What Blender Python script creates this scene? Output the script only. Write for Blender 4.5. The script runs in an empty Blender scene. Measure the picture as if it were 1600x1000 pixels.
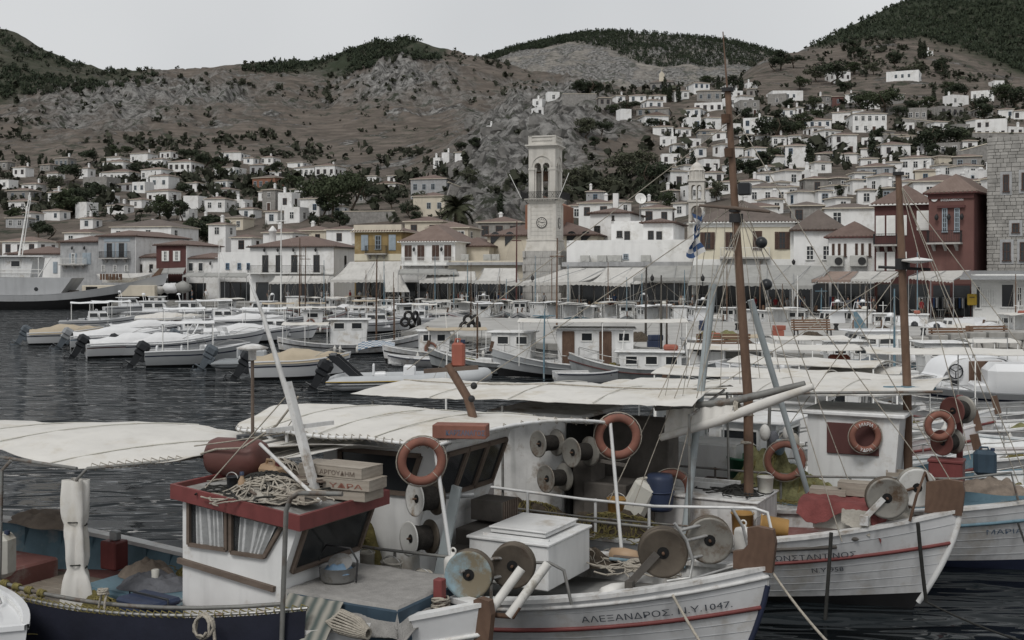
import bpy, math, random
import numpy as np
from mathutils import Vector, Matrix, Euler, noise
R = math.radians
SC = bpy.context.scene
COL = SC.collection
# ------------------------------------------------------------------ camera, sky, sun, exposure
F, CH, HY = 1800.0, 5.0, 430.0            # focal length in photo pixels, camera height, horizon row
cam = bpy.data.objects.new('camera', bpy.data.cameras.new('camera'))
COL.objects.link(cam)
cam.location = (0, 0, CH)
cam.rotation_euler = (R(90), 0, 0)
cam.data.sensor_width = 36
cam.data.lens = 36 * F / 1600
cam.data.shift_y = -(500 - HY) / 1600
cam.data.clip_start = 0.1
cam.data.clip_end = 6000
SC.camera = cam
world = bpy.data.worlds.new('World')
SC.world = world
world.use_nodes = True
wn, wl = world.node_tree.nodes, world.node_tree.links
bg = wn['Background']
sky = wn.new('ShaderNodeTexSky')
sky.sky_type = 'NISHITA'
sky.sun_disc = False
SUN_EL, SUN_AZ = R(50), R(205)            # azimuth clockwise from +Y: behind the camera, to the left
sky.sun_elevation = SUN_EL
sky.sun_rotation = SUN_AZ
sky.dust_density = 4.0
hs = wn.new('ShaderNodeHueSaturation')
hs.inputs['Saturation'].default_value = 0.25
wl.new(sky.outputs[0], hs.inputs['Color'])
wc = wn.new('ShaderNodeTexCoord')
wnz = wn.new('ShaderNodeTexNoise')
wnz.inputs['Scale'].default_value = 2.2
wnz.inputs['Detail'].default_value = 3
wl.new(wc.outputs['Generated'], wnz.inputs['Vector'])
wr = wn.new('ShaderNodeValToRGB')
wr.color_ramp.elements[0].position = 0.25
wr.color_ramp.elements[0].color = (6.2, 6.35, 6.5, 1)
wr.color_ramp.elements[1].position = 0.8
wr.color_ramp.elements[1].color = (8.1, 8.2, 8.25, 1)
wl.new(wnz.outputs[0], wr.inputs[0])
wm = wn.new('ShaderNodeMix')
wm.data_type = 'RGBA'
wm.inputs[0].default_value = 0.82          # overcast: an even cloud layer over the clear sky
wl.new(hs.outputs[0], wm.inputs[6])
wl.new(wr.outputs[0], wm.inputs[7])
wl.new(wm.outputs[2], bg.inputs[0])
bg.inputs[1].default_value = 0.1
sun = bpy.data.objects.new('sun', bpy.data.lights.new('sun', 'SUN'))
COL.objects.link(sun)
sun.data.energy = 1.5
sun.data.angle = R(18)
sun.data.color = (1, 0.97, 0.93)
sd = Vector((math.sin(SUN_AZ) * math.cos(SUN_EL), math.cos(SUN_AZ) * math.cos(SUN_EL), math.sin(SUN_EL)))
sun.rotation_euler = sd.to_track_quat('Z', 'Y').to_euler()
sun.location = (0, -20, 60)
SC.view_settings.view_transform = 'Standard'
SC.view_settings.look = 'None'
SC.view_settings.exposure = 0
SC.view_settings.gamma = 1
SC.view_settings.use_curve_mapping = False
SC.cycles.max_bounces = 6
SC.cycles.transparent_max_bounces = 8
SC.cycles.use_denoising = True
random.seed(7)

# ------------------------------------------------------------------ materials
MATS = {}
def mat(name, col, rough=0.75, var=0.18, scale=3.0, bump=0.0, bscale=None, metal=0.0, spec=0.3, streak=0.0, stain=None, stain_amt=0.0, sub=None):
    if name in MATS: return MATS[name]
    m = bpy.data.materials.new(name); m.use_nodes = True
    nt = m.node_tree; n, l = nt.nodes, nt.links
    b = n['Principled BSDF']
    b.inputs['Roughness'].default_value = rough
    b.inputs['Metallic'].default_value = metal
    b.inputs['Specular IOR Level'].default_value = spec
    tc = n.new('ShaderNodeTexCoord')
    no = n.new('ShaderNodeTexNoise'); no.inputs['Scale'].default_value = scale; no.inputs['Detail'].default_value = 6; no.inputs['Roughness'].default_value = 0.62
    l.new(tc.outputs['Object'], no.inputs['Vector'])
    mr = n.new('ShaderNodeMapRange'); mr.inputs['From Min'].default_value = 0.3; mr.inputs['From Max'].default_value = 0.7
    mr.inputs['To Min'].default_value = 1 - var; mr.inputs['To Max'].default_value = 1 + var * 0.5
    l.new(no.outputs[0], mr.inputs['Value'])
    mx = n.new('ShaderNodeMix'); mx.data_type = 'RGBA'; mx.blend_type = 'MULTIPLY'; mx.inputs[0].default_value = 1
    mx.inputs[6].default_value = (*col, 1)
    l.new(mr.outputs[0], mx.inputs[7])
    out = mx.outputs[2]
    if streak:
        mp = n.new('ShaderNodeMapping'); mp.inputs['Scale'].default_value = (scale * 3, scale * 3, scale * 0.25)
        l.new(tc.outputs['Object'], mp.inputs['Vector'])
        n2 = n.new('ShaderNodeTexNoise'); n2.inputs['Scale'].default_value = 1; n2.inputs['Detail'].default_value = 4
        l.new(mp.outputs[0], n2.inputs['Vector'])
        m2 = n.new('ShaderNodeMapRange'); m2.inputs['From Min'].default_value = 0.5; m2.inputs['From Max'].default_value = 0.75
        m2.inputs['To Min'].default_value = 1; m2.inputs['To Max'].default_value = 1 - streak
        l.new(n2.outputs[0], m2.inputs['Value'])
        x2 = n.new('ShaderNodeMix'); x2.data_type = 'RGBA'; x2.blend_type = 'MULTIPLY'; x2.inputs[0].default_value = 1
        l.new(out, x2.inputs[6]); l.new(m2.outputs[0], x2.inputs[7]); out = x2.outputs[2]
    if stain:
        n3 = n.new('ShaderNodeTexNoise'); n3.inputs['Scale'].default_value = scale * 0.7; n3.inputs['Detail'].default_value = 8; n3.inputs['Roughness'].default_value = 0.7
        mp3 = n.new('ShaderNodeMapping'); mp3.inputs['Location'].default_value = (7.3, 2.1, 4.4)
        l.new(tc.outputs['Object'], mp3.inputs['Vector']); l.new(mp3.outputs[0], n3.inputs['Vector'])
        m3 = n.new('ShaderNodeMapRange'); m3.inputs['From Min'].default_value = 0.62 - 0.25 * stain_amt; m3.inputs['From Max'].default_value = 0.72 - 0.2 * stain_amt
        l.new(n3.outputs[0], m3.inputs['Value'])
        x3 = n.new('ShaderNodeMix'); x3.data_type = 'RGBA'
        l.new(m3.outputs[0], x3.inputs[0]); l.new(out, x3.inputs[6]); x3.inputs[7].default_value = (*stain, 1); out = x3.outputs[2]
    l.new(out, b.inputs['Base Color'])
    if bump:
        nb = n.new('ShaderNodeTexNoise'); nb.inputs['Scale'].default_value = bscale or scale * 6; nb.inputs['Detail'].default_value = 5
        l.new(tc.outputs['Object'], nb.inputs['Vector'])
        bp = n.new('ShaderNodeBump'); bp.inputs['Strength'].default_value = bump; bp.inputs['Distance'].default_value = 0.02
        l.new(nb.outputs[0], bp.inputs['Height']); l.new(bp.outputs[0], b.inputs['Normal'])
    MATS[name] = m
    return m

def wave_mat(name, col, col2, scale, rough=0.8, axis='X', bump=0.3, mix=0.5, distort=1.5, dscale=1.2):
    m = bpy.data.materials.new(name); m.use_nodes = True
    n, l = m.node_tree.nodes, m.node_tree.links
    b = n['Principled BSDF']; b.inputs['Roughness'].default_value = rough; b.inputs['Specular IOR Level'].default_value = 0.25
    tc = n.new('ShaderNodeTexCoord')
    w = n.new('ShaderNodeTexWave'); w.bands_direction = axis; w.inputs['Scale'].default_value = scale; w.inputs['Distortion'].default_value = distort
    w.inputs['Detail'].default_value = 3; w.inputs['Detail Scale'].default_value = dscale
    l.new(tc.outputs['Object'], w.inputs['Vector'])
    no = n.new('ShaderNodeTexNoise'); no.inputs['Scale'].default_value = 0.9; no.inputs['Detail'].default_value = 8; no.inputs['Roughness'].default_value = 0.7
    l.new(tc.outputs['Object'], no.inputs['Vector'])
    a = n.new('ShaderNodeMath'); a.operation = 'MULTIPLY_ADD'; a.inputs[1].default_value = mix; 
    l.new(w.outputs['Fac'], a.inputs[0])
    mr = n.new('ShaderNodeMapRange'); mr.inputs['From Min'].default_value = 0.3; mr.inputs['From Max'].default_value = 0.7; mr.inputs['To Max'].default_value = 1 - mix
    l.new(no.outputs[0], mr.inputs['Value']); l.new(mr.outputs[0], a.inputs[2])
    x = n.new('ShaderNodeMix'); x.data_type = 'RGBA'; x.inputs[6].default_value = (*col, 1); x.inputs[7].default_value = (*col2, 1)
    l.new(a.outputs[0], x.inputs[0]); l.new(x.outputs[2], b.inputs['Base Color'])
    bp = n.new('ShaderNodeBump'); bp.inputs['Strength'].default_value = bump; bp.inputs['Distance'].default_value = 0.05
    l.new(w.outputs['Fac'], bp.inputs['Height']); l.new(bp.outputs[0], b.inputs['Normal'])
    MATS[name] = m
    return m

W_ = lambda g, t=0.0: (g + t, g, g - t)
mat('wall_white', (0.73, 0.73, 0.72), 0.9, 0.10, 0.5, streak=0.12, stain=(0.54, 0.53, 0.5), stain_amt=0.3)
mat('wall_cream', (0.56, 0.51, 0.42), 0.9, 0.14, 0.5, streak=0.15)
mat('wall_yellow', (0.63, 0.585, 0.465), 0.9, 0.10, 0.5, streak=0.10, stain=(0.5, 0.47, 0.4), stain_amt=0.1)
mat('wall_ochre', (0.27, 0.195, 0.09), 0.9, 0.22, 0.6, streak=0.25, stain=(0.34, 0.28, 0.17), stain_amt=0.35)
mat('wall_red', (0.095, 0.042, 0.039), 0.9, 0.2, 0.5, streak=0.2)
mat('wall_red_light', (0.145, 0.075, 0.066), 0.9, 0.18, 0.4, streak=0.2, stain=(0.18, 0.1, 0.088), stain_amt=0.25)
mat('wall_terracotta', (0.24, 0.12, 0.08), 0.9, 0.2, 0.5, streak=0.2)
mat('wall_stone', (0.27, 0.26, 0.245), 0.95, 0.35, 1.4, bump=0.6, bscale=2.5, streak=0.15)
mat('wall_grey', (0.36, 0.365, 0.37), 0.95, 0.25, 1.2, bump=0.4, streak=0.2)
mat('marble', (0.53, 0.51, 0.47), 0.8, 0.16, 0.9, streak=0.16, stain=(0.40, 0.37, 0.32), stain_amt=0.25)
mat('marble_low', (0.40, 0.39, 0.37), 0.85, 0.2, 1.4, streak=0.2, stain=(0.28, 0.27, 0.25), stain_amt=0.35)
mat('marble_joint', (0.22, 0.21, 0.19), 0.95)
wave_mat('roof_tile', (0.095, 0.066, 0.056), (0.185, 0.135, 0.117), 2.6, axis='X', mix=0.38)
wave_mat('roof_tile_dark', (0.08, 0.066, 0.058), (0.16, 0.132, 0.117), 2.6, axis='X', mix=0.4)
wave_mat('roof_tile_old', (0.12, 0.085, 0.07), (0.215, 0.165, 0.143), 2.6, axis='X', mix=0.36)
mat('trim_white', (0.70, 0.70, 0.68), 0.6, 0.08)
mat('trim_dark', (0.05, 0.045, 0.04), 0.7, 0.2)
mat('trim_brown', (0.075, 0.045, 0.035), 0.7, 0.25)
mat('trim_bluegrey', (0.30, 0.35, 0.39), 0.7, 0.15)
mat('trim_green', (0.03, 0.15, 0.11), 0.6, 0.2)
mat('trim_blue', (0.12, 0.19, 0.27), 0.6, 0.2)
mat('pane_dark', (0.022, 0.025, 0.028), 0.12, 0.3, 1.0, spec=0.5)
mat('iron', (0.025, 0.025, 0.026), 0.6, 0.2)
mat('bark', (0.07, 0.055, 0.04), 0.95, 0.3, 4)
mat('metal_grey', (0.32, 0.33, 0.335), 0.45, 0.2, 5, metal=0.4)
mat('ac_white', (0.42, 0.42, 0.40), 0.6, 0.15)
mat('paving', (0.33, 0.325, 0.315), 0.9, 0.22, 0.6, bump=0.2, stain=(0.22, 0.215, 0.2), stain_amt=0.25)
mat('concrete', (0.36, 0.355, 0.34), 0.95, 0.25, 0.5, bump=0.3, bscale=6, stain=(0.22, 0.21, 0.2), stain_amt=0.3)
mat('quay_stone', (0.24, 0.235, 0.22), 0.95, 0.35, 0.8, bump=0.6, bscale=3, streak=0.3)
mat('awning_white', (0.55, 0.54, 0.515), 0.9, 0.12, 0.8, streak=0.15, stain=(0.42, 0.41, 0.38), stain_amt=0.2)
mat('awning_grey', (0.36, 0.36, 0.345), 0.9, 0.14, 0.7, streak=0.15)
mat('awning_brown', (0.26, 0.20, 0.17), 0.9, 0.14, 0.7)
mat('canvas_tan', (0.45, 0.385, 0.29), 0.95, 0.16, 0.9, bump=0.3, bscale=4)
mat('canvas', (0.66, 0.645, 0.61), 0.92, 0.10, 1.1, bump=0.6, bscale=3.5, streak=0.1, stain=(0.53, 0.495, 0.43), stain_amt=0.42)
mat('canvas_cover', (0.70, 0.705, 0.71), 0.85, 0.12, 1.3, bump=0.5, bscale=2.6)
mat('paint_white', (0.66, 0.665, 0.66), 0.45, 0.10, 1.6, streak=0.2, stain=(0.46, 0.43, 0.385), stain_amt=0.3, bump=0.08, bscale=9)
mat('paint_white_old', (0.58, 0.58, 0.57), 0.6, 0.2, 2.6, streak=0.3, stain=(0.27, 0.23, 0.19), stain_amt=0.42, bump=0.15, bscale=9)
mat('hull_white', (0.60, 0.605, 0.61), 0.42, 0.16, 1.3, streak=0.32, stain=(0.42, 0.395, 0.36), stain_amt=0.34, bump=0.08, bscale=5)
mat('gel_white', (0.70, 0.71, 0.72), 0.25, 0.06, 1.0, spec=0.5)
mat('hull_grey', (0.27, 0.285, 0.29), 0.5, 0.18, 1.2, streak=0.3)
mat('ship_grey', (0.40, 0.41, 0.42), 0.55, 0.12, 0.3, streak=0.2)
mat('boot_black', (0.012, 0.012, 0.013), 0.6, 0.3, 2)
mat('boot_blue', (0.022, 0.028, 0.055), 0.55, 0.25, 2)
mat('navy', (0.012, 0.014, 0.026), 0.8, 0.35, 2, bump=0.5, bscale=5)
mat('paint_red', (0.165, 0.046, 0.044), 0.55, 0.22, 2.5, streak=0.2, stain=(0.12, 0.04, 0.035), stain_amt=0.25)
mat('deck_red', (0.22, 0.10, 0.09), 0.8, 0.3, 1.8, stain=(0.30, 0.27, 0.25), stain_amt=0.35)
mat('paint_blue', (0.13, 0.215, 0.265), 0.6, 0.22, 2.2, streak=0.25, stain=(0.24, 0.27, 0.28), stain_amt=0.25)
mat('paint_blue_dark', (0.035, 0.06, 0.085), 0.65, 0.3, 2.2, streak=0.25)
mat('paint_greyblue', (0.30, 0.335, 0.345), 0.6, 0.14, 2, streak=0.15, stain=(0.2, 0.2, 0.19), stain_amt=0.15)
mat('deck_grey', (0.30, 0.30, 0.29), 0.85, 0.25, 1.8, bump=0.2, stain=(0.19, 0.18, 0.165), stain_amt=0.35)
mat('deck_dark', (0.11, 0.10, 0.09), 0.9, 0.4, 2.0, bump=0.4)
wave_mat('wood_mast', (0.085, 0.052, 0.036), (0.185, 0.118, 0.082), 3.0, axis='X', mix=0.15, distort=14, dscale=0.5, bump=0.04, rough=0.6)
wave_mat('wood_stem', (0.07, 0.042, 0.03), (0.165, 0.105, 0.073), 3.0, axis='X', mix=0.12, distort=16, dscale=0.5, bump=0.04, rough=0.65)
wave_mat('wood_crate', (0.20, 0.172, 0.14), (0.36, 0.325, 0.28), 5.0, axis='Z', mix=0.15, distort=10, dscale=0.6, bump=0.06, rough=0.85)
wave_mat('wood_frame', (0.07, 0.052, 0.042), (0.17, 0.135, 0.11), 4.0, axis='Z', mix=0.08, distort=12, dscale=0.6, bump=0.04, rough=0.8)
wave_mat('bench_wood', (0.13, 0.075, 0.05), (0.24, 0.155, 0.10), 6.0, axis='X', mix=0.3, distort=5, rough=0.7)
wave_mat('carpet_stripe', (0.055, 0.075, 0.072), (0.30, 0.285, 0.25), 2.2, axis='X', mix=0.8, distort=0.6, bump=0.1, rough=0.98)
mat('steel', (0.42, 0.42, 0.41), 0.42, 0.25, 5, metal=0.7, stain=(0.20, 0.15, 0.11), stain_amt=0.2)
mat('pipe_grey', (0.20, 0.20, 0.19), 0.6, 0.3, 4, metal=0.3, stain=(0.12, 0.09, 0.07), stain_amt=0.4)
mat('rust', (0.10, 0.06, 0.04), 0.9, 0.45, 4, bump=0.5)
mat('spool_metal', (0.26, 0.25, 0.225), 0.55, 0.25, 3, metal=0.45, stain=(0.11, 0.075, 0.05), stain_amt=0.45)
mat('spool_brown', (0.105, 0.088, 0.07), 0.6, 0.35, 3, metal=0.35, stain=(0.06, 0.04, 0.03), stain_amt=0.3)
mat('spool_white', (0.55, 0.55, 0.53), 0.55, 0.15, 3, stain=(0.25, 0.20, 0.15), stain_amt=0.2)
mat('spool_blue', (0.24, 0.34, 0.385), 0.6, 0.2, 2.2, stain=(0.17, 0.145, 0.10), stain_amt=0.75)
mat('spool_red', (0.11, 0.042, 0.036), 0.6, 0.2, 3)
mat('line_dark', (0.03, 0.027, 0.024), 0.95, 0.4, 14, bump=0.8, bscale=60)
mat('ring_orange', (0.215, 0.095, 0.07), 0.8, 0.25, 3, stain=(0.14, 0.075, 0.06), stain_amt=0.3)
mat('plastic_red', (0.115, 0.05, 0.043), 0.5, 0.18, 2, stain=(0.09, 0.035, 0.03), stain_amt=0.3)
mat('plastic_white', (0.56, 0.55, 0.50), 0.5, 0.12, 2.5, stain=(0.40, 0.35, 0.27), stain_amt=0.2)
mat('plastic_tan', (0.36, 0.25, 0.16), 0.5, 0.2, 3)
mat('plastic_blue', (0.03, 0.042, 0.08), 0.5, 0.25, 3)
mat('plastic_ochre', (0.32, 0.185, 0.06), 0.5, 0.2, 3, stain=(0.2, 0.12, 0.05), stain_amt=0.3)
mat('plastic_green', (0.03, 0.11, 0.065), 0.5, 0.2, 3)
mat('orange', (0.30, 0.10, 0.07), 0.6, 0.2, 3)
mat('fender', (0.60, 0.59, 0.56), 0.5, 0.14, 4, stain=(0.33, 0.31, 0.27), stain_amt=0.25)
mat('rope', (0.36, 0.33, 0.28), 0.95, 0.3, 14, bump=0.8, bscale=60)
mat('rope_dark', (0.03, 0.03, 0.028), 0.95, 0.3, 14)
mat('rope_yellow', (0.20, 0.17, 0.065), 0.95, 0.35, 14, bump=0.6, bscale=60)
mat('net_yellow', (0.135, 0.115, 0.042), 0.98, 0.5, 9, bump=1.0, bscale=40)
mat('net_green', (0.19, 0.185, 0.09), 0.98, 0.5, 9, bump=1.0, bscale=40)
mat('net_brown', (0.075, 0.06, 0.045), 0.98, 0.5, 9, bump=1.0, bscale=40)
mat('cloth_grey', (0.13, 0.135, 0.15), 0.98, 0.3, 6, bump=0.5)
mat('cloth_brown', (0.20, 0.165, 0.135), 0.98, 0.3, 6, bump=0.5)
mat('cloth_red', (0.165, 0.05, 0.047), 0.95, 0.3, 5, bump=0.5)
mat('cloth_beige', (0.36, 0.34, 0.30), 0.98, 0.25, 6, bump=0.5)
mat('carpet', (0.27, 0.262, 0.25), 1.0, 0.2, 9, bump=0.8, bscale=50)
mat('dark_gap', (0.012, 0.012, 0.012), 0.95)
mat('bucket_metal', (0.30, 0.30, 0.295), 0.45, 0.25, 5, metal=0.6, stain=(0.16, 0.14, 0.11), stain_amt=0.35)
mat('rib_grey', (0.21, 0.225, 0.235), 0.6, 0.12, 1.5)
mat('rib_light', (0.40, 0.415, 0.425), 0.55, 0.10, 1.5)
mat('engine_black', (0.022, 0.024, 0.027), 0.35, 0.2, 3)
mat('engine_grey', (0.085, 0.10, 0.115), 0.4, 0.2, 3)
mat('engine_silver', (0.27, 0.28, 0.29), 0.4, 0.2, 3, metal=0.3)
mat('tyre', (0.025, 0.025, 0.025), 0.9, 0.3, 5)
mat('skin', (0.36, 0.22, 0.16), 0.7, 0.1)
mat('hair_dark', (0.03, 0.022, 0.018), 0.8, 0.2)
mat('flag_blue', (0.055, 0.10, 0.21), 0.9, 0.15)
mat('flag_white', (0.60, 0.60, 0.60), 0.9, 0.1)
mat('flag_red', (0.30, 0.04, 0.045), 0.9, 0.15)
mat('post_yellow', (0.36, 0.24, 0.03), 0.6, 0.15)
mat('letter_dark', (0.05, 0.06, 0.075), 0.7, 0.2)
mat('letter_blue', (0.09, 0.13, 0.19), 0.7, 0.2)
mat('letter_white', (0.70, 0.70, 0.69), 0.7, 0.1)
mat('curtain', (0.55, 0.56, 0.56), 0.95, 0.25, 5, bump=0.6)

def glass_mat(name, tint, rough, fac):
    m = bpy.data.materials.new(name); m.use_nodes = True
    n, l = m.node_tree.nodes, m.node_tree.links
    o = n['Material Output']; b = n['Principled BSDF']
    b.inputs['Base Color'].default_value = (*tint, 1); b.inputs['Roughness'].default_value = rough; b.inputs['Specular IOR Level'].default_value = 0.8
    t = n.new('ShaderNodeBsdfTransparent'); x = n.new('ShaderNodeMixShader')
    no = n.new('ShaderNodeTexNoise'); no.inputs['Scale'].default_value = 3; tc = n.new('ShaderNodeTexCoord'); l.new(tc.outputs['Object'], no.inputs['Vector'])
    mr = n.new('ShaderNodeMapRange'); mr.inputs['To Min'].default_value = fac - 0.15; mr.inputs['To Max'].default_value = fac + 0.15; l.new(no.outputs[0], mr.inputs['Value'])
    l.new(mr.outputs[0], x.inputs[0]); l.new(t.outputs[0], x.inputs[1]); l.new(b.outputs[0], x.inputs[2]); l.new(x.outputs[0], o.inputs[0])
    MATS[name] = m
glass_mat('glass', (0.03, 0.035, 0.04), 0.06, 0.35)
glass_mat('glass_dirty', (0.05, 0.055, 0.058), 0.12, 0.32)
def translucent(name, fac):
    n, l = MATS[name].node_tree.nodes, MATS[name].node_tree.links; b = n['Principled BSDF']
    t = n.new('ShaderNodeBsdfTranslucent'); x = n.new('ShaderNodeMixShader'); x.inputs[0].default_value = fac
    l.new(b.inputs['Base Color'].links[0].from_socket, t.inputs[0]); l.new(b.outputs[0], x.inputs[1]); l.new(t.outputs[0], x.inputs[2]); l.new(x.outputs[0], n['Material Output'].inputs[0])
for k in ('canvas', 'canvas_cover', 'canvas_tan', 'awning_white', 'awning_grey', 'flag_blue', 'flag_white', 'curtain'): translucent(k, 0.14)

# ------------------------------------------------------------------ mesh helpers
def rotm(rx=0, ry=0, rz=0): return Euler((rx, ry, rz)).to_matrix()
class MB:
    SH = 0
    def __init__(s): s.v, s.f, s.m, s.mi, s.T, s.sm = [], [], [], 0, None, []
    def add(s, vs, fs, smooth=False, mi=None):
        o = len(s.v)
        if s.SH: vs = [(p[0] + s.SH, p[1], p[2]) for p in vs]
        if s.T is not None: vs = [s.T @ Vector(p) for p in vs]
        s.v.extend(tuple(p) for p in vs)
        s.f.extend(tuple(i + o for i in f) for f in fs)
        s.m.extend([s.mi if mi is None else mi] * len(fs)); s.sm.extend([smooth] * len(fs))
        return s
    def box(s, c, d, rot=None, b=0.0):
        hx, hy, hz = d[0] / 2, d[1] / 2, d[2] / 2
        c = Vector(c)
        if b <= 0:
            vs = [Vector((x * hx, y * hy, z * hz)) for x in (-1, 1) for y in (-1, 1) for z in (-1, 1)]
            fs = [(0, 1, 3, 2), (4, 6, 7, 5), (0, 4, 5, 1), (2, 3, 7, 6), (0, 2, 6, 4), (1, 5, 7, 3)]
        else:
            b = min(b, hx * .9, hy * .9, hz * .9); vs, ix = [], {}
            for x in (-1, 1):
                for y in (-1, 1):
                    for z in (-1, 1):
                        for k in range(3):
                            p = [x * (hx - b), y * (hy - b), z * (hz - b)]; p[k] = (x * hx, y * hy, z * hz)[k]
                            ix[x, y, z, k] = len(vs); vs.append(Vector(p))
            I = lambda x, y, z, k: ix[x, y, z, k]
            fs = []
            for q in (-1, 1):
                fs.append((I(q, -1, -1, 0), I(q, 1, -1, 0), I(q, 1, 1, 0), I(q, -1, 1, 0))[::q])
                fs.append((I(-1, q, -1, 1), I(-1, q, 1, 1), I(1, q, 1, 1), I(1, q, -1, 1))[::q])
                fs.append((I(-1, -1, q, 2), I(1, -1, q, 2), I(1, 1, q, 2), I(-1, 1, q, 2))[::q])
            for p in (-1, 1):
                for q in (-1, 1):
                    fs.append((I(p, q, -1, 0), I(p, q, -1, 1), I(p, q, 1, 1), I(p, q, 1, 0))[::-p * q])
                    fs.append((I(p, -1, q, 0), I(p, 1, q, 0), I(p, 1, q, 2), I(p, -1, q, 2))[::p * q])
                    fs.append((I(-1, p, q, 1), I(-1, p, q, 2), I(1, p, q, 2), I(1, p, q, 1))[::p * q])
                    for r in (-1, 1): fs.append((I(p, q, r, 0), I(p, q, r, 1), I(p, q, r, 2))[::p * q * r])
        if rot is not None: vs = [rot @ p for p in vs]
        return s.add([p + c for p in vs], fs)
    def beam(s, p0, p1, w, h, up=(0, 0, 1)):
        p0, p1 = Vector(p0), Vector(p1); d = p1 - p0; L = d.length; x = d / L
        z = Vector(up) - x * x.dot(Vector(up))
        if z.length < 1e-4: z = Vector((0, 1, 0)) - x * x.y
        z.normalize(); y = z.cross(x)
        rot = Matrix((x, y, z)).transposed()
        return s.box((p0 + p1) / 2, (L, w, h), rot)
    def tube(s, pts, r, n=6, cap=True, closed=False):
        pts = [Vector(p) for p in pts]; N = len(pts)
        rs = r if isinstance(r, (list, tuple)) else [r] * N
        vs, fs = [], []
        t0 = (pts[1] - pts[0]).normalized()
        a = Vector((0, 0, 1)) if abs(t0.z) < 0.9 else Vector((1, 0, 0))
        nx = t0.cross(a).normalized()
        for i, p in enumerate(pts):
            if closed: t = pts[(i + 1) % N] - pts[i - 1]
            else: t = pts[min(i + 1, N - 1)] - pts[max(i - 1, 0)]
            if t.length < 1e-9: t = t0.copy()
            t.normalize(); nx = nx - t * nx.dot(t)
            if nx.length < 1e-6: nx = t.orthogonal()
            nx.normalize(); ny = t.cross(nx)
            for k in range(n):
                w = 2 * math.pi * k / n
                vs.append(p + (nx * math.cos(w) + ny * math.sin(w)) * rs[i])
        for i in range(N if closed else N - 1):
            j = (i + 1) % N
            for k in range(n):
                k2 = (k + 1) % n
                fs.append((i * n + k, i * n + k2, j * n + k2, j * n + k))
        s.add(vs, fs, True)
        if cap and not closed: s.add(vs[:n], [tuple(range(n))[::-1]]); s.add(vs[-n:], [tuple(range(n))])
        return s
    def lathe(s, prof, n=16, c=(0, 0, 0), rot=None, cap=True, smooth=True):
        vs, fs = [], []; c = Vector(c)
        for r, h in prof:
            for k in range(n):
                w = 2 * math.pi * k / n; p = Vector((r * math.cos(w), r * math.sin(w), h))
                vs.append((rot @ p if rot is not None else p) + c)
        for i in range(len(prof) - 1):
            for k in range(n):
                k2 = (k + 1) % n; fs.append((i * n + k, i * n + k2, (i + 1) * n + k2, (i + 1) * n + k))
        s.add(vs, fs, smooth)
        if cap:
            if prof[0][0] > 1e-4: s.add(vs[:n], [tuple(range(n))[::-1]])
            if prof[-1][0] > 1e-4: s.add(vs[-n:], [tuple(range(n))])
        return s
    def prism(s, poly, y0, y1, plane='xz'):
        def P(a, b, c): return {'xz': (a, c, b), 'xy': (a, b, c), 'yz': (c, a, b)}[plane]
        n = len(poly)
        vs = [P(a, b, y0) for a, b in poly] + [P(a, b, y1) for a, b in poly]
        fs = [tuple(range(n)), tuple(range(2 * n - 1, n - 1, -1))] + [(i, i + n, (i + 1) % n + n, (i + 1) % n) for i in range(n)]
        return s.add(vs, fs)
    def grid(s, fn, nu, nv, thick=0.0, smooth=True):
        P = [[Vector(fn(i / nu, j / nv)) for j in range(nv + 1)] for i in range(nu + 1)]
        idx = lambda i, j: i * (nv + 1) + j
        vs = [p for r in P for p in r]
        fs = [(idx(i, j), idx(i + 1, j), idx(i + 1, j + 1), idx(i, j + 1)) for i in range(nu) for j in range(nv)]
        s.add(vs, fs, smooth)
        if thick:
            lo = [p - Vector((0, 0, thick)) for p in vs]
            s.add(lo, [f[::-1] for f in fs], smooth)
            rim = [(i, 0) for i in range(nu + 1)] + [(nu, j) for j in range(1, nv + 1)] + [(i, nv) for i in range(nu - 1, -1, -1)] + [(0, j) for j in range(nv - 1, 0, -1)]
            N = len(vs); k = len(rim)
            vv = [vs[idx(*a)] for a in rim] + [lo[idx(*a)] for a in rim]
            s.add(vv, [(i, i + k, (i + 1) % k + k, (i + 1) % k) for i in range(k)])
        return s
    def ball(s, c, r, n=8, m=6, jit=0.0, seed=0):
        c = Vector(c); rr = r if isinstance(r, (list, tuple)) else (r, r, r)
        vs, fs = [], []
        for i in range(m + 1):
            a = math.pi * i / m
            for k in range(n):
                w = 2 * math.pi * k / n
                d = Vector((math.sin(a) * math.cos(w), math.sin(a) * math.sin(w), math.cos(a)))
                q = 1 + jit * noise.noise(d * 2.3 + Vector((seed * 3.1, seed, 0)))
                vs.append(c + Vector((d.x * rr[0] * q, d.y * rr[1] * q, d.z * rr[2] * q)))
        for i in range(m):
            for k in range(n):
                k2 = (k + 1) % n; fs.append((i * n + k, (i + 1) * n + k, (i + 1) * n + k2, i * n + k2))
        return s.add(vs, fs, True)
    def data(s, name, mats):
        me = bpy.data.meshes.new(name)
        me.from_pydata(s.v, [], s.f)
        for m in (mats if isinstance(mats, (list, tuple)) else [mats]): me.materials.append(MATS[m] if isinstance(m, str) else m)
        me.polygons.foreach_set('material_index', s.m)
        me.polygons.foreach_set('use_smooth', s.sm)
        me.update(); return me
    def build(s, name, mats, parent=None, loc=None, rz=0):
        return put(name, s.data(name, mats), parent, loc, rz)

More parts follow.
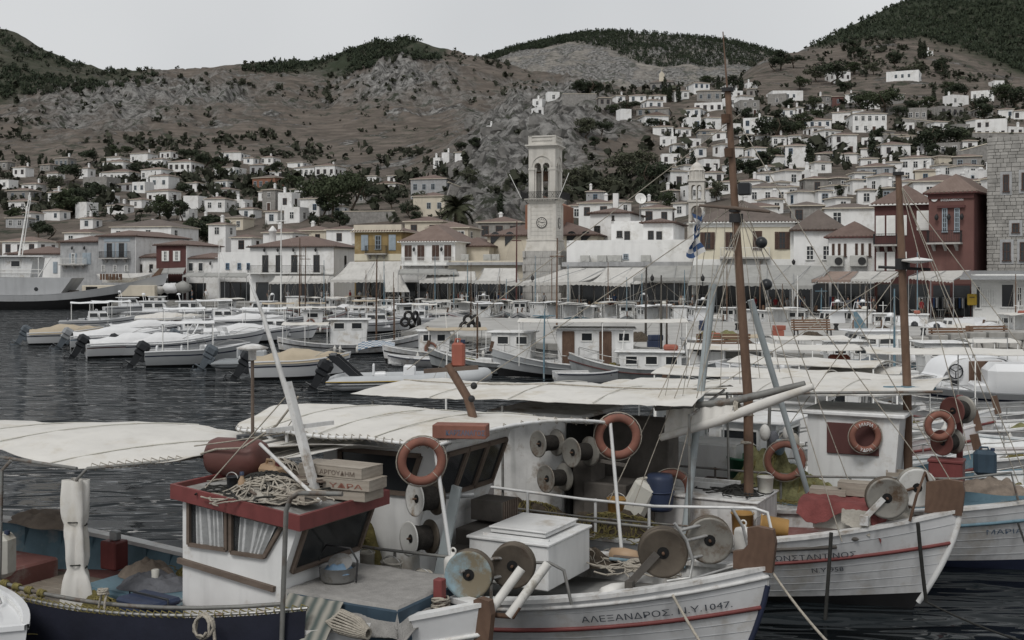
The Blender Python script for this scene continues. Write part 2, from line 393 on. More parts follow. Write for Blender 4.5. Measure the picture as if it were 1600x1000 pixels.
def put(name, me, parent=None, loc=None, rz=0):
    o = bpy.data.objects.new(name, me); COL.objects.link(o)
    if parent is not None: o.parent = parent
    if loc is not None: o.location = loc
    if rz: o.rotation_euler = (0, 0, rz)
    return o
AUTO = []
def tag(o, label=None, cat=None, group=None, kind=None, auto=None):
    if label: o['label'] = label
    if cat: o['category'] = cat
    if group: o['group'] = group
    if kind: o['kind'] = kind
    if auto is not None: AUTO.append((o, label, auto))
    return o
def thing(name, label, cat, loc=(0, 0, 0), rz=0, group=None, auto=None):
    return tag(put(name, None, None, loc, rz), label, cat, group, None, auto)
def P(x, y, Y): return Vector(((x - 800) / F * Y, Y, CH - (y - HY) / F * Y))      # photo pixel at depth Y -> world
def wl_depth(y): return CH * F / (y - HY)                                          # depth of a water-level pixel row
def N3(x, y, z=0.0): return noise.noise(Vector((x, y, z)))
def FBM(x, y, z=0.0, o=5): return noise.fractal(Vector((x, y, z)), 1.0, 2.0, o)
def heap(mb, c, rx, ry, h, seed=0, n=14, rough=0.35, freq=3.0, rz=0.0):
    ca, sa = math.cos(rz), math.sin(rz)
    def fn(u, v):
        a = 2 * math.pi * u; r = v
        q = 1 + 0.25 * N3(math.cos(a) * 1.3 + seed, math.sin(a) * 1.3, seed * 1.7)
        x, y = math.cos(a) * r * rx * q, math.sin(a) * r * ry * q
        z = h * (1 - r ** 2.2) * (1 + rough * 1.2 * N3(x * freq / max(rx, .1), y * freq / max(ry, .1), seed + 5)) + rough * h * 0.35 * abs(N3(x * 9, y * 9, seed))
        if v > 0.98: z = 0.0
        return (c[0] + x * ca - y * sa, c[1] + x * sa + y * ca, c[2] + z)
    mb.grid(fn, n * 2, n, 0)
def strands(mb, c, rx, ry, h, count, r=0.008, seed=0, L=9, step=0.09):
    rnd = random.Random(seed)
    for k in range(count):
        a = rnd.uniform(0, 6.28); q = math.sqrt(rnd.random()) * 0.85
        x, y = math.cos(a) * q * rx, math.sin(a) * q * ry; d = rnd.uniform(0, 6.28); pts = []
        for i in range(L):
            e = min(1.0, (x / rx) ** 2 + (y / ry) ** 2)
            pts.append((c[0] + x, c[1] + y, c[2] + h * (1 - e ** 1.1) + 0.02 + rnd.uniform(-.006, .02)))
            d += rnd.uniform(-.9, .9); x += math.cos(d) * step; y += math.sin(d) * step
        mb.tube(pts, r, 4, False)
def coil(mb, c, R0, turns, r=0.012, dz=0.012, seed=0, jit=0.02, rot=None):
    rnd = random.Random(seed); pts = []; c = Vector(c)
    for i in range(int(turns * 12)):
        a = i / 12 * 2 * math.pi; q = R0 * (1 + rnd.uniform(-1, 1) * 0.1 - 0.25 * ((i / 12) % 3) / 3)
        p = Vector((math.cos(a) * q, math.sin(a) * q, i / 12 * dz + rnd.uniform(0, jit)))
        pts.append((rot @ p if rot is not None else p) + c)
    mb.tube(pts, r, 5)
def sagline(p0, p1, sag=0.1, n=8):
    p0, p1 = Vector(p0), Vector(p1)
    return [p0.lerp(p1, i / n) - Vector((0, 0, sag * 4 * (i / n) * (1 - i / n))) for i in range(n + 1)]
_txt = {}
def text_geo(body, size=1.0, bold=0.0):
    cu = bpy.data.curves.new('lettering', 'FONT'); cu.body = body; cu.size = size; cu.offset = bold; cu.resolution_u = 2
    o = bpy.data.objects.new('lettering', cu); COL.objects.link(o)
    dg = bpy.context.evaluated_depsgraph_get(); me = o.evaluated_get(dg).to_mesh()
    vs = [(v.co.x, v.co.y) for v in me.vertices]; fs = [tuple(p.vertices) for p in me.polygons]
    o.evaluated_get(dg).to_mesh_clear(); bpy.data.objects.remove(o); bpy.data.curves.remove(cu)
    return vs, fs
# ------------------------------------------------------------------ terrain
def lerp_tab(tab, x):
    for (a, p), (b, q) in zip(tab, tab[1:]):
        if x <= b:
            t = max(0.0, (x - a) / (b - a)); return p + (q - p) * t
    return tab[-1][1]
FAC = [(-400, 208), (0, 190), (300, 178), (560, 158), (830, 140), (1080, 125), (1370, 112), (1600, 104), (2000, 92)]
def fac(x): return lerp_tab(FAC, x)        # depth of the waterfront facades at photo column x
COLS = {   # photo column: (depth, photo row of the ground there)
 -400: [(320, 350), (420, 290), (540, 250), (700, 150), (860, 55), (1150, 90)],
 0:    [(300, 345), (400, 292), (500, 248), (650, 175), (850, 52), (1150, 90)],
 70:   [(300, 345), (400, 292), (500, 247), (650, 180), (850, 78), (1150, 110)],
 150:  [(295, 347), (390, 300), (490, 245), (640, 190), (850, 110), (1150, 140)],
 250:  [(290, 347), (385, 300), (490, 243), (640, 190), (850, 125), (1150, 150)],
 400:  [(285, 347), (385, 300), (490, 248), (620, 195), (850, 104), (1150, 120)],
 500:  [(280, 342), (380, 300), (480, 262), (610, 205), (850, 100), (1150, 120)],
 630:  [(270, 342), (350, 300), (450, 262), (570, 215), (850, 66), (1150, 90)],
 700:  [(260, 350), (340, 300), (420, 250), (570, 203), (850, 86), (1150, 110)],
 760:  [(235, 372), (295, 305), (380, 238), (440, 208), (530, 222), (850, 100), (1150, 120)],
 830:  [(225, 380), (285, 300), (360, 228), (450, 168), (560, 195), (850, 122), (1150, 140)],
 900:  [(220, 375), (285, 295), (365, 228), (460, 158), (580, 185), (850, 140), (1150, 160)],
 980:  [(215, 370), (290, 288), (375, 218), (470, 152), (580, 175), (900, 165), (1150, 180)],
 1050: [(205, 352), (290, 285), (385, 212), (490, 142), (600, 165), (900, 165), (1150, 180)],
 1130: [(195, 345), (285, 278), (385, 208), (480, 152), (540, 132), (680, 150), (1150, 180)],
 1200: [(190, 338), (280, 268), (390, 200), (480, 152), (560, 120), (690, 90), (820, 110), (1150, 150)],
 1300: [(185, 332), (265, 275), (345, 225), (430, 182), (520, 137), (600, 105), (770, 58), (1150, 70)],
 1400: [(178, 328), (258, 275), (340, 230), (430, 185), (520, 140), (600, 100), (820, 8), (1150, 20)],
 1500: [(172, 320), (255, 270), (340, 226), (430, 182), (520, 145), (600, 110), (700, 60), (880, -40), (1150, -30)],
 1600: [(165, 312), (250, 262), (340, 220), (430, 180), (520, 148), (610, 118), (720, 60), (920, -70), (1150, -60)],
 2000: [(160, 300), (250, 250), (350, 205), (450, 160), (560, 120), (700, 50), (920, -110), (1150, -100)]}
cx_ = sorted(COLS)
PX = np.arange(-350, 1951, 6.0)
YS = np.geomspace(85, 1150, 400)
def rocky(x, y):
    g = lambda a, b, sx, sy, k: k * math.exp(-((x - a) / sx) ** 2 - ((y - b) / sy) ** 2)
    return min(1.0, g(800, 260, 95, 85, 1.2) + g(900, 190, 90, 50, 0.8) + g(620, 140, 90, 35, 0.9) + g(130, 180, 130, 45, 0.7) + g(330, 165, 130, 35, 0.7) + g(760, 330, 60, 50, .7))
cols = []
for c in cx_:
    pts = COLS[c]; y0 = fac(c) + 24
    yy = [60, y0 - 40, y0 - 16, y0] + [p[0] for p in pts]
    zz = [-4, -4, 0.7, 1.6] + [CH + (HY - p[1]) / F * p[0] for p in pts]
    cols.append(np.interp(YS, yy, zz))
cols = np.array(cols)
ZG = np.array([[0.0] * len(YS)] * len(PX))
for j in range(len(YS)): ZG[:, j] = np.interp(PX, cx_, cols[:, j])
for _ in range(3):       # soften the creases of the control net across and along the slope
    ZG[2:-2] = (ZG[:-4] + ZG[1:-3] + ZG[2:-2] * 2 + ZG[3:-1] + ZG[4:]) / 6
    k = np.searchsorted(YS, 240); ZG[:, k:-1] = (ZG[:, k - 1:-2] + 2 * ZG[:, k:-1] + ZG[:, k + 1:]) / 4
RK, WD = np.zeros_like(ZG), np.zeros_like(ZG)
def wooded(x, y):
    b = lambda a, c, s: max(0.0, min(1.0, min(a, c) / s + .5))
    r = b(x - 1250, lerp_tab([(1250, 70), (1290, 74), (1350, 66), (1440, 62), (1500, 78), (1560, 98), (1600, 116), (1900, 150)], x) - y, 14) if x > 1230 else 0
    c = b(y - 40, lerp_tab([(330, 100), (370, 116), (440, 120), (520, 124), (610, 106), (690, 98), (720, 60)], x) - y, 12) if 340 < x < 715 else 0
    f = b(y, lerp_tab([(-400, 190), (0, 165), (60, 150), (130, 150), (250, 134), (300, 110)], x) - y, 14) if x < 300 else 0
    return max(r, c, f * .75)
for i, px in enumerate(PX):
    y0 = fac(px) + 30
    for j, Y in enumerate(YS):
        if Y < y0: continue
        X = (px - 800) / F * Y; z = ZG[i, j]; yp = HY - (z - CH) * F / Y
        q = min(1.0, (Y - y0) / 60); rk = rocky(px, yp)
        hi = max(0.0, min(1.0, (235 - yp) / 60)) * (1 if px < 1150 else 0.45)
        n = FBM(X * 0.013, Y * 0.013, 1.7, 6) * (1.2 + 5.5 * hi) + noise.ridged_multi_fractal(Vector((X * 0.035, Y * 0.028, z * 0.02)), 0.9, 2.1, 5, 1.0, 2.0) * (6.5 * rk * max(1, Y / 400) + 0.8 * hi) - 5.5 * rk + noise.ridged_multi_fractal(Vector((X * .11, Y * .07, z * .05)), .8, 2.2, 4, 1.0, 2.0) * (2.4 * rk * max(1, Y / 450) + .35 * hi)
        RK[i, j] = rk; WD[i, j] = wooded(px, yp)
        ZG[i, j] = z + q * n
ZL = ZG.tolist(); _lg = math.log(1150 / 85) / 399; _ys = YS.tolist()
def ground(X, Y):
    px = 800 + X * F / Y
    fi = min(max((px + 350) / 6.0, 0), len(ZL) - 1.001); i = int(fi); a = fi - i
    j = min(max(int(math.log(max(Y, 85.0) / 85) / _lg), 0), 398); b = min(max((Y - _ys[j]) / (_ys[j + 1] - _ys[j]), 0), 1)
    p, q = ZL[i], ZL[i + 1]
    return (p[j] * (1 - a) + q[j] * a) * (1 - b) + (p[j + 1] * (1 - a) + q[j + 1] * a) * b
def hit(px, py, ymin=None):
    Y = ymin or fac(px) + 24
    while Y < 1100:
        X = (px - 800) / F * Y; z = CH - (py - HY) / F * Y
        g = ground(X, Y)
        if g >= z: return Vector((X, Y, g))
        Y += 2.0 if Y < 500 else 4.0
    return None
def fan_mesh(name, PX, YS, ZG, mt):
    nx, ny = len(PX), len(YS)
    X = ((PX[:, None] - 800) / F * YS[None, :]); Yg = np.repeat(YS[None, :], nx, 0)
    co = np.stack([X, Yg, ZG], -1).reshape(-1, 3)
    ii, jj = np.meshgrid(np.arange(nx - 1), np.arange(ny - 1), indexing='ij')
    a = (ii * ny + jj).ravel(); q = np.stack([a, a + ny, a + ny + 1, a + 1], 1)
    return np_mesh(name, co, q, mt)
def np_mesh(name, co, faces, mt, smooth=True):
    me = bpy.data.meshes.new(name); k = faces.shape[1]
    me.vertices.add(len(co)); me.vertices.foreach_set('co', np.asarray(co, np.float32).ravel())
    me.loops.add(faces.size); me.loops.foreach_set('vertex_index', faces.astype(np.int32).ravel())
    me.polygons.add(len(faces)); me.polygons.foreach_set('loop_start', np.arange(0, faces.size, k, dtype=np.int32))
    me.polygons.foreach_set('use_smooth', np.full(len(faces), smooth))
    me.materials.append(MATS[mt]); me.update(calc_edges=True); return me

def terrain_mat(name, soil, rock, rock2, scrub, bare=0.0):
    m = bpy.data.materials.new(name); m.use_nodes = True; MATS[name] = m
    n, l = m.node_tree.nodes, m.node_tree.links
    b = n['Principled BSDF']; b.inputs['Roughness'].default_value = 0.97; b.inputs['Specular IOR Level'].default_value = 0.1
    tc = n.new('ShaderNodeTexCoord'); ge = n.new('ShaderNodeNewGeometry')
    def nz(sc, det=8, ro=0.65, ty='n'):
        t = n.new('ShaderNodeTexNoise'); t.inputs['Scale'].default_value = sc; t.inputs['Detail'].default_value = det; t.inputs['Roughness'].default_value = ro
        l.new(tc.outputs['Object'], t.inputs['Vector']); return t.outputs[0]
    def ramp(v, lo, hi, a=0.0, c=1.0):
        r = n.new('ShaderNodeMapRange'); r.inputs['From Min'].default_value = lo; r.inputs['From Max'].default_value = hi; r.inputs['To Min'].default_value = a; r.inputs['To Max'].default_value = c
        l.new(v, r.inputs['Value']); return r.outputs[0]
    def mix(f, A, B):
        x = n.new('ShaderNodeMix'); x.data_type = 'RGBA'
        l.new(f, x.inputs[0])
        for k, c in ((6, A), (7, B)):
            if isinstance(c, tuple): x.inputs[k].default_value = (*c, 1)
            else: l.new(c, x.inputs[k])
        return x.outputs[2]
    def mul(a, bb):
        q = n.new('ShaderNodeMath'); q.operation = 'MULTIPLY'; l.new(a, q.inputs[0]); l.new(bb, q.inputs[1]); return q.outputs[0]
    sp = n.new('ShaderNodeSeparateXYZ'); l.new(ge.outputs['Normal'], sp.inputs[0])
    steep = ramp(sp.outputs[2], 0.86 + 0.1 * bare, 0.55 + 0.1 * bare)
    mp = n.new('ShaderNodeMapping'); mp.inputs['Scale'].default_value = (0.09, 0.09, 0.6); l.new(tc.outputs['Object'], mp.inputs['Vector'])
    st = n.new('ShaderNodeTexNoise'); st.inputs['Scale'].default_value = 1.0; st.inputs['Detail'].default_value = 6; l.new(mp.outputs[0], st.inputs['Vector'])
    so = mix(ramp(nz(0.05), 0.35, 0.65), soil, tuple(c * 0.68 for c in soil))
    so = mix(ramp(st.outputs[0], 0.45, 0.65), so, tuple(c * 1.25 for c in soil))
    ro = mix(ramp(nz(0.22, 10, 0.75), 0.35, 0.66), rock, rock2)
    rm = n.new('ShaderNodeMath'); rm.operation = 'MAXIMUM'
    l.new(steep, rm.inputs[0]); l.new(ramp(nz(0.035, 9, 0.7), 0.57 - 0.2 * bare, 0.63 - 0.2 * bare), rm.inputs[1])
    at = n.new('ShaderNodeAttribute'); at.attribute_name = 'rock'; aw = n.new('ShaderNodeAttribute'); aw.attribute_name = 'wood'
    vm = n.new('ShaderNodeMapping'); vm.inputs['Scale'].default_value = (.3, .3, .07); l.new(tc.outputs['Object'], vm.inputs['Vector'])
    vn = n.new('ShaderNodeTexNoise'); vn.inputs['Scale'].default_value = 1; vn.inputs['Detail'].default_value = 9; vn.inputs['Roughness'].default_value = .75; l.new(vm.outputs[0], vn.inputs['Vector'])
    ro = mix(ramp(vn.outputs[0], .42, .56), tuple(q * .35 for q in rock2), ro)
    rn = n.new('ShaderNodeMath'); rn.operation = 'MULTIPLY_ADD'; rn.inputs[1].default_value = 1.9; l.new(at.outputs['Fac'], rn.inputs[0]); l.new(ramp(nz(.04, 9, .7), .35, .65, -1.1, .25), rn.inputs[2])
    r2 = n.new('ShaderNodeMath'); r2.operation = 'MAXIMUM'; r2.use_clamp = True; l.new(rm.outputs[0], r2.inputs[0]); l.new(rn.outputs[0], r2.inputs[1]); rm = r2
    c = mix(rm.outputs[0], so, ro)
    sc = mul(ramp(nz(0.16, 6, 0.7), 0.52, 0.6), ramp(nz(0.02, 4), 0.40, 0.6))
    c = mix(sc, c, scrub)
    wq = mul(aw.outputs['Fac'], ramp(nz(.06, 8, .7), .3, .5, .3, 1)); c = mix(wq, c, (.034, .042, .027))
    l.new(c, b.inputs['Base Color'])
    bp = n.new('ShaderNodeBump'); bp.inputs['Strength'].default_value = 0.9; bp.inputs['Distance'].default_value = 2.5
    l.new(mul(nz(0.25, 10, 0.75), ramp(rm.outputs[0], 0, 1, .35, 1)), bp.inputs['Height']); l.new(bp.outputs[0], b.inputs['Normal'])
terrain_mat('hill_ground', (0.116, 0.099, 0.085), (0.34, 0.333, 0.32), (0.165, 0.161, 0.153), (0.042, 0.047, 0.034))
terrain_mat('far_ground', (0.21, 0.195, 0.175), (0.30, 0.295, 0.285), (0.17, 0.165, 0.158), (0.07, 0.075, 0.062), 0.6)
hm = fan_mesh('hill', PX, YS, ZG, 'hill_ground')
for k, v in (('rock', RK), ('wood', WD)): hm.attributes.new(k, 'FLOAT', 'POINT').data.foreach_set('value', v.astype(np.float32).ravel())
tag(put('hill', hm), kind='structure')
SIL = [(500, 170), (650, 140), (740, 96), (800, 76), (840, 66), (900, 54), (950, 49), (1000, 52), (1060, 57), (1130, 63), (1200, 80), (1260, 96), (1400, 130), (1600, 160)]
PX2 = np.arange(480, 1500, 6.0); YS2 = np.linspace(1180, 1600, 60); ZG2 = np.zeros((len(PX2), len(YS2)))
for i, px in enumerate(PX2):
    top = lerp_tab(SIL, px)
    for j, Y in enumerate(YS2):
        t = (Y - 1180) / 320; yp = top + max(0, 1 - t) ** 1.3 * (215 - top) if t < 1 else top + (t - 1) * 90
        X = (px - 800) / F * Y; k = max(0, min(1, (1 - t) * 4))
        ZG2[i, j] = CH + (HY - yp) / F * Y + k * (FBM(X * .008, Y * .008, 3, 6) * 9 + noise.ridged_multi_fractal(Vector((X * .016, Y * .012, 5)), .9, 2.1, 5, 1, 2) * 5)
tag(put('far_hill', fan_mesh('far_hill', PX2, YS2, ZG2, 'far_ground')), kind='structure')

# ------------------------------------------------------------------ water
wm_ = bpy.data.materials.new('water'); wm_.use_nodes = True; MATS['water'] = wm_
n, l = wm_.node_tree.nodes, wm_.node_tree.links
b = n['Principled BSDF']; b.inputs['Base Color'].default_value = (0.010, 0.013, 0.015, 1); b.inputs['Roughness'].default_value = 0.06; b.inputs['IOR'].default_value = 1.33
tc = n.new('ShaderNodeTexCoord')
def wnoise(sx, sy, det, dist):
    mp = n.new('ShaderNodeMapping'); mp.inputs['Scale'].default_value = (sx, sy, 1); mp.inputs['Rotation'].default_value = (0, 0, R(12)); l.new(tc.outputs['Object'], mp.inputs['Vector'])
    t = n.new('ShaderNodeTexNoise'); t.inputs['Scale'].default_value = 1; t.inputs['Detail'].default_value = det; t.inputs['Distortion'].default_value = dist; l.new(mp.outputs[0], t.inputs['Vector']); return t.outputs[0]
h1, h2 = wnoise(0.42, 1.35, 2, 0.5), wnoise(0.13, 0.35, 2, 0.4)
ad = n.new('ShaderNodeMath'); ad.operation = 'MULTIPLY_ADD'; ad.inputs[1].default_value = 1.6; l.new(h2, ad.inputs[0]); l.new(h1, ad.inputs[2])
bp = n.new('ShaderNodeBump'); bp.inputs['Strength'].default_value = 1.0; bp.inputs['Distance'].default_value = 1.1
l.new(ad.outputs[0], bp.inputs['Height']); l.new(bp.outputs[0], b.inputs['Normal'])
mb = MB(); mb.grid(lambda u, v: (-420 + 840 * u, -80 + 420 * v, 0), 8, 8)
tag(mb.build('water', 'water'), kind='structure')

# ------------------------------------------------------------------ quay, pier
def qline(off): return [((x - 800) / F * (y + off), y + off) for x, y in FAC]
ed, bk = qline(-13), qline(34)
mb = MB()
for (a, b_, c, d) in zip(ed, ed[1:], bk[1:], bk):
    q = [a, b_, c, d]
    mb.add([(p[0], p[1], 1.2) for p in q] + [(a[0], a[1], -3), (b_[0], b_[1], -3)], [(0, 1, 2, 3)], mi=0)
quay = tag(mb.build('quay_pavement', 'paving'), kind='structure')
bs = MB(); bs.box((0, 0, 0), (1, 1, 1), b=0.02); blk = bs.data('stone_block', 'quay_stone')
rnd = random.Random(3)
for (a, b_) in zip(ed, ed[1:]):            # the quay face: courses of stone blocks
    a, b_ = Vector(a), Vector(b_); L = (b_ - a).length; k = max(2, int(L / 2.6)); dr = (b_ - a) / L; rz = math.atan2(dr.y, dr.x)
    for c in range(2):
        for i in range(k):
            p = a + dr * L * (i + 0.5) / k
            o = put('stone_block', blk, quay, (p.x, p.y - rnd.uniform(0, .05), 0.92 - 0.72 * c), rz); o.scale = (L / k - 0.04, 1.0, 0.68)
# concrete mole that crosses the basin
def pz(x, y, z): 
    Y = (CH - z) * F / (y - HY); return Vector(((x - 800) / F * Y, Y, z))
ring = [pz(632, 518, 1.1), pz(860, 538, 1.1), pz(1120, 550, 1.1), pz(1330, 556, 1.1), pz(1480, 552, 1.1), pz(1700, 560, 1.1), pz(1760, 506, 1.1), pz(1450, 502, 1.1), pz(1200, 503, 1.1), pz(900, 500, 1.1), pz(690, 494, 1.1)]
mb = MB(); k = len(ring)
mb.add([tuple(p) for p in ring] + [(p.x, p.y, -3) for p in ring], [tuple(range(k))] + [(i, i + k, (i + 1) % k + k, (i + 1) % k) for i in range(k)])
pier = tag(mb.build('pier', 'concrete'), kind='structure')
kb = MB(); kb.box((0, 0, 0), (1, 1, 1), b=0.03); kme = kb.data('kerb_block', 'quay_stone')
for i in range(6):
    a, b_ = ring[i], ring[i + 1]; L = (b_ - a).length; kk = max(1, int(L / 1.7)); rz = math.atan2(b_.y - a.y, b_.x - a.x)
    for q in range(kk):
        p = a.lerp(b_, (q + .5) / kk); o = put('kerb_block', kme, pier, (p.x, p.y + .1, 0.97 + rnd.uniform(-.03, .03)), rz + rnd.uniform(-.02, .02)); o.scale = (L / kk - .05, .6, .36)

# ------------------------------------------------------------------ vegetation kit
def leaf_mat(name, c, c2):
    m = mat(name, c, 0.9, 0.35, 0.7, spec=0.15)
    nt = m.node_tree; n, l = nt.nodes, nt.links; b = n['Principled BSDF']
    oi = n.new('ShaderNodeNewGeometry'); mx = n.new('ShaderNodeMix'); mx.data_type = 'RGBA'
    src = b.inputs['Base Color'].links[0].from_socket
    l.new(oi.outputs['Random Per Island'], mx.inputs[0]); l.new(src, mx.inputs[6]); mx.inputs[7].default_value = (*c2, 1)
    l.new(mx.outputs[2], b.inputs['Base Color']); return m
leaf_mat('leaf_dark', (0.028, 0.036, 0.024), (0.045, 0.055, 0.034))
leaf_mat('leaf_mid', (0.04, 0.052, 0.03), (0.062, 0.075, 0.042))
leaf_mat('leaf_olive', (0.062, 0.068, 0.046), (0.085, 0.09, 0.06))
leaf_mat('leaf_pine', (0.028, 0.038, 0.026), (0.045, 0.056, 0.034))
leaf_mat('leaf_scrub', (0.034, 0.039, 0.027), (0.06, 0.063, 0.045))
leaf_mat('leaf_palm', (0.05, 0.055, 0.035), (0.075, 0.08, 0.05))
def leaf_cloud(n, clumps, leaf, seed, flat=0.0):
    rg = np.random.default_rng(seed); co, fs = [], []
    wsum = np.array([c[1][0] * c[1][1] * c[1][2] for c in clumps]) ** 0.67; wsum /= wsum.sum()
    ks = rg.choice(len(clumps), n, p=wsum)
    d = rg.normal(size=(n, 3)); d /= np.linalg.norm(d, axis=1)[:, None]
    rad = 0.55 + 0.5 * rg.random(n) ** 0.6
    C = np.array([clumps[k][0] for k in ks]); RR = np.array([clumps[k][1] for k in ks])
    p = C + d * rad[:, None] * RR
    nrm = d + rg.normal(size=(n, 3)) * 0.7; nrm /= np.linalg.norm(nrm, axis=1)[:, None]
    t = np.cross(nrm, rg.normal(size=(n, 3))); t /= np.linalg.norm(t, axis=1)[:, None]; bt = np.cross(nrm, t)
    s = leaf * (0.6 + 0.8 * rg.random(n))[:, None]
    co = np.stack([p - t * s, p + bt * s * .55, p + t * s, p - bt * s * .55], 1).reshape(-1, 3)
    f = np.arange(4 * n).reshape(-1, 4)
    return co, f
def trunk_mesh(h, r, limbs, seed):
    rnd = random.Random(seed); mb = MB()
    top = Vector((rnd.uniform(-.3, .3), rnd.uniform(-.3, .3), h * 0.62))
    mb.tube([(0, 0, -1), (0, 0, 0.1), top * 0.5 + Vector((.1, 0, 0)), top], [r * 1.3, r, r * .75, r * .5], 7)
    for k in range(limbs):
        a = 6.28 * k / limbs + rnd.uniform(-.4, .4); q = rnd.uniform(.35, .95); s = top * q; e = s + Vector((math.cos(a), math.sin(a), rnd.uniform(.5, 1.1))) * h * rnd.uniform(.2, .32)
        mb.tube([s, s.lerp(e, .5) + Vector((0, 0, .1)), e], [r * .45, r * .3, r * .12], 5)
    return mb.data('trunk', 'bark')
def broad(seed, leaf='leaf_dark', n=1500, wide=1.0):
    rnd = random.Random(seed); cl = []
    for k in range(11):
        a = rnd.uniform(0, 6.28); q = rnd.uniform(.1, .95) ** .7; z = rnd.uniform(.38, .9)
        w = (1 - abs(z - .6) * 1.1)
        s = rnd.uniform(.13, .22)
        cl.append(((math.cos(a) * q * .38 * w * wide, math.sin(a) * q * .38 * w * wide, z), (s * wide, s * wide, s * .75)))
    co, f = leaf_cloud(n, cl, 0.04, seed)
    return np_mesh('crown', co, f, leaf, False), trunk_mesh(1, 0.035, 5, seed)
def cypress(seed):
    rnd = random.Random(seed)
    cl = [((rnd.uniform(-.02, .02), rnd.uniform(-.02, .02), .1 + .085 * k), (r, r, .075)) for k, r in enumerate([.075, .095, .105, .108, .105, .1, .09, .075, .058, .036])]
    co, f = leaf_cloud(900, cl, 0.028, seed)
    return np_mesh('crown', co, f, 'leaf_dark', False), trunk_mesh(.4, .02, 0, seed)
def conifer(seed):
    rnd = random.Random(seed); cl = []
    for k in range(9):
        z = .16 + .09 * k; r = (1 - z) * .36 + .03
        for q in range(max(2, 6 - k // 2)):
            a = rnd.uniform(0, 6.28); cl.append(((math.cos(a) * r * .6, math.sin(a) * r * .6, z), (r * .5, r * .5, .028)))
    co, f = leaf_cloud(800, cl, 0.026, seed)
    return np_mesh('crown', co, f, 'leaf_pine', False), trunk_mesh(1.3, .025, 0, seed)
TREES = {'broad': [broad(s, l_, 1500, w) for s, l_, w in ((1, 'leaf_dark', 1.0), (2, 'leaf_dark', 1.25), (3, 'leaf_mid', 1.1), (4, 'leaf_mid', 1.35), (5, 'leaf_olive', 1.15))],
         'cypress': [cypress(11), cypress(12)], 'conifer': [conifer(21), conifer(22)]}
def tree(kind, var, loc, h, wide=1.0, name=None, label=None, auto=None, group='trees among the hillside houses'):
    cr, tr = TREES[kind][var % len(TREES[kind])]
    t = thing(name or {'broad': 'leafy_tree', 'cypress': 'cypress_tree', 'conifer': 'conifer_tree'}[kind], label, 'tree', loc, random.uniform(0, 6.28), group, auto)
    t.scale = (h * wide, h * wide, h)
    put('crown', cr, t); put('trunk', tr, t); return t

# scrub and far pine woods: uncountable, one object each
def poly_in(x, y, poly):
    c = False
    for (a, b), (d, e) in zip(poly, poly[1:] + poly[:1]):
        if (b > y) != (e > y) and x < (d - a) * (y - b) / (e - b) + a: c = not c
    return c
def stuff_cloud(name, label, cat, pts, mt, leaf, per, seed):
    rg = np.random.default_rng(seed); protos = []
    for k in range(5):
        cl = [((rg.uniform(-.4, .4), rg.uniform(-.4, .4), rg.uniform(.25, .8)), (.5, .5, .36)) for _ in range(4)]
        protos.append(leaf_cloud(per, cl, leaf, seed + k)[0])
    out = []
    for q, (p, r, h) in enumerate(pts):
        a = rg.uniform(0, 6.28); pr = protos[q % 5]; ca, sa = math.cos(a), math.sin(a)
        out.append(np.stack([(pr[:, 0] * ca - pr[:, 1] * sa) * r + p[0], (pr[:, 0] * sa + pr[:, 1] * ca) * r + p[1], pr[:, 2] * h + p[2]], 1))
    co = np.concatenate(out); f = np.arange(len(co)).reshape(-1, 4)
    tag(put(name, np_mesh(name, co, f, mt, False)), label, cat, kind='stuff')
rnd = random.Random(5)
woods = [[(1255, 76), (1330, 40), (1420, -5), (1600, -60), (1850, -90), (1850, 150), (1600, 118), (1560, 98), (1500, 78), (1440, 62), (1350, 68), (1290, 76)],
         [(370, 112), (430, 100), (520, 92), (600, 62), (640, 55), (700, 80), (690, 96), (610, 104), (520, 122), (440, 118)],
         [(-60, 40), (0, 48), (60, 85), (150, 108), (250, 122), (240, 134), (130, 150), (60, 150), (-60, 170)]]
pts = []
for w, cnt, dens in ((woods[0], 9000, 1), (woods[1], 2600, .8), (woods[2], 1800, .55)):
    xs, ys = [p[0] for p in w], [p[1] for p in w]; k = 0
    while k < cnt:
        x, y = rnd.uniform(min(xs), max(xs)), rnd.uniform(min(ys), max(ys)); k += 1
        if not poly_in(x, y, w): continue
        p = hit(x, y, 480)
        if p is None: continue
        if N3(p.x * .02, p.y * .02) < -.35 - (.3 if dens == 1 else -.25): continue
        s = rnd.uniform(1.5, 2.7); pts.append((p, s, s * rnd.uniform(1.3, 1.8)))
stuff_cloud('pine_wood', 'dark green pine wood covering the hilltops', 'wood', pts, 'leaf_pine', 0.27, 20, 100)
pts = []
for px in np.arange(700, 1300, 2.2):
    top = lerp_tab(SIL, px); dep = 15 + 26 * max(0, min(1, (px - 880) / 120)) if px < 1100 else 38
    for k in range(20):
        t = rnd.random(); Yq = 1500 - t * 130 * dep / 40; j = int(np.searchsorted(YS2, Yq)); i = int((px - 480) / 6)
        s = rnd.uniform(1.8, 3.3); pts.append((((px - 800) / F * Yq + rnd.uniform(-3, 3), Yq, ZG2[i, min(j, 59)] - 1), s, s * 1.7))
stuff_cloud('far_pine_wood', 'dark pine wood along the crest of the far hill', 'wood', pts, 'leaf_pine', 0.3, 14, 200)
pts = []
for k in range(12500):
    x, y = rnd.uniform(-60, 1660), rnd.uniform(60, 350)
    p = hit(x, y)
    if p is None: continue
    d = FBM(p.x * .018, p.y * .018, 4, 4)
    if y > 250 and p.y < 260: continue
    if d < .08 and rnd.random() < .88: continue
    if rocky(x, y) > .4 and rnd.random() < .75: continue
    if 430 < x < 860 and 165 < y < 235 and rnd.random() < .85: continue
    s = (rnd.uniform(.35, 1.1) + (rnd.random() < .12) * .8) * (1 + p.y / 900) * (1.35 if y > 215 else 1); pts.append((p, s, s * rnd.uniform(.9, 1.6)))
